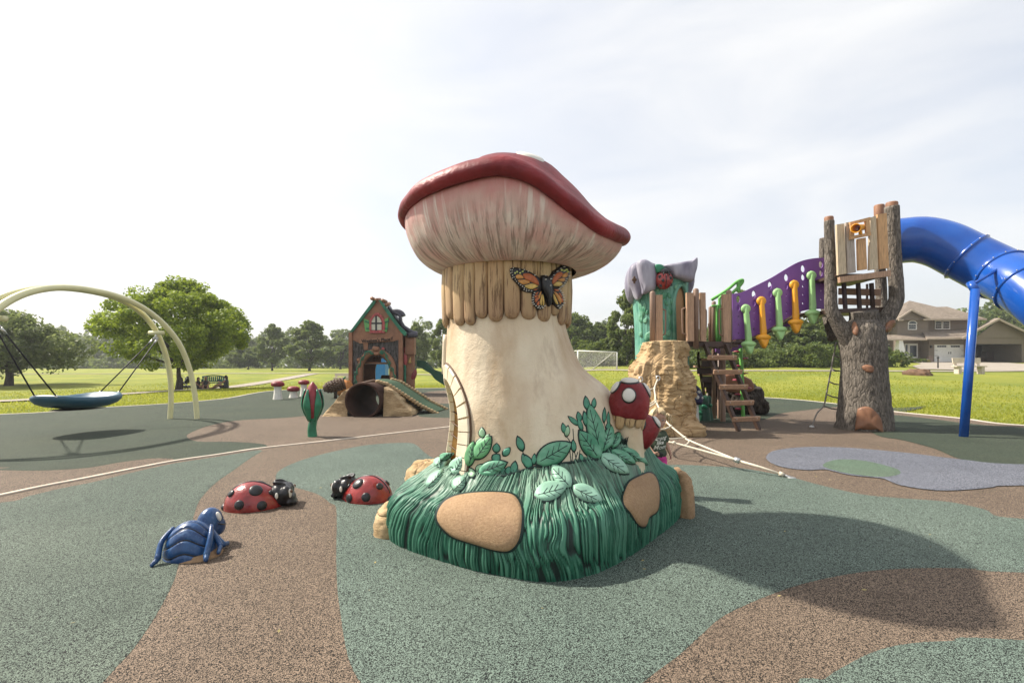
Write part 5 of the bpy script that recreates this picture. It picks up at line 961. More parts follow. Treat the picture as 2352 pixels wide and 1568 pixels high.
for L in ([(340, 1240), (330, 1000), (350, 900), (300, 740)], [(640, 600), (570, 660), (560, 560)], [(690, 1290), (640, 1200), (625, 980)], [(740, 1130), (720, 900), (750, 700)]):
    add('vine', tube(np.array([onsurf(FB, (1510 + x * .1722) / 1.06293, (610 + y * .1722) / 1.06293, 10.9, .0)[0] for x, y in cr(L, 4)]), .022, 7), M['sleaf'], ft_)
c = z6(215, 430, 10.85); add('bee_ornament', merge(*[ell(c + np.array([dx, -.06, dz_]), (.025, .02, .035)) for dx, dz_ in ((0, .05), (.03, 0), (-.03, .0), (0, -.05), (0, 0))]), M['cone'], ft_)

# deck with posts, boards and ladder
M['plk'] = wood('tan_plank', (.46, .29, .185)); M['pst'] = paint('brown_post', (.24, .155, .11), .5, .1, 3., .1); M['beam'] = paint('dark_brown_steel', (.062, .036, .027), .45, .12); M['bolt'] = metal('bolt', (.55, .5, .42), .4)
M['plk2'] = wood('orange_plank', (.62, .37, .18)); M['plk3'] = wood('pale_plank', (.58, .47, .32)); M['plk4'] = wood('grey_plank', (.44, .375, .315)); M['rung'] = wood('rung_plank', (.44, .27, .17), (.15, 2, 2))
dk_ = thing('play_deck', 'raised brown deck with tan plank guards and loop handles beside the flower tower', 'play deck', (4.5, 11.3, 0))
add('deck_floor', box((4.42, 11.45, 1.80), (1.15, 1.75, .06)), M['beam'], dk_, smooth=False); add('deck_edge', beam(z7(212, 335, 10.52), z7(815, 340, 10.52), .05, .12), M['beam'], dk_, smooth=False)
def postpx(f_, x, y0, y1, d, r=.055, zmin=None):
    a = f_(x, y0, d); b = f_(x, y1, d); b[0] = a[0] = (a[0] + b[0]) / 2
    if zmin is not None: b[2] = zmin
    z1, z0 = a[2], b[2]; return lathe([(.002, z0), (r, z0), (r, z1 - r * .7), (r * .8, z1 - r * .25), (r * .4, z1), (.002, z1 + .004)], 16, (a[0], d, 0))
for f_, x, y0, y1, d, zm in ((z6, 1098, 545, 1395, 10.42, None), (z6, 483, 585, 1390, 10.35, None), (z3, 812, 372, 790, 10.60, None), (z6, 1350, 730, 1300, 11.9, None), (z6, 1305, 800, 1300, 12.4, None), (z3, 705, 450, 735, 12.3, 0.), (z7, 655, 0, 0, 12.35, 0.), (z7, 700, 0, 0, 11.6, 0.)):
    if y0 == 0: a = f_(x, 300, d); add('post', lathe([(.06, -.02), (.06, 1.85), (.002, 1.86)], 14, (a[0], d, 0)), M['pst'], dk_)
    else: add('post', postpx(f_, x, y0, y1, d, .06 if d < 11 else .05, zm), M['pst'], dk_)
for f_, L, d, m_ in ((z6, [(512, 645), (605, 645), (612, 1292), (520, 1292)], 10.42, 'plk'), (z6, [(948, 612), (1045, 615), (1052, 1298), (956, 1292)], 10.40, 'plk'), (z6, [(1140, 612), (1212, 614), (1222, 1300), (1146, 1298)], 10.52, 'plk'), (z3, [(757, 405), (812, 403), (812, 742), (764, 740)], 10.55, 'plk'), (z6, [(1455, 640), (1480, 630), (1490, 1300), (1460, 1300)], 10.75, 'plk')):
    add('guard_board', quad([f_(x, y, d) for x, y in L], .09), M[m_], dk_, smooth=False)
for f_, L, d in ((z6, [(612, 840), (655, 850), (668, 890), (665, 1160), (650, 1195), (615, 1210)], 10.40), (z6, [(948, 822), (915, 835), (902, 870), (908, 1150), (920, 1185), (955, 1200)], 10.38), (z6, [(1215, 832), (1235, 845), (1245, 890), (1242, 1140), (1232, 1180), (1220, 1195)], 10.5), (z6, [(1475, 835), (1440, 838), (1428, 880), (1432, 1160), (1445, 1200), (1475, 1218)], 10.52), (z6, [(1300, 1030), (1275, 1050), (1290, 1110), (1300, 1120)], 12.3)):
    add('loop_handle', tube(np.array([f_(x, y, d) for x, y in cr(L, 4)]), .016, 8), M['pst'], dk_)
ld = thing('plank_ladder', 'brown ladder with five wide plank rungs leaning on the deck', 'ladder', tuple(G(1720, 987)))
lf = [np.array(z7(450, 335, 10.48)), G(1697, 990)]; rt = [np.array(z7(735, 335, 10.48)), G(1743, 987)]
lf[1][1] -= .0
for a, b in (lf, rt): add('rail', beam(a, b, .06, .12, up=(0, -1, .5)), M['beam'], ld, smooth=False)
for yv in (520, 715, 915, 1125, 1335):
    zt_ = H - ((780 + yv * .17857) / 1.06293 - HY) / F * 10.3; s = (lf[0][2] - zt_) / (lf[0][2] - lf[1][2]); a, b = lerp(lf[0], lf[1], s), lerp(rt[0], rt[1], s); e = (b - a) / np.linalg.norm(b - a); up = np.array([0, -.09, 0])
    rg = add('rung', beam(a - e * .09 + up, b + e * .09 + up, .05, .105, .012, up=(0, -.30, 1)), M['rung'], ld, smooth=False)
    for q in (a, b): add('bolt', ell(q + up + np.array([0, -.035, .01]), (.014, .01, .014), 6, 8), M['bolt'], rg)
# back stairs seen from below the deck
stt = thing('plank_stair', 'dark plank stair rising behind the ladder to the deck', 'stair', (4.35, 12.6, 0))
for k, (x0, x1, y, d) in enumerate(((380, 600, 545, 12.0), (320, 590, 640, 12.2), (385, 600, 755, 12.45), (415, 620, 830, 12.7), (445, 640, 905, 12.95), (470, 650, 968, 13.2))):
    a, b = z7(x0, y, d), z7(x1, y, d); add('tread', beam(a, b, .28, .05), M['rung'], stt, smooth=False); add('riser', beam(a + np.array([0, -.12, -.11]), b + np.array([0, -.12, -.11]), .02, .16), M['beam'], stt, smooth=False)
for s in (0, 1): add('stringer', beam(z7((360, 600)[s], 480, 11.9), z7((480, 660)[s], 1080, 13.5) * np.array([1, 1, 0]) + np.array([0, 0, .02]), .05, .22), M['beam'], stt, smooth=False)
# green vine pole with red leaf steps
M['lime_s'] = paint('lime_steel', (.16, .46, .10), .4, .12, 4., .03); M['redleaf'] = paint('red_leaf_step', (.28, .02, .05), .45, .2)
vp = thing('vine_climber', 'lime green vine climbing pole with red leaf steps and curled handles', 'vine climber', tuple(z7(975, 1310, 12.4) * np.array([1, 1, 0])))
pl_ = [z7(x, y, 12.4) for x, y in ((945, 330), (945, 500), (955, 640), (960, 760), (965, 900), (962, 1040), (968, 1160), (980, 1330))]; pl_[-1][2] = -.02; add('pole', tube(cr(pl_, 5), .045, 10), M['lime_s'], vp)
for k, (x, y) in enumerate(((885, 440), (1000, 535), (895, 635), (1005, 740), (875, 828), (1045, 940), (905, 1025), (910, 1222))):
    c = z7(x, y, 12.4); p_ = z7(960, y, 12.4); s = -1 if x < 950 else 1; L = [(c[0] + s * (.09 - .18 * u), c[1] + .09 * math.sin(math.pi * u)) for u in np.linspace(0, 1, 8)] + [(c[0] + s * (.09 - .18 * u), c[1] - .09 * math.sin(math.pi * u)) for u in np.linspace(1, 0, 8)[1:-1]]
    add('leaf_step', merge(puff(L, (0, 0, c[2]), (1, 0, 0), (0, 1, 0), (0, 0, 1), .03), tube([c, p_], .02, 6)), M['redleaf'], vp)
for L, d, r in (([(690, 440), (740, 410), (800, 370), (860, 320), (905, 300), (905, 320), (870, 360), (820, 405)], 12.2, .04), ([(880, 385), (880, 340), (880, 300)], 12.2, .05), ([(745, 735), (745, 470), (750, 425), (790, 400)], 11.8, .035), ([(765, 735), (765, 480)], 11.8, .03), ([(728, 735), (728, 485)], 11.8, .03), ([(690, 485), (760, 480)], 11.8, .025)):
    add('handle', tube(np.array([z3(x, y, d) for x, y in cr(L, 5)]), r, 9), M['lime_s'], vp)
# navy mushroom, green stump, bark stump, bench board, dark log
M['navy'] = paint('navy_cap', (.035, .035, .085), .5, .2)
c = z7(300, 1120, 11.6); nm = thing('navy_mushroom', 'navy blue spotted mushroom behind the climbing rock', 'mushroom', (c[0], 11.6, 0)); add('stem', lathe([(.16, 0), (.14, .3), (.13, .55)], 18, (c[0] - .03, 11.6, 0)), M['white'], nm)
cp = xf(lathe([(.04, -.04), (.20, -.05), (.24, .03), (.22, .18), (.15, .32), (.06, .40), (.003, .41)], 24), (c[0] - .03, 11.6, c[2]), (0, R(8), 0)); add('cap', cp, M['navy'], nm); B = bvh_of(cp)
for dx, dz_, r in ((.0, .12, .05), (.06, .24, .04), (.14, .10, .03), (-.10, .15, .04)):
    h = B.ray_cast(Vector((c[0] + dx, 10, c[2] + dz_)), Vector((0, 1, 0)))
    if h[0]: add('spot', ell(np.array(h[0]), (r, .02, r)), M['white'], nm)
c = G(1716 - 10 * 0 + (-102), 964); gs = thing('tree_stump_seat', 'dark green sculpted stump beside the navy mushroom', 'stump', (c[0], c[1], 0)); M['dgs'] = paint('deep_green_stump', (.012, .062, .035), .45, .4, 6.)
a = np.linspace(0, 2 * np.pi, 61)[:-1]; add('stump', grid(np.array([[(c[0] + r0 * (1 + .06 * math.sin(9 * q + 3 * z)) * math.cos(q), c[1] + r0 * (1 + .06 * math.sin(9 * q + 3 * z)) * math.sin(q), z) for q in a] for r0, z in ((.02, .60), (.17, .60), (.20, .57), (.20, .4), (.215, .2), (.24, -.01))]), cv=True), M['dgs'], gs)
for q, z in ((-100, .35), (-50, .38), (-130, .2)): add('leaf', ell((c[0] + .21 * math.cos(R(q)), c[1] + .21 * math.sin(R(q)), z), (.07, .03, .045), rot=(0, R(20), R(q + 90))), M['tgreen'], gs)
c = z7(560, 1130, 13.4); bs = thing('bark_stump', 'pale bark stump standing under the deck behind the ladder', 'stump', (c[0], 13.4, 0)); add('trunk', lathe([(.02, .62), (.16, .62), (.17, .4), (.19, -.01)], 20, (c[0], 13.4, 0)), M['fbark'], bs)
bd = thing('low_plank_bench', 'low brown plank bench beneath the deck', 'bench', (z7(570, 1150, 13.0)[0], 13., 0)); add('seat', beam(z7(495, 1155, 12.8), z7(690, 1155, 12.8), .3, .06), M['rung'], bd, smooth=False); add('front_board', beam(z7(495, 1215, 12.72), z7(690, 1215, 12.72), .05, .2), M['beam'], bd, smooth=False)
c = z7(980, 1280, 13.4); lg = thing('hollow_log', 'dark bark covered climbing log behind the ladder', 'log', (c[0], 13.4, 0)); M['dbark'] = barkmat('dark_bark', (.075, .060, .048)); v, f, cv = rock_lump((c[0] + .02, 13.6, .42), (.52, .5, .52), 91, .22, 60, 80, .6); add('log_body', (v, f), M['dbark'], lg); add('cut_face', slab(cr([z7(x, y, 13.05) for x, y in ((690, 760), (900, 750), (1090, 820), (1125, 960), (1000, 990), (720, 980))], 2, True), .06), M['hwood'], lg)
v, f, cv = rock_lump((c[0] + .42, 13.4, .2), (.24, .3, .22), 93, .4, 40, 50, .6); add('root', (v, f), M['dbark'], lg)

# rope net
M['wrope'] = paint('pale_rope', (.60, .54, .43), .8, .12, 40., .4, 200.)
z9 = zz(1440, 880, .2211); rn = thing('rope_net', 'cream rope climbing net stretched from the rock to a ground anchor', 'rope net', (3.3, 6.2, 0))
r1 = [z9(*q) for q in ((750, 205, 9.12), (715, 300, 8.75), (722, 380, 8.5), (735, 460, 8.25), (830, 650, 7.75), (900, 728, 7.55), (1050, 850, 7.25), (1105, 885, 7.12), (1620, 1097, 6.2))]
r2 = [z9(*q) for q in ((560, 215, 9.25), (545, 330, 8.7), (560, 500, 8.1), (620, 680, 7.6), (720, 820, 7.2), (830, 885, 7.0), (930, 910, 6.9), (1040, 937, 6.8), (1620, 1097, 6.2))]
for r_ in (r1, r2): add('main_rope', tube(cr(r_, 6), .0145, 8), M['wrope'], rn)
add('anchor_rope', tube([r1[-1], z9(1900, 1180, 5.95), z9(2140, 1262, 5.82)], .0145, 8), M['wrope'], rn)
for a, b in ((z9(715, 305, 8.75), z9(590, 325, 8.75)), (z9(725, 440, 8.3), z9(600, 500, 8.2)), (z9(730, 462, 8.24), z9(590, 535, 8.1)), (z9(895, 725, 7.55), z9(760, 762, 7.4)), (z9(1050, 850, 7.25), z9(780, 860, 7.2)), (z9(1105, 888, 7.12), z9(1040, 937, 6.8)), (z9(930, 905, 6.9), z9(800, 905, 7.1))):
    add('cross_rope', tube([a, lerp(a, b, .5) + np.array([0, 0, -.015]), b], .0125, 7), M['wrope'], rn); add('knot', ell(a, (.026, .026, .026), 8, 10), M['wrope'], rn)
for q in ((750, 195, 9.12), (560, 205, 9.25)): 
    c = z9(*q); add('shackle', merge(tube([c + np.array([.035 * math.cos(s), -.02, .045 * math.sin(s)]) for s in np.linspace(0, 6.28, 17)[:-1]], .012, 6, closed=True), tube([c + np.array([0, 0, .03]), c + np.array([0, .14, .05])], .012, 6)), M['galv'], rn)
c = z9(2140, 1262, 5.82); g_ = G(1818, 1097); add('rope_sleeve', tube([lerp(c, g_, -.6), c], .028, 8), M['wrope'], rn); add('ground_anchor', merge(tube([c, lerp(c, g_, .9)], .016, 7), ell(g_, (.05, .04, .014))), M['galv'], rn); add('ferrule', tube([z9(1600, 1088, 6.22), z9(1650, 1108, 6.17)], .036, 8), M['galv'], rn)

# purple bridge
M['purple'] = paint('purple_plastic', (.21, .075, .32), .42, .10, 2., .03, 60., .5); M['gpod'] = paint('mint_plastic', (.34, .60, .24), .38, .10, 3., .03, 60., .5); M['opod'] = paint('orange_plastic', (.80, .36, .02), .38, .08, 3., .03, 60., .5)
bg_ = thing('purple_bridge', 'rising bridge with a curved purple side panel pierced by round holes', 'bridge', (z3(1160, 0, 11.)[0], 11., 1.8))
topL = [(830, 400), (900, 388), (990, 345), (1100, 290), (1200, 230), (1300, 175), (1400, 150), (1495, 145)]; botL = [(1495, 506), (1400, 508), (1300, 530), (1200, 580), (1100, 640), (1000, 690), (915, 718), (835, 720)]
outl = np.concatenate([cr(topL, 4), cr(botL, 4)]); holes = []
for k, x in enumerate((873, 983, 1097, 1212, 1330, 1457)):
    y0 = (437, 403, 340, 285, 222, 193)[k]
    for j, (dy, a_, b_) in enumerate(((0, 15, 26), (62, 13, 22), (125, 6, 9), (183, 5, 8), (245, 6, 9))):
        if y0 + dy + 30 > np.interp(x, [q[0] for q in botL[::-1]], [q[1] for q in botL[::-1]]): continue
        holes.append([(x + a_ * math.cos(s), y0 + dy + b_ * math.sin(s)) for s in np.linspace(0, 6.2832, 15)[:-1]])
def xz3(L, d): return [(q[0], q[2]) for q in (z3(x, y, d) for x, y in L)]
pv = prism(xz3(outl, 11.), (0, 11., 0), (1, 0, 0), (0, 0, 1), (0, -1, 0), .04, holes=[xz3(h_, 11.) for h_ in holes]); add('side_panel', pv, M['purple'], bg_, smooth=False)
b2 = xf(pv, (.1, 1.15, -.30)); add('side_panel', b2, M['purple'], bg_, smooth=False)
for k in range(11):
    u = (k + .5) / 11; x = lerp(840, 1490, u); y = np.interp(x, [q[0] for q in botL[::-1]], [q[1] for q in botL[::-1]]) + 22; c = z3(x, y, 11.0); add('tread', box((c[0] + .05, 11.6, c[2]), (.17, 1.05, .05)), M['beam'], bg_, smooth=False)
add('bridge_cable', tube(np.array([z3(x, y + 26, 11.0) for x, y in cr(botL, 3)]), .03, 8), M['beam'], bg_)
for k, (hx_, hy_, tx, ty) in enumerate(((930, 505, 958, 832), (1040, 450, 1060, 787), (1155, 392, 1173, 732), (1273, 335, 1288, 682), (1395, 270, 1406, 618))):
    m_ = M['opod' if k % 2 else 'gpod']; hd_, tp_ = z3(hx_, hy_, 10.88), z3(tx, ty, 10.80); cx_ = lerp(hd_, tp_, .765) + np.array([.0, -.0, 0]); th = thing('stepping_pod', ('lowest mint green hanging step arm, nearest the deck', 'lower of the two orange hanging step arms on the purple bridge', 'middle mint green hanging step arm between two orange ones', 'upper of the two orange hanging step arms on the purple bridge', 'highest mint green hanging step arm, next to the tree tower')[k], 'step arm', tuple(tp_), 'step arms hung along the purple bridge')
    add('head_disc', xf(lathe([(.002, .05), (.06, .05), (.10, .035), (.105, .0), (.10, -.02), (.002, -.02)], 24), hd_, (R(90), 0, 0)), m_, th)
    L = [(-.062, .03), (.062, .03), (.085, -.55), (.075, -.9 * .78), (-.075, -.9 * .78), (-.085, -.55)]; ax_ = (hd_ - tp_); ln = np.linalg.norm(ax_); uz = ax_ / ln; ux = np.array([1., 0, 0]) - uz * uz[0]; ux /= np.linalg.norm(ux)
    sh = [hd_ + ux * a_ + uz * b_ for a_, b_ in ((-.042, .05), (.042, .05), (.058, -ln * .45), (.066, -ln * .62), (.05, -ln * .76), (-.05, -ln * .76), (-.066, -ln * .62), (-.058, -ln * .45))]; add('shaft', slab(cr(sh, 3, True), .07), m_, th)
    add('step_plate', merge([xf(ell((0, 0, 0), (.165, .13, .08), 12, 20), cx_), ]), m_, th)
    tipp = [cx_ + ux * a_ + uz * b_ for a_, b_ in ((-.10, .02), (.10, .02), (.085, -ln * .10), (.0, -ln * .235), (-.085, -ln * .10))]; add('spear_tip', slab(cr(tipp, 3, True), .09, back=.8), m_, th)

# tree tower
tt_ = thing('tree_tower', 'grey bark tree tower with forked limbs and a plank lookout', 'play tower', (7.62, 10.3, 0)); TD = 10.3
def limbp(L, r, n=22):
    p = cr(np.array(L), 8); rr = np.interp(np.linspace(0, 1, len(p)), np.linspace(0, 1, len(r)), r); v, f = tube(p, rr, 72); q = np.array(v).reshape(len(p), 72, 3); ax = p[:, None]; d = q - ax; a = np.arctan2(d[..., 1], d[..., 0]); Ls = np.concatenate([[0], np.cumsum(np.linalg.norm(np.diff(p, axis=0), axis=1))])[:, None] + 0 * a
    w = vn(np.stack([np.cos(a) * 3.2 * 2, np.sin(a) * 3.2 * 2, Ls * 2.2], -1) + 3 * fbm(np.stack([np.cos(a) * 1.5, np.sin(a) * 1.5, Ls * 1.5], -1), 2, 5)[..., None], 7); w2 = 1 - np.abs(w - .5) * 4; w3 = fbm(np.stack([np.cos(a) * 6, np.sin(a) * 6, Ls * 5], -1), 3, 9)
    k = 1 + (-.045 * np.clip(w2, 0, 1) + .05 * (w3 - .5)) * np.minimum(1, .35 / rr[:, None]) ** .5 * 1.3
    return (ax + d * k[..., None]).reshape(-1, 3), f
T4 = lambda x, y, d=TD: z4(x, y, d)
tr_parts = [limbp([(7.56, TD, -.05), (7.58, TD, .25), T4(318, 1200), T4(315, 1050), T4(310, 930), T4(312, 840), T4(315, 790)], [.545, .51, .455, .42, .435, .40, .26]),
            limbp([T4(290, 980), T4(220, 890), T4(160, 800), T4(122, 720), T4(118, 600), T4(115, 420), T4(110, 300), T4(108, 195)], [.22, .185, .145, .128, .116, .106, .10, .098]),
            limbp([T4(330, 980), T4(380, 880), T4(450, 780), T4(505, 680), T4(510, 600), T4(500, 450), T4(490, 280), T4(483, 110)], [.25, .20, .16, .145, .138, .136, .136, .138]),
            limbp([T4(310, 900, 10.5), T4(318, 800, 10.35), T4(318, 733, 10.3)], [.30, .285, .265])]
TB = bvh_of(merge(tr_parts))
for p_, nm_ in zip(tr_parts, ('trunk', 'limb', 'limb', 'stump')): add(nm_, p_, M['fbark'], tt_)
for (x, y0, y1, d, r) in ((72, 700, 300, 11.6, .085), (410, 690, 130, 11.5, .11)): add('limb', limbp([T4(x + (60 if x < 100 else -30), 900, d - .4), T4(x + 10, y0, d), T4(x, (y0 + y1) / 2, d), T4(x, y1, d)], [r * 1.3, r * 1.1, r, r * .95]), M['fbark'], tt_)
M['cut'] = paint('cut_wood_brown', (.24, .115, .062), .55, .22, 5., .25, 40.)
for x, y0, y1, d, r in ((107, 192, 170, TD, .09), (483, 108, 84, TD, .115), (408, 140, 100, 11.5, .11), (74, 310, 298, 11.6, .078)):
    a, b = T4(x, y0, d), T4(x, y1, d); a[2] -= .1; add('limb_cap', lathe([(r * .96, a[2]), (r, b[2] - .03), (r * .9, b[2]), (.003, b[2] + .01)], 24, (a[0], d, 0)), M['cut'], tt_)
def z4p(*L): return [((1980 + x * .40816) / 1.06293, (460 + y * .40816) / 1.06293) for x, y in L]
for L in ([(270, 1470), (268, 1400), (275, 1330), (300, 1306), (345, 1304), (390, 1335), (420, 1385), (432, 1440), (430, 1478), (350, 1490)], [(305, 1065), (330, 1053), (365, 1062), (375, 1080), (365, 1100), (335, 1098), (315, 1085)], [(250, 810), (268, 800), (285, 840), (275, 880), (255, 870), (246, 840)], [(455, 800), (490, 785), (498, 800), (480, 840), (450, 862), (445, 830)]):
    add('cut_patch', spuff(TB, cr(z4p(*L), 3, True), .05, 10., ((1, -.6), (.97, .5), (.85, .8), (.5, .9))), M['cut'], tt_)
FD = 10.08
for k, L in enumerate(([(278, 380), (360, 368), (390, 945), (296, 962)], [(385, 358), (470, 345), (498, 930), (402, 942)], [(520, 545), (612, 530), (628, 895), (530, 908)], [(664, 300), (730, 280), (755, 890), (655, 905)], [(748, 262), (852, 248), (878, 880), (775, 892)])):
    add('plank', quad([z8(x, y, FD) for x, y in L], .06), M[('plk3', 'plk4', 'plk2', 'plk3', 'plk2')[k]], tt_, smooth=False)
for L in ([(435, 350), (668, 292), (672, 328), (438, 380)], [(440, 378), (480, 370), (484, 500), (442, 512)], [(614, 340), (660, 332), (668, 470), (624, 478)], [(438, 515), (674, 466), (678, 502), (440, 552)]): add('window_frame', quad([z8(x, y, FD - .065) for x, y in L], .05), M['plk2'], tt_, smooth=False)
c = z8(520, 415, FD - .25); e = z8(610, 402, FD + .1); mg = add('megaphone', tube(cr([c, lerp(c, e, .3), lerp(c, e, .7), e], 4), np.interp(np.linspace(0, 1, 13), [0, .15, .4, 1], [.085, .07, .06, .05]), 18, cap=False), M['opod'], tt_); m_ = mg.modifiers.new('t', 'SOLIDIFY'); m_.thickness = .012
add('megaphone_foot', tube([lerp(c, e, .55), z8(575, 490, FD - .1)], .035, 8), M['opod'], tt_)
add('floor_beam', quad([z8(x, y, FD - .02) for x, y in ((305, 985), (890, 908), (895, 975), (312, 1050))], .08), M['plk'], tt_, smooth=False); a, b = z8(312, 1030, FD), z8(890, 960, FD)
add('lookout_floor', prism([(a[0], FD + .06), (b[0], FD + .06), (b[0] + .1, FD + 1.3), (a[0] + .1, FD + 1.3)], (0, 0, (a[2] + b[2]) / 2 + .05), (1, 0, 0), (0, 1, 0), (0, 0, 1), .06), M['beam'], tt_, smooth=False)
for x in (395, 560, 715): add('bar', beam(z8(x - 15, 1050, 10.7), z8(x + 5, 1385, 10.7), .07, .07), M['beam'], tt_, smooth=False)
for x in (650, ): add('bar', beam(z8(x, 1060, 11.3), z8(x, 1380, 11.3), .04, .04), M['beam'], tt_, smooth=False)
for y in (1150, 1265): add('slat', beam(z8(320, y - 5, 10.9), z8(805, y + 10, 10.9), .04, .15), M['rung'], tt_, smooth=False)
add('middle_floor', beam(z8(60, 1405, 10.9), z8(800, 1375, 10.9), 1.0, .09), M['beam'], tt_, smooth=False)
# grey rope ladder on tree tower
rl = thing('rope_ladder', 'thin grey rope ladder hanging at the left of the tree tower', 'rope ladder', (6.9, 10.7, 0)); M['grope'] = paint('grey_rope', (.20, .18, .16), .8, .15, 40.)
lp = [T4(x, y, d) for x, y, d in ((152, 920, 10.75), (135, 1000, 10.8), (115, 1110, 10.8), (92, 1230, 10.75), (75, 1300, 10.7), (35, 1345, 10.6), (5, 1372, 10.55))]; lp[-1][2] = .01; add('side_rope', tube(cr(lp, 5), .016, 7), M['grope'], rl)
for x, y, x2, y2 in ((135, 995, 178, 1010), (125, 1080, 170, 1090), (108, 1155, 165, 1172), (93, 1230, 163, 1252), (75, 1300, 165, 1322)): add('rung', tube([T4(x, y, 10.78), T4((x + x2) / 2, (y + y2) / 2 + 4, 10.8), T4(x2, y2, 10.85)], .016, 6), M['grope'], rl)
add('ground_hook', ell(lp[-1], (.05, .05, .03)), M['galv'], rl)

# blue tube slide
t = MT('blue_plastic'); a = t.noise(1.6, 4); sc_ = t.noise(26., 3, t.vec((1, 3, .6))); base = t.mix(t.ramp(a, (.3, 0.), (.7, 1.)), (.004, .058, .31), (.008, .095, .42)); base = t.mix(t.ramp(sc_, (.66, 0.), (.78, .25)), base, (.12, .22, .48)); t.bump(t.noise(5., 3), .08, .03); M['bslide'] = t.done(base, .24, .5, coat=.3)
ts = thing('tube_slide', 'glossy blue tube slide curving out from the tree tower', 'slide', tuple(G(2213, 1003)))
axp = [P(2040, 556, 10.9), P(2070, 553, 10.75), P(2115, 551, 10.6), P(2165, 563, 10.4), P(2220, 590, 10.15), P(2290, 625, 9.75), P(2350, 655, 9.2), P(2430, 712, 8.6), P(2540, 800, 8.2), P(2650, 900, 8.0), P(2720, 960, 8.2), P(2760, 985, 8.9)]
apx = cr(axp, 8); so_ = add('tube', tube(apx, .475, 40, cap=False), M['bslide'], ts); m_ = so_.modifiers.new('t', 'SOLIDIFY'); m_.thickness = .02
def flange(i, tilt=0.):
    c = apx[i]; t_ = apx[min(i + 1, len(apx) - 1)] - apx[i - 1]; t_ /= np.linalg.norm(t_); u = np.cross(t_, [0, 0, 1]); u /= np.linalg.norm(u); w = np.cross(t_, u); fl = add('flange', tube([c + .490 * (u * math.cos(s) + w * math.sin(s)) for s in np.linspace(0, 2 * np.pi, 49)[:-1]], .036, 8, closed=True), M['bslide'], ts)
    for s in np.linspace(0, 2 * np.pi, 17)[:-1]: add('bolt', ell(c + .528 * (u * math.cos(s) + w * math.sin(s)), (.012, .012, .012), 5, 6), M['bolt'], fl)
for i in (32, 42, 49): flange(i)
b0 = G(2213, 1003); b1 = P(2240, 664, 9.15); b0[2] = -.02; add('support_pole', tube([b0, b1], .072, 20), M['bslide'], ts); add('pole_bracket', merge(tube([b1 - np.array([0, 0, .03]), b1 + np.array([.0, .1, .14])], .07, 12), tube([b1 + np.array([0, .05, .1]), P(2290, 620, 9.3)], .03, 8)), M['bslide'], ts)

# ---------------------------------------------------------------- trees
def crown(seed, R0, shape, ncl, nl, ls, flat=.75, clr=.26):
    r = np.random.default_rng(seed); d = r.normal(size=(ncl, 3)); d /= np.linalg.norm(d, axis=1)[:, None]; u = r.uniform(.35, 1., ncl) ** .45; c = d * u[:, None]
    zt = (c[:, 2] + 1) / 2; w = np.interp(zt, np.linspace(0, 1, len(shape)), shape); c = np.stack([c[:, 0] * w * R0[0] * 1.25, c[:, 1] * w * R0[0] * 1.25, zt * R0[1]], 1)
    cr_ = clr * R0[0] * r.uniform(.55, 1.15, ncl); k = r.integers(0, ncl, nl); g = r.normal(size=(nl, 3)); g /= np.linalg.norm(g, axis=1)[:, None]; g *= r.uniform(.3, 1.05, nl)[:, None] ** .5
    p = c[k] + g * cr_[k][:, None] * np.array([1, 1, flat]); n = g * .7 + r.normal(size=(nl, 3)) * .6 + np.array([0, 0, .35]); n /= np.linalg.norm(n, axis=1)[:, None]
    a = np.cross(n, r.normal(size=(nl, 3))); a /= np.linalg.norm(a, axis=1)[:, None]; b = np.cross(n, a); s = ls * r.uniform(.6, 1.3, nl)[:, None]
    v = np.stack([p - a * s, p + b * s * .55 + n * s * .1, p + a * s, p - b * s * .55 + n * s * .1], 1).reshape(-1, 3); return v, np.arange(nl * 4).reshape(-1, 4), c
def trunk(c, zc, r0, seed, nb=9, R0=1.):
    r = random.Random(seed); L = [tube(cr([(0, 0, -.15), (.02 * R0, 0, zc * .5), (r.uniform(-.1, .1), 0, zc), (r.uniform(-.2, .2), .1, zc + (c[:, 2].max()) * .75)], 5), np.linspace(1.15, .18, 16) * r0, 12)]
    for i in r.sample(range(len(c)), min(nb, len(c))):
        q = c[i]; z0 = zc * r.uniform(.75, 1.) + q[2] * .25; L.append(tube(cr([(0, 0, z0), (q[0] * .4, q[1] * .4, lerp(z0, zc + q[2], .45)), (q[0] * .85, q[1] * .85, zc + q[2])], 4), np.linspace(.5, .08, 9) * r0, 7))
    return merge(L)
def make_tree(name, label, x, y, zc, R0, shape, ncl, nl, ls, m, r0, seed, group=None, **k):
    z = tz(x, y); th = thing(name, label, 'tree', (x, y, z), group); v, f, c = crown(seed, R0, shape, ncl, nl, ls, **k)
    add('trunk', (trunk(c, zc, r0, seed, R0=R0[0])[0] + np.array([x, y, z]), trunk(c, zc, r0, seed, R0=R0[0])[1]), M['bark'], th); add('crown', (v + np.array([x, y, z + zc]), f), m, th, smooth=False); return th
q = G(403, 897, -.25); make_tree('maple_tree', 'broad round maple tree with sunlit yellow green crown behind the swing', q[0], q[1] + .3, 1.35, (3.55, 5.75), [.62, .95, 1., .97, .88, .66, .34], 190, 46000, .105, M['maple'], .22, 11, clr=.20)
make_tree('willow_tree', 'grey green tree at the left edge behind the swing cables', -38.9, 37, 1.5, (4.0, 3.9), [.75, 1., 1., .8, .5, .25], 90, 20000, .16, M['willow'], .28, 21, flat=1.0, clr=.24)
protos = []
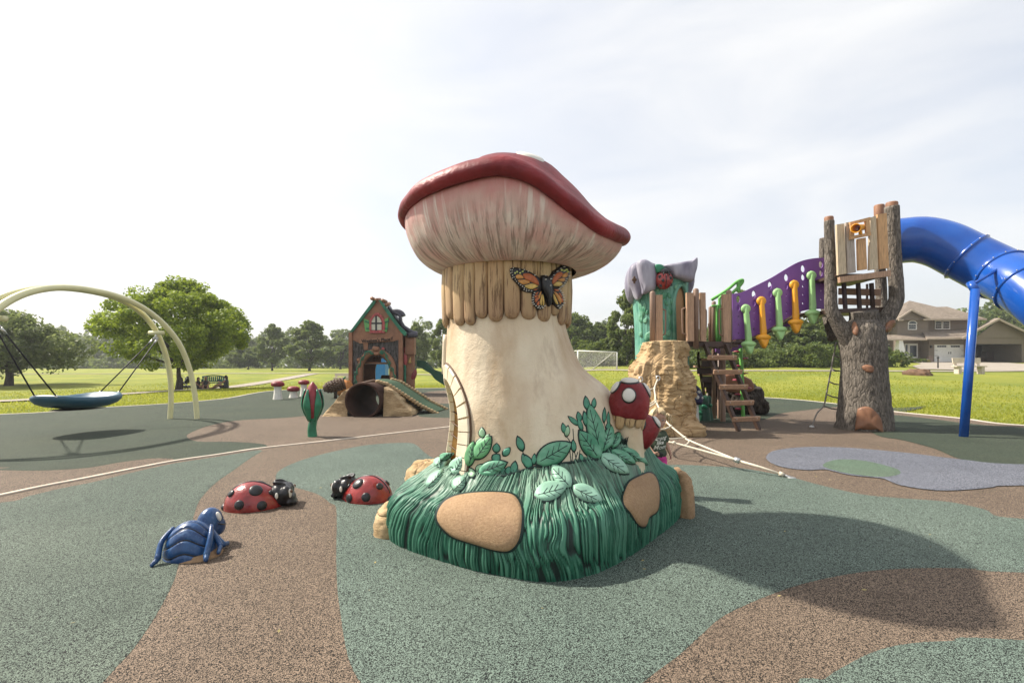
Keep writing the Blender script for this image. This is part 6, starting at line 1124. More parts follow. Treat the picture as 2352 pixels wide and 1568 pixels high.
for k, (nm, sh, R0, zc, m, ncl) in enumerate((('poplar_tree', [.55, .85, 1., .95, .85, .6, .3], (2.6, 8.), 1.2, 'poplar', 70), ('poplar_tree', [.5, .9, 1., .8, .7, .4, .2], (2.6, 8.), 1.0, 'poplar', 60), ('oak_tree', [.8, 1., .95, .8, .5], (3.2, 6.5), .8, 'wood_leaf', 80), ('oak_tree', [.9, 1., .9, .85, .6, .25], (3.2, 6.5), .6, 'wood_leaf', 70))):
    protos.append((nm, *[crown(40 + k, R0, sh, ncl, 9000, .26, clr=.27)], zc, m, R0))
pm = {}
def far_tree(k, x, yt, d, wpx, label, group):
    nm, (v, f, c), zc, m, R0 = protos[k]; X = (x - CX) / F * d; z = tz(X, d); top = H + (HY - yt) / F * d - z; w = wpx / F * d; th = thing(nm, label, 'tree', (X, d, z), group); th.rotation_euler = (0, 0, random.uniform(0, 6.28)); th.scale = (w / (2.3 * R0[0]), w / (2.3 * R0[0]), top / (zc + R0[1] * 1.06))
    if k not in pm:
        ORG[th.name] = np.zeros(3); a = add('trunk', trunk(c, zc, .2, k), M['bark'], th); b = add('crown', (v + np.array([0, 0, zc]), f), M[m], th, smooth=False); pm[k] = (a, b)
    else:
        for o in pm[k]: cc = o.copy(); COL.objects.link(cc); cc.parent = th
gl, gr = 'hazy trees across the far field', 'trees beyond the right hand lawn'
for a in ((0, 625, 742, 88, 70, 'slim hazy poplar above the leftmost toadstool'), (1, 711, 727, 84, 100, 'taller twin crowned poplar left of the playhouse'), (0, 955, 738, 80, 62, 'slim tree just right of the playhouse roof'), (1, 1016, 722, 72, 60, 'tree showing between the playhouse and the mushroom stalk'), (2, 570, 792, 105, 90, 'low hazy tree between the maple and the slim poplar'), (3, 782, 776, 112, 110, 'low hazy tree touching the left wall of the playhouse')): far_tree(*a, gl)
for i, a in enumerate(((2, 1322, 715, 75, 105), (3, 1372, 738, 78, 90), (2, 1285, 735, 82, 90), (0, 1440, 660, 52, 92), (3, 1408, 760, 58, 70), (2, 1500, 755, 70, 100), (3, 1560, 750, 72, 100), (2, 1620, 752, 70, 100), (3, 1668, 705, 66, 80), (1, 1704, 652, 62, 84), (3, 1748, 732, 58, 95), (2, 1796, 722, 56, 100), (3, 1846, 735, 54, 105), (2, 1892, 722, 54, 100), (3, 1935, 745, 56, 95), (0, 1980, 760, 60, 90))):
    far_tree(*a, ('leafy tree right beside the mushroom stalk above the goal', 'tree over the crossbar of the white goal', 'tree half hidden behind the mushroom stalk', 'tall leafy poplar at the left of the flower tower', 'low tree at the foot of the tall poplar', 'tree behind the green flower stem', 'tree hidden behind the tower door', 'tree behind the deck posts', 'tree behind the lime green handles', 'tree rising above the start of the purple bridge', 'tree under the lowest mint step arm', 'tree under the lower orange step arm', 'tree under the middle mint step arm', 'tree under the upper orange step arm', 'tree left of the grey bark trunk', 'tree behind the grey bark trunk')[i], gr)
for a in ((2, 2285, 706, 98, 90, 'tree above the house roof right of the blue pole'), (3, 2345, 722, 95, 80, 'tree above the garage gable at the right edge')): far_tree(*a, 'trees behind the house')
# far wood: one mass of foliage
VV, FF, n = [], [], 0
for i in range(118):
    a = -1.32 + i * .0225 + random.uniform(-.01, .01); d = random.uniform(140, 178)
    if a > .92: d = random.uniform(110, 150)
    X = a * d; sh = [[.8, 1., .9, .7, .3], [.6, 1., .95, .8, .5], [.9, 1., .8, .4]][i % 3]; hh = random.uniform(10, 16.5) * (1.0 if a < .15 else 1.05); v, f, _ = crown(200 + i, (random.uniform(4.2, 6.5), hh), sh, 26, 1150, .62, clr=.34); v = v + np.array([X, d, tz(X, d) - .3]); VV.append(v); FF.append(f + n); n += len(v)
for i in range(60):
    a = -1.3 + i * .042; d = random.uniform(128, 138); X = a * d; v, f, _ = crown(400 + i, (4.5, random.uniform(3, 5)), [1., 1., .7, .3], 14, 500, .5, clr=.4); VV.append(v + np.array([X, d, tz(X, d) - .4])); FF.append(f + n); n += len(v)
tag(add('woodland', (np.concatenate(VV), np.concatenate(FF)), M['wood_leaf'], smooth=False), 'hazy wood along the far edge of the field', 'woodland', kind='stuff')
# undergrowth along the right lawn
VV, FF, n = [], [], 0
for i in range(46):
    xp = 1270 + i * 17; d = random.uniform(46, 50) + (6 if xp < 1480 else 0) + (2 if xp > 1700 else 0); X = (xp - CX) / F * d; v, f, _ = crown(500 + i, (1.7, random.uniform(1.6, 3.0)), [1., 1., .8, .4], 14, 900, .16, clr=.4); VV.append(v + np.array([X, d, tz(X, d) - .2])); FF.append(f + n); n += len(v)
tag(add('undergrowth', (np.concatenate(VV), np.concatenate(FF)), M['wood_leaf'], smooth=False), 'dense undergrowth at the foot of the trees beyond the lawn', 'undergrowth', kind='stuff')

# ---------------------------------------------------------------- house
M['siding'] = None
t = MT('taupe_siding'); wv_ = t.n('TexWave', wave_type='BANDS', bands_direction='Z', wave_profile='SAW'); wv_.inputs['Scale'].default_value = 1.35; t.t.links.new(t.c.outputs['Object'], wv_.inputs['Vector']); a = t.noise(1.5, 4); base = t.mix(a, (.17, .14, .11), (.22, .18, .142)); base = t.mix(t.ramp(wv_.outputs['Fac'], (0., .5), (.12, 0.)), base, (.10, .08, .06)); t.bump(wv_.outputs['Fac'], .5, .03); M['siding'] = t.done(base, .7, .3)
t = MT('roof_shingle'); a = t.noise(7., 5); b = t.voro(3.2, t.vec((1, 1, 2.4))); base = t.mix(t.sep(b)[0], (.17, .138, .108), (.27, .225, .178)); base = t.mix(t.ramp(a, (.4, 0.), (.7, .5)), base, (.19, .15, .12)); t.bump(a, .5, .04); M['shingle'] = t.done(base, .85, .2)
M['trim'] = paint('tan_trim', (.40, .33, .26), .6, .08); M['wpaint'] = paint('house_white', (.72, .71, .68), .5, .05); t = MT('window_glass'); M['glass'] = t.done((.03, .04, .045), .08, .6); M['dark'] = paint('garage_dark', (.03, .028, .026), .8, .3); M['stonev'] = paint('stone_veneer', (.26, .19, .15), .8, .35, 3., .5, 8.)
hz = zz(1950, 680, .25510); HD = 68.; o_ = hz(1500, 800, HD); hs = thing('house', 'taupe two storey house with white garage door beyond the lawn', 'house', (o_[0], HD, o_[2])); GZ = o_[2] - .3
def hblk(name, x0, x1, y0, y1, d, dep, m, par=None):
    a, b = hz(x0, y1, d), hz(x1, y0, d); return add(name, box(((a[0] + b[0]) / 2, d + dep / 2, (a[2] + b[2]) / 2), (b[0] - a[0], dep, b[2] - a[2]), bev=0), M[m], par or hs, smooth=False)
def hp_(x, y, d): return hz(x, y, d)
def hq(name, L, m, par=None, t_=.12): 
    o = add(name, ([hp_(*q) for q in L], [list(range(len(L)))]), M[m], par or hs, smooth=False); s = o.modifiers.new('t', 'SOLIDIFY'); s.thickness = t_; return o
hblk('wall', 945, 1240, 385, 812, 68.0, 9, 'siding'); hblk('wall', 1240, 1640, 385, 580, 69.2, 8, 'siding'); hblk('wall', 700, 945, 395, 812, 69.5, 8, 'siding')
hblk('garage_wall', 1245, 1298, 575, 812, 66.5, 6, 'siding'); hblk('garage_wall', 1592, 1690, 575, 812, 66.5, 6, 'siding'); hblk('garage_wall', 1298, 1592, 575, 630, 66.5, 6, 'siding'); hblk('garage_wall', 1690, 2320, 565, 625, 65.0, 7, 'siding'); hblk('garage_wall', 2135, 2330, 625, 812, 65.0, 7, 'siding')
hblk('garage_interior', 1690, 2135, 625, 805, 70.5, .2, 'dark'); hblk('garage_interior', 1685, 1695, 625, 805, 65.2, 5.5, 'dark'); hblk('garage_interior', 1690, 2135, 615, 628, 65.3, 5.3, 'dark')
for x, y, w_, h_ in ((1720, 770, 60, 50), (1800, 740, 70, 90), (1890, 775, 40, 40), (1960, 770, 90, 45), (1990, 690, 50, 60)): hblk('stored_box', x, x + w_, y - h_ / 2, y + h_ / 2, 68.5, .8, 'cut' if w_ > 80 else 'beam')
# roofs
rf = hq('roof', [(955, 392, 67.3), (1800, 384, 68.4), (1420, 268, 73), (1260, 272, 73), (1060, 210, 74)], 'shingle'); hq('roof', [(1800, 384, 68.4), (1800, 384, 78), (1420, 268, 73)], 'shingle'); hq('roof', [(700, 395, 69), (955, 392, 67.3), (1060, 210, 74), (900, 290, 74)], 'shingle')
hq('roof', [(965, 378, 67.2), (1080, 303, 67.2), (1090, 303, 72), (960, 378, 72)][::-1], 'shingle'); hq('roof', [(1080, 303, 67.2), (1245, 380, 67.2), (1240, 380, 72), (1090, 303, 72)][::-1], 'shingle'); hq('gable', [(965, 388, 67.6), (1240, 388, 67.6), (1080, 312, 67.6)], 'siding')
for a, b in (((955, 385), (1080, 302)), ((1080, 302), (1250, 382)), ((955, 396), (1000, 396)), ((1195, 392), (1800, 388))): add('fascia', beam(hp_(*a, 67.1), hp_(*b, 67.1), .12, .22), M['trim'], hs, smooth=False)
hq('porch_roof', [(700, 585, 65.5), (1225, 582, 65.5), (1195, 535, 68.), (700, 540, 68.)], 'shingle'); hq('porch_roof', [(1225, 575, 65.3), (1640, 570, 65.3), (1700, 480, 69.), (1190, 512, 68.)], 'shingle'); add('fascia', beam(hp_(700, 586, 65.4), hp_(1225, 584, 65.4), .12, .2), M['trim'], hs, smooth=False); add('fascia', beam(hp_(1225, 577, 65.2), hp_(1600, 572, 65.2), .12, .2), M['trim'], hs, smooth=False)
hq('garage_roof', [(1570, 570, 64.2), (1915, 384, 64.2), (1880, 384, 74), (1560, 560, 74)][::-1], 'shingle'); hq('garage_roof', [(1915, 384, 64.2), (2330, 580, 64.2), (2300, 580, 74), (1880, 384, 74)][::-1], 'shingle'); hq('gable', [(1690, 566, 64.9), (2300, 566, 64.9), (1915, 400, 64.9)], 'siding')
for a, b in (((1565, 572), (1915, 388)), ((1915, 388), (2330, 584))): add('fascia', beam(hp_(*a, 64.1), hp_(*b, 64.1), .12, .25), M['trim'], hs, smooth=False)
def hwin(x0, x1, y0, y1, d, nx, ny, arch_=False):
    w = hblk('window', x0, x1, y0, y1, d - .08, .1, 'wpaint'); m_ = 7; xs = np.linspace(x0 + m_, x1 - m_, nx + 1); ys = np.linspace(y0 + m_, y1 - m_, ny + 1)
    for i in range(nx):
        for j in range(ny): hblk('pane', xs[i] + 1.5, xs[i + 1] - 1.5, ys[j] + 1.5, ys[j + 1] - 1.5, d - .12, .05, 'glass', w)
    if arch_:
        c = hp_((x0 + x1) / 2, y0 + 1, d - .08); r = hp_(x1, y0, d)[0] - c[0]; add('arch_top', prism([(r * math.cos(s), r * .75 * math.sin(s)) for s in np.linspace(0, np.pi, 13)], c, (1, 0, 0), (0, 0, 1), (0, -1, 0), .02), M['wpaint'], w, smooth=False); add('arch_pane', prism([(r * .78 * math.cos(s), r * .55 * math.sin(s)) for s in np.linspace(0, np.pi, 13)], c + np.array([0, -.03, 0]), (1, 0, 0), (0, 0, 1), (0, -1, 0), .02), M['glass'], w, smooth=False)
hwin(1048, 1130, 432, 490, 68.0, 3, 2, True); hwin(1305, 1375, 402, 485, 69.2, 3, 3); hwin(1378, 1450, 402, 485, 69.2, 3, 3); hwin(825, 878, 625, 735, 69.5, 2, 4)
g = hblk('garage_door', 1298, 1592, 630, 800, 66.7, .1, 'wpaint')
for i in range(8):
    x = (1328, 1350, 1372, 1394, 1458, 1480, 1502, 1524)[i]; hblk('pane', x, x + 18, 640, 656, 66.66, .06, 'glass', g)
for x in (1435, 1455): hblk('door_handle', x, x + 5, 700, 720, 66.65, .06, 'black', g)
for y in (685, 735): 
    for x0, x1 in ((1298, 1330), (1560, 1592)): hblk('hinge', x0, x1, y, y + 3, 66.66, .05, 'black', g)
hblk('porch_shade', 1000, 1235, 590, 800, 67.95, .04, 'siding'); d_ = hblk('front_door', 1052, 1140, 620, 760, 67.8, .12, 'wpaint'); hblk('door_glass', 1066, 1128, 640, 748, 67.77, .05, 'glass', d_); hblk('side_light', 1015, 1048, 622, 755, 67.85, .08, 'wpaint'); hblk('side_light_glass', 1024, 1042, 632, 745, 67.82, .05, 'glass')
a = hp_(965, 705, 65.8); b = hp_(965, 590, 65.8); s4 = [(-1, -1), (1, -1), (1, 1), (-1, 1)]; add('porch_column', (np.array([a + np.array([x * .45, y * .45, 0]) for x, y in s4] + [b + np.array([x * .25, y * .25, 0]) for x, y in s4]), [[0, 1, 5, 4], [1, 2, 6, 5], [2, 3, 7, 6], [3, 0, 4, 7]]), M['wpaint'], hs, smooth=False); hblk('column_base', 935, 995, 705, 812, 65.3, 1., 'stonev'); hblk('stone_pier', 1245, 1285, 735, 812, 66.4, .3, 'stonev'); hblk('wall_lamp', 1268, 1280, 640, 662, 66.3, .25, 'black'); hblk('garage_panel', 2113, 2136, 640, 685, 66.8, .1, 'wpaint'); hblk('porch_step', 900, 1240, 768, 812, 66.0, 2.5, 'conc')  # piece at the garage opening is a plain white panel, not a lamp
M['shrub'] = leafmat('shrub_leaf', (.06, .10, .02), (.16, .20, .04)); M['shrubg'] = leafmat('golden_shrub', (.20, .19, .04), (.34, .30, .08))
for i, (x, w_, m) in enumerate(((850, 50, 'shrub'), (890, 50, 'shrubg'), (940, 50, 'shrubg'), (985, 50, 'shrubg'), (1030, 50, 'shrub'), (1098, 62, 'shrub'), (1168, 60, 'shrub'), (1228, 44, 'shrubg'))):
    c = hp_(x, 800, 64.6); r_ = w_ * .24 / F * 68 * .52; v, f, _ = crown(700 + i, (r_, r_ * 1.25), [.9, 1., .9, .6], 14, 900, .09, clr=.5); th = thing('shrub', ('low green shrub at the left end of the house bed', 'golden shrub second from the left end of the house bed', 'golden shrub before the white porch column', 'golden shrub right of the white porch column', 'flat green shrub left of the round one', 'round green shrub before the front door', 'dark round shrub right of the front door', 'small golden shrub beside the garage wall')[i], 'shrub', (c[0], c[1], tz(c[0], c[1])), 'shrubs along the house front'); add('foliage', (v + ORG[th.name] - np.array([0, 0, .05]), f), M[m], th, smooth=False); add('stems', tube([ORG[th.name] + np.array([0, 0, -.05]), ORG[th.name] + np.array([0, 0, r_])], .03, 6), M['bark'], th)
def gpt(f_, x, y, dlo=20., dhi=66.):
    for d in np.arange(dlo, dhi, .25):
        p = f_(x, y, d)
        if tz(p[0], p[1]) >= p[2]: return np.array([p[0], p[1], tz(p[0], p[1])])
    return np.array([p[0], p[1], tz(p[0], p[1])])
c = gpt(hz, 1333, 862); s = c[1] / F * .24; mb = thing('lamp_post', 'short black post lamp at the mouth of the driveway', 'lamp post', tuple(c)); add('post', lathe([(.07, -.1), (.06, .2), (.05, 95 * s), (.09, 97 * s), (.10, 110 * s), (.07, 116 * s), (.02, 124 * s)], 12, c), M['black'], mb); add('lamp_head', ell(c + np.array([.12, 0, 92 * s]), (.12, .12, .10)), M['galv'], mb)
c = gpt(hz, 1137, 925); s = c[1] / F * .24; v, f, cv = rock_lump(c + np.array([0, 0, -.05]), (80 * s, .9, 66 * s), 77, .3, 30, 50, 1.); M['soil'] = paint('dirt', (.13, .075, .045), .95, .3, 6., .8, 25.); tag(add('dirt_pile', (v, f), M['soil']), 'low brown heap of soil on the lawn before the house', 'dirt pile')
M['cbench'] = paint('concrete_bench', (.52, .45, .37), .8, .1, 4., .3)
def bench(label, c, w):
    th = thing('park_bench', label, 'bench', tuple(c), 'concrete benches on the lawn'); k = w / 1.8
    add('seat', box(c + np.array([0, 0, .45 * k]), (w, .45, .08)), M['cbench'], th, smooth=False); add('backrest', box(c + np.array([0, .22, .80 * k]), (w * .93, .08, .30 * k), (R(-8), 0, 0)), M['cbench'], th, smooth=False)
    for s in (-1, 1): add('leg', box(c + np.array([s * w * .38, .0, .21 * k]), (.22, .38, .48 * k)), M['cbench'], th, smooth=False); add('back_support', box(c + np.array([s * w * .38, .22, .62 * k]), (.2, .08, .4 * k), (R(-8), 0, 0)), M['cbench'], th, smooth=False)
c = gpt(hz, 1632, 912); bench('pale concrete bench on the lawn behind the blue pole', c, 290 * .24 / F * c[1]); c = np.array([*P(783, 871, 44.)[:2], 0]); c[2] = tz(c[0], c[1]); bench('pale bench far behind the pumpkin', c, 1.35)
# soccer goal
zg = zz(1370, 840, .08290); a, b = zg(495, 195, 44.), zg(1640, 240, 43.); gz = tz(b[0], 44.); sg_ = thing('soccer_goal', 'white soccer goal frame with net on the grass', 'goal', (b[0], 43.5, gz)); M['gwhite'] = paint('goal_white', (.68, .67, .62), .45, .06)
add('crossbar', tube([a, b], .065, 10), M['gwhite'], sg_); back = np.array([-1.9, 1.8, 0])
for q in (a, b): add('post', tube([q, np.array([q[0], q[1], gz])], .07, 10), M['gwhite'], sg_); add('back_stay', tube([q + np.array([-.25, .25, 0]), np.array([q[0] - 1.9, q[1] + 1.6, gz])], .05, 8), M['gwhite'], sg_); add('top_stay', tube([q, q + np.array([-.25, .25, 0])], .05, 8), M['gwhite'], sg_)
nl = []
ba, bb = np.array([a[0] - 1.9, a[1] + 1.6, gz]), np.array([b[0] - 1.9, b[1] + 1.6, gz]); ta, tb = a + np.array([-.25, .25, 0]), b + np.array([-.25, .25, 0])
for u in np.linspace(0, 1, 34): nl.append(tube([lerp(ta, tb, u), lerp(ba, bb, u)], .007, 3, cap=False))
for u in np.linspace(0, 1, 20): nl.append(tube([lerp(ta, ba, u), lerp(tb, bb, u)], .007, 3, cap=False))
for u in np.linspace(0, 1, 14): 
    p1 = lerp(b, np.array([b[0], b[1], gz]), u); p2 = lerp(tb, bb, u); nl.append(tube([p1, p2], .007, 3, cap=False)); q0 = lerp(b, tb, u); nl.append(tube([lerp(b, tb, u), lerp(np.array([b[0], b[1], gz]), bb, u)], .007, 3, cap=False))
add('net', merge(nl), M['gwhite'], sg_)['kind'] = 'stuff'
# blue portable toilet seen through doorway
M['pblue'] = paint('toilet_blue', (.03, .20, .50), .4, .1, 3.); c = P(872, 866, 36.); c[2] = tz(c[0], c[1]); pt = thing('portable_toilet', 'blue portable toilet seen through the playhouse doorway', 'portable toilet', tuple(c)); add('cabin', box(c + np.array([0, 0, 1.05]), (1.1, 1.1, 2.1), bev=.05), M['pblue'], pt, smooth=False); add('door', box(c + np.array([.05, -.56, 1.0]), (.7, .05, 1.85), bev=.02), M['pblue'], pt, smooth=False); add('roof', lathe([(.80, 2.1), (.78, 2.16), (.4, 2.3), (.003, 2.33)], 4, c), M['wpaint'], pt, smooth=False)

# ---------------------------------------------------------------- people
M['skin'] = paint('skin', (.46, .26, .185), .5, .08, 12., .05, 200.); M['skin2'] = paint('skin_tanned', (.36, .19, .125), .5, .08, 12., .05)
def caps(pts, r, n=12):
    p = np.array(pts, float); r = np.broadcast_to(np.asarray(r, float), (len(p),)); c = cr(p, 4); rr = np.interp(np.linspace(0, 1, len(c)), np.linspace(0, 1, len(r)), r); return merge(tube(c, rr, n), ell(c[0], (rr[0],) * 3, 8, n), ell(c[-1], (rr[-1],) * 3, 8, n))
# toddler standing behind mushroom
KX, KY = 1.515, 5.0; kd = thing('person', 'toddler with blond pigtails in a dark green printed shirt and pink shorts', 'person', (KX, KY, 0)); K = lambda x, y, z: np.array([KX + x, KY + y, z])
hc = K(.008, -.01, .795)
body = [ell(hc + np.array([0, .008, .022]), (.077, .086, .085), 16, 22), ell(hc + np.array([0, -.022, -.042]), (.058, .056, .055), 12, 18), ell(hc + np.array([0, -.072, -.024]), (.0115, .014, .012), 8, 10), ell(hc + np.array([0, -.052, -.076]), (.026, .022, .02)), caps([K(0, .0, .74), K(0, 0, .66)], .036), ell(K(0, 0, .56), (.085, .06, .10), 12, 18), ell(K(0, 0, .42), (.080, .062, .07), 12, 18)]
for s in (-1, 1): body += [ell(hc + np.array([s * .034, -.052, -.036]), (.024, .020, .022)), ell(hc + np.array([s * .076, .008, -.012]), (.010, .016, .022)), caps([K(s * .042, 0, .42), K(s * .048, -.005, .24), K(s * .05, .01, .06)], [.052, .042, .030]), caps([K(s * .05, .015, .035), K(s * .052, -.07, .022)], [.028, .022])]
body += [caps([K(.072, 0, .635), K(.092, .0, .545), K(.125, -.02, .455)], [.030, .026, .019]), caps([K(-.075, 0, .635), K(-.108, -.03, .53), K(-.074, -.10, .462)], [.030, .026, .019])]
hr, hl = K(.131, -.026, .432), K(-.060, -.116, .455); body += [ell(hr, (.014, .020, .024)), ell(hl, (.022, .016, .016))]
for i in range(4): body += [caps([hr + np.array([.0, -.013 + .009 * i, -.016]), hr + np.array([.003, -.016 + .009 * i, -.036]), hr + np.array([-.004, -.018 + .009 * i, -.050 + .004 * abs(i - 1.5)])], .0056, 7), caps([hl + np.array([.015, -.004, .010 - .008 * i]), hl + np.array([.036, -.012, .008 - .008 * i]), hl + np.array([.046, .004, .006 - .008 * i])], .0056, 7)]
body += [caps([hr + np.array([-.004, -.018, .006]), hr + np.array([-.012, -.030, -.012])], .006, 7), caps([hl + np.array([.005, -.006, .012]), hl + np.array([.026, -.016, .020])], .006, 7)]
remesh(add('body', merge(body), M['skin'], kd), .0048, 3)
M['shirt'] = paint('dark_green_shirt', (.060, .078, .050), .8, .15, 20., .3, 150.); M['pinks'] = paint('pink_shorts', (.62, .05, .28), .7, .3, 60.); M['hair'] = None
t = MT('blond_hair'); a = t.noise(60., 5, t.vec((1, 1, .3))); M['hair'] = t.done(t.mix(a, (.40, .27, .13), (.78, .64, .42)), .45, .4); t.bump(a, .5, .006)
sh = [ell(K(0, 0, .62), (.095, .070, .055), 12, 18), ell(K(0, -.004, .54), (.094, .075, .10), 12, 18), ell(K(0, -.004, .445), (.100, .080, .07), 12, 18), caps([K(.066, 0, .645), K(.090, 0, .585)], [.036, .037]), caps([K(-.068, 0, .645), K(-.096, -.012, .585)], [.036, .037])]; shm = merge(sh); remesh(add('shirt', shm, M['shirt'], kd), .006, 4); SHB = bvh_of(shm)
remesh(add('shorts', merge([ell(K(0, 0, .40), (.094, .076, .06)), caps([K(.045, 0, .38), K(.05, -.005, .27)], [.056, .058]), caps([K(-.045, 0, .38), K(-.05, -.005, .27)], [.056, .058])]), M['pinks'], kd), .007, 3)
for s, zz1, sz in (('Strong', .604, .054), ('like', .560, .054), ('Mom', .512, .064)):
    v, f = text_vf(s, sz, .0, .25, .0015); V = []
    for q in v:
        x, z = KX + q[0] + .008, zz1 + q[1] + q[0] * .12; h = SHB.ray_cast(Vector((x, KY - .5, z)), Vector((0, 1, 0))); V.append((x, (h[0].y if h[0] else KY - .06) - .0035, z))
    add('lettering', (np.array(V), f), M['white'], kd, smooth=False)
hair = [ell(hc + np.array([0, .022, .040]), (.088, .088, .078), 14, 20), ell(hc + np.array([0, .045, -.005]), (.082, .058, .075), 12, 18)]
for s in (-1, 1): hair += [caps([hc + np.array([s * .070, .03, .03]), hc + np.array([s * .098, .035, .035])], .018)]
remesh(add('hair', merge(hair), M['hair'], kd), .005, 2)
for s in (-1, 1):
    pg = []
    for i in range(26): e = np.array([s * random.uniform(.105, .155), random.uniform(.0, .06), random.uniform(-.055, .045)]); pg.append(caps([hc + np.array([s * .088, .035, .036]), hc + np.array([s * .118, .035, .050]), hc + e], [.010, .008, .003], 6))
    add('pigtail', merge(pg), M['hair'], kd)
stn = []
for i in range(34): a = random.uniform(-1.2, 1.2); stn.append(caps([hc + np.array([.03 * math.sin(a), -.03, .118]), hc + np.array([.07 * math.sin(a), -.060, .088]), hc + np.array([.080 * math.sin(a), -.068 * math.cos(a * .8) - .004, .055 + .02 * abs(math.cos(a * 3)) - .03 * abs(a)])], [.006, .006, .002], 5))
add('fringe', merge(stn), M['hair'], kd)
M['iris'] = paint('eye_dark', (.03, .022, .018), .2, .1); M['eyew'] = paint('eye_white', (.62, .58, .54), .3, .03); M['lip'] = paint('lips', (.36, .12, .10), .45, .1); M['brow'] = paint('brow', (.30, .19, .10), .7, .1)
for s in (-1, 1): add('eye', ell(hc + np.array([s * .028, -.0705, -.002]), (.0135, .008, .0075)), M['eyew'], kd); add('iris', ell(hc + np.array([s * .027, -.0765, -.002]), (.0068, .004, .0070)), M['iris'], kd); add('eyebrow', caps([hc + np.array([s * .014, -.080, .016]), hc + np.array([s * .030, -.077, .020]), hc + np.array([s * .044, -.068, .015])], .0028, 6), M['brow'], kd)
add('mouth', caps([hc + np.array([-.016, -.0715, -.059]), hc + np.array([0, -.076, -.0565]), hc + np.array([.016, -.0715, -.059])], [.003, .0055, .003], 7), M['lip'], kd)
ph2 = box(hl + np.array([.046, -.006, -.006]), (.075, .012, .045), (0, R(25), 0), .004); tag(add('phone', ph2, M['black'], smooth=False), 'small dark toy phone held in the right hand of the toddler', 'phone')
# bench and people under maple
zp = zz(380, 860, .14456); PD = 32.5
def pg_(x, y=640): p = zp(x, y, PD); return np.array([p[0], PD, tz(p[0], PD)])
M['tealw'] = paint('teal_wood', (.02, .16, .17), .6, .2, 6.); c = pg_(860); tb_ = thing('garden_bench', 'teal wooden slatted bench under the maple tree', 'bench', tuple(c + np.array([0, .5, 0]))); w = 1.55; c = c + np.array([0, .5, 0])
add('seat', box(c + np.array([0, 0, .42]), (w, .45, .05)), M['tealw'], tb_, smooth=False); add('top_rail', tube(cr([c + np.array([-w / 2, .24, .84]), c + np.array([0, .24, .93]), c + np.array([w / 2, .24, .84])], 4), .045, 6), M['tealw'], tb_); add('lower_rail', box(c + np.array([0, .24, .52]), (w, .05, .08)), M['tealw'], tb_, smooth=False)
for i in range(11): add('slat', box(c + np.array([-w / 2 + .06 + i * (w - .12) / 10, .24, .68]), (.10, .03, .34)), M['tealw'], tb_, smooth=False)
for s in (-1, 1): add('arm_rest', box(c + np.array([s * w / 2, -.02, .64]), (.08, .5, .04)), M['tealw'], tb_, smooth=False); [add('leg', box(c + np.array([s * w / 2, y, .31]), (.07, .07, .64)), M['tealw'], tb_, smooth=False) for y in (-.2, .22)]
def sitter(label, c, face, top, hairc, hold=False, sc=1., lean=0.):
    th = thing('person', label, 'person', tuple(c), 'people resting under the maple', 0); f = np.array([math.cos(face), math.sin(face), 0]); sd_ = np.array([-f[1], f[0], 0]); U = lambda a, b, z: c + (f * a + sd_ * b) * sc + np.array([0, 0, z * sc])
    hd_ = U(-.06 + lean, 0, .80); B = [ell(hd_, (.085 * sc, .085 * sc, .115 * sc)), ell(hd_ + f * .085 * sc + np.array([0, 0, -.01]), (.02, .02, .03)), caps([U(-.07 + lean, 0, .68), U(-.09, 0, .60)], .05 * sc), caps([U(-.1, 0, .55), U(-.10, 0, .16)], [.13 * sc, .15 * sc])]
    for s in (-1, 1):
        B += [caps([U(-.02, s * .10, .13), U(.36, s * .14, .22 + .1 * (s > 0)), U(.75, s * .12, .06)], [.085 * sc, .065 * sc, .045 * sc]), caps([U(.75, s * .12, .06), U(.90, s * .12, .08)], .04 * sc)]
        B += [caps([U(-.08, s * .19, .54), U(.10, s * .22, .38), U(.32, s * .12, .48 if hold else .30)], [.05 * sc, .042 * sc, .034 * sc])] + [caps([U(.33, s * (.10 + .014 * k), .49 if hold else .29), U(.40, s * (.08 + .014 * k), .52 if hold else .27)], .012 * sc, 6) for k in range(4)] + [caps([U(.32, s * .10, .50 if hold else .31), U(.36, s * .06, .54 if hold else .32)], .013 * sc, 6)]
    remesh(add('body', merge(B), M['skin2'], th), .02, 2); remesh(add('top', merge([caps([U(-.1, 0, .54), U(-.10, 0, .14)], [.15 * sc, .17 * sc]), caps([U(-.02, .1, .13), U(.20, .12, .19)], .10 * sc), caps([U(-.02, -.1, .13), U(.20, -.12, .19)], .10 * sc)]), top, th), .02, 2)
    remesh(add('hair', merge([ell(hd_ - f * .025 * sc + np.array([0, 0, .03 * sc]), (.098 * sc, .098 * sc, .11 * sc)), caps([hd_ - f * .09 * sc, hd_ - f * .11 * sc - np.array([0, 0, .22 * sc])], [.07 * sc, .045 * sc])]), hairc, th), .018, 2)
    return U(.40, 0, .58)
M['dhair'] = paint('dark_hair', (.025, .015, .010), .5, .3); M['lhair'] = paint('fair_hair', (.42, .30, .17), .5, .3)
ph3 = sitter('person in a black top sitting on grass right of the teal bench, phone raised', pg_(1165), R(185), M['black'], M['dhair'], True); tag(add('phone', box(ph3, (.02, .08, .16), (0, 0, R(5)), .004), M['black'], smooth=False), 'phone held up by the person sitting right of the teal bench', 'phone')
sitter('fair haired person sitting on the grass before the teal bench', pg_(845), R(-60), M['black'], M['lhair'], False, .95, .1); sitter('dark haired person in black leaning against the left end of the teal bench', pg_(735), R(-20), M['black'], M['dhair'], False, .9)
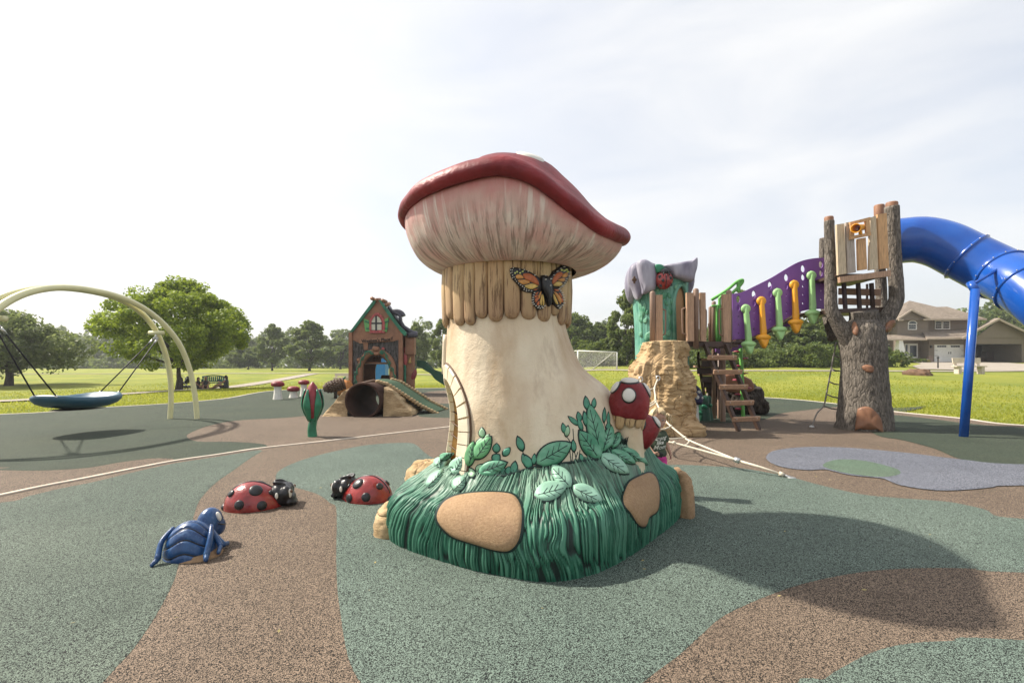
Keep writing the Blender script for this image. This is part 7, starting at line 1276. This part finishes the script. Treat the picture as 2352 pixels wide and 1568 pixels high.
# stroller
c = pg_(510); sk = thing('stroller', 'black folding stroller parked beside the maple trunk', 'stroller', tuple(c)); Q = lambda x, z, y=0.: c + np.array([x, y, z])
add('seat', slab(cr([Q(-.12, .42), Q(.05, .38), Q(.30, .80), Q(.22, .88), Q(.02, .60)], 3, True), .2, back=1.), M['black'], sk); add('canopy', slab(cr([Q(.02, .62), Q(.18, .92), Q(.36, .88), Q(.30, .70)], 3, True), .22, back=1.), M['black'], sk); add('basket', box(Q(.05, .2), (.5, .38, .18)), M['black'], sk, smooth=False)
for y in (-.24, .24): add('frame', merge(tube([Q(-.38, .95, y), Q(.40, .12, y)], .022, 7), tube([Q(.25, .80, y), Q(-.30, .12, y)], .022, 7)), M['galv'], sk)
add('handlebar', tube([Q(-.38, .95, -.24), Q(-.42, 1.0, 0), Q(-.38, .95, .24)], .022, 7), M['black'], sk)
for x in (-.32, .42):
    for y in (-.26, .26): wl = add('wheel', tube([Q(x + .13 * math.cos(s), .14 + .13 * math.sin(s), y) for s in np.linspace(0, 6.2832, 25)[:-1]], .024, 7, closed=True), M['black'], sk); add('spokes', merge(*[tube([Q(x, .14, y), Q(x + .12 * math.cos(s), .14 + .12 * math.sin(s), y)], .008, 4) for s in np.linspace(0, 6.2832, 7)[:-1]]), M['galv'], wl)

# ---------------------------------------------------------------- summer haze
hzb = add('haze', box((0, 120, 12.), (640, 400, 34.), bev=0), None, smooth=False); tag(hzb, kind='stuff'); hzb['label'] = 'thin summer haze over the whole field'
hm = bpy.data.materials.new('haze'); hm.use_nodes = True; hn = hm.node_tree; hn.nodes.clear(); ho_ = hn.nodes.new('ShaderNodeOutputMaterial'); pvn = hn.nodes.new('ShaderNodeVolumePrincipled'); pvn.inputs['Color'].default_value = (.93, .96, 1., 1); pvn.inputs['Density'].default_value = .0006; pvn.inputs['Anisotropy'].default_value = .3; hn.links.new(pvn.outputs[0], ho_.inputs['Volume']); hzb.data.materials.append(hm)

# small leaf litter blown over the rubber
lt = []
for i in range(70):
    d = random.uniform(2.2, 12); x = random.uniform(-1, 1) * d; a = random.uniform(0, 6.28); s = random.uniform(.006, .018); c = np.array([x, d, .022]); u = np.array([math.cos(a), math.sin(a), .15]); w = np.array([-math.sin(a), math.cos(a), .2])
    lt.append((np.array([c - u * s, c + w * s * .5, c + u * s, c - w * s * .5]), [[0, 1, 2, 3]]))
M['litter'] = paint('dry_leaf', (.30, .25, .10), .8, .4, 30.)
tag(add('leaf_litter', merge(lt), M['litter'], smooth=False), 'tiny dry leaf bits scattered on the rubber', 'leaf litter', kind='stuff')
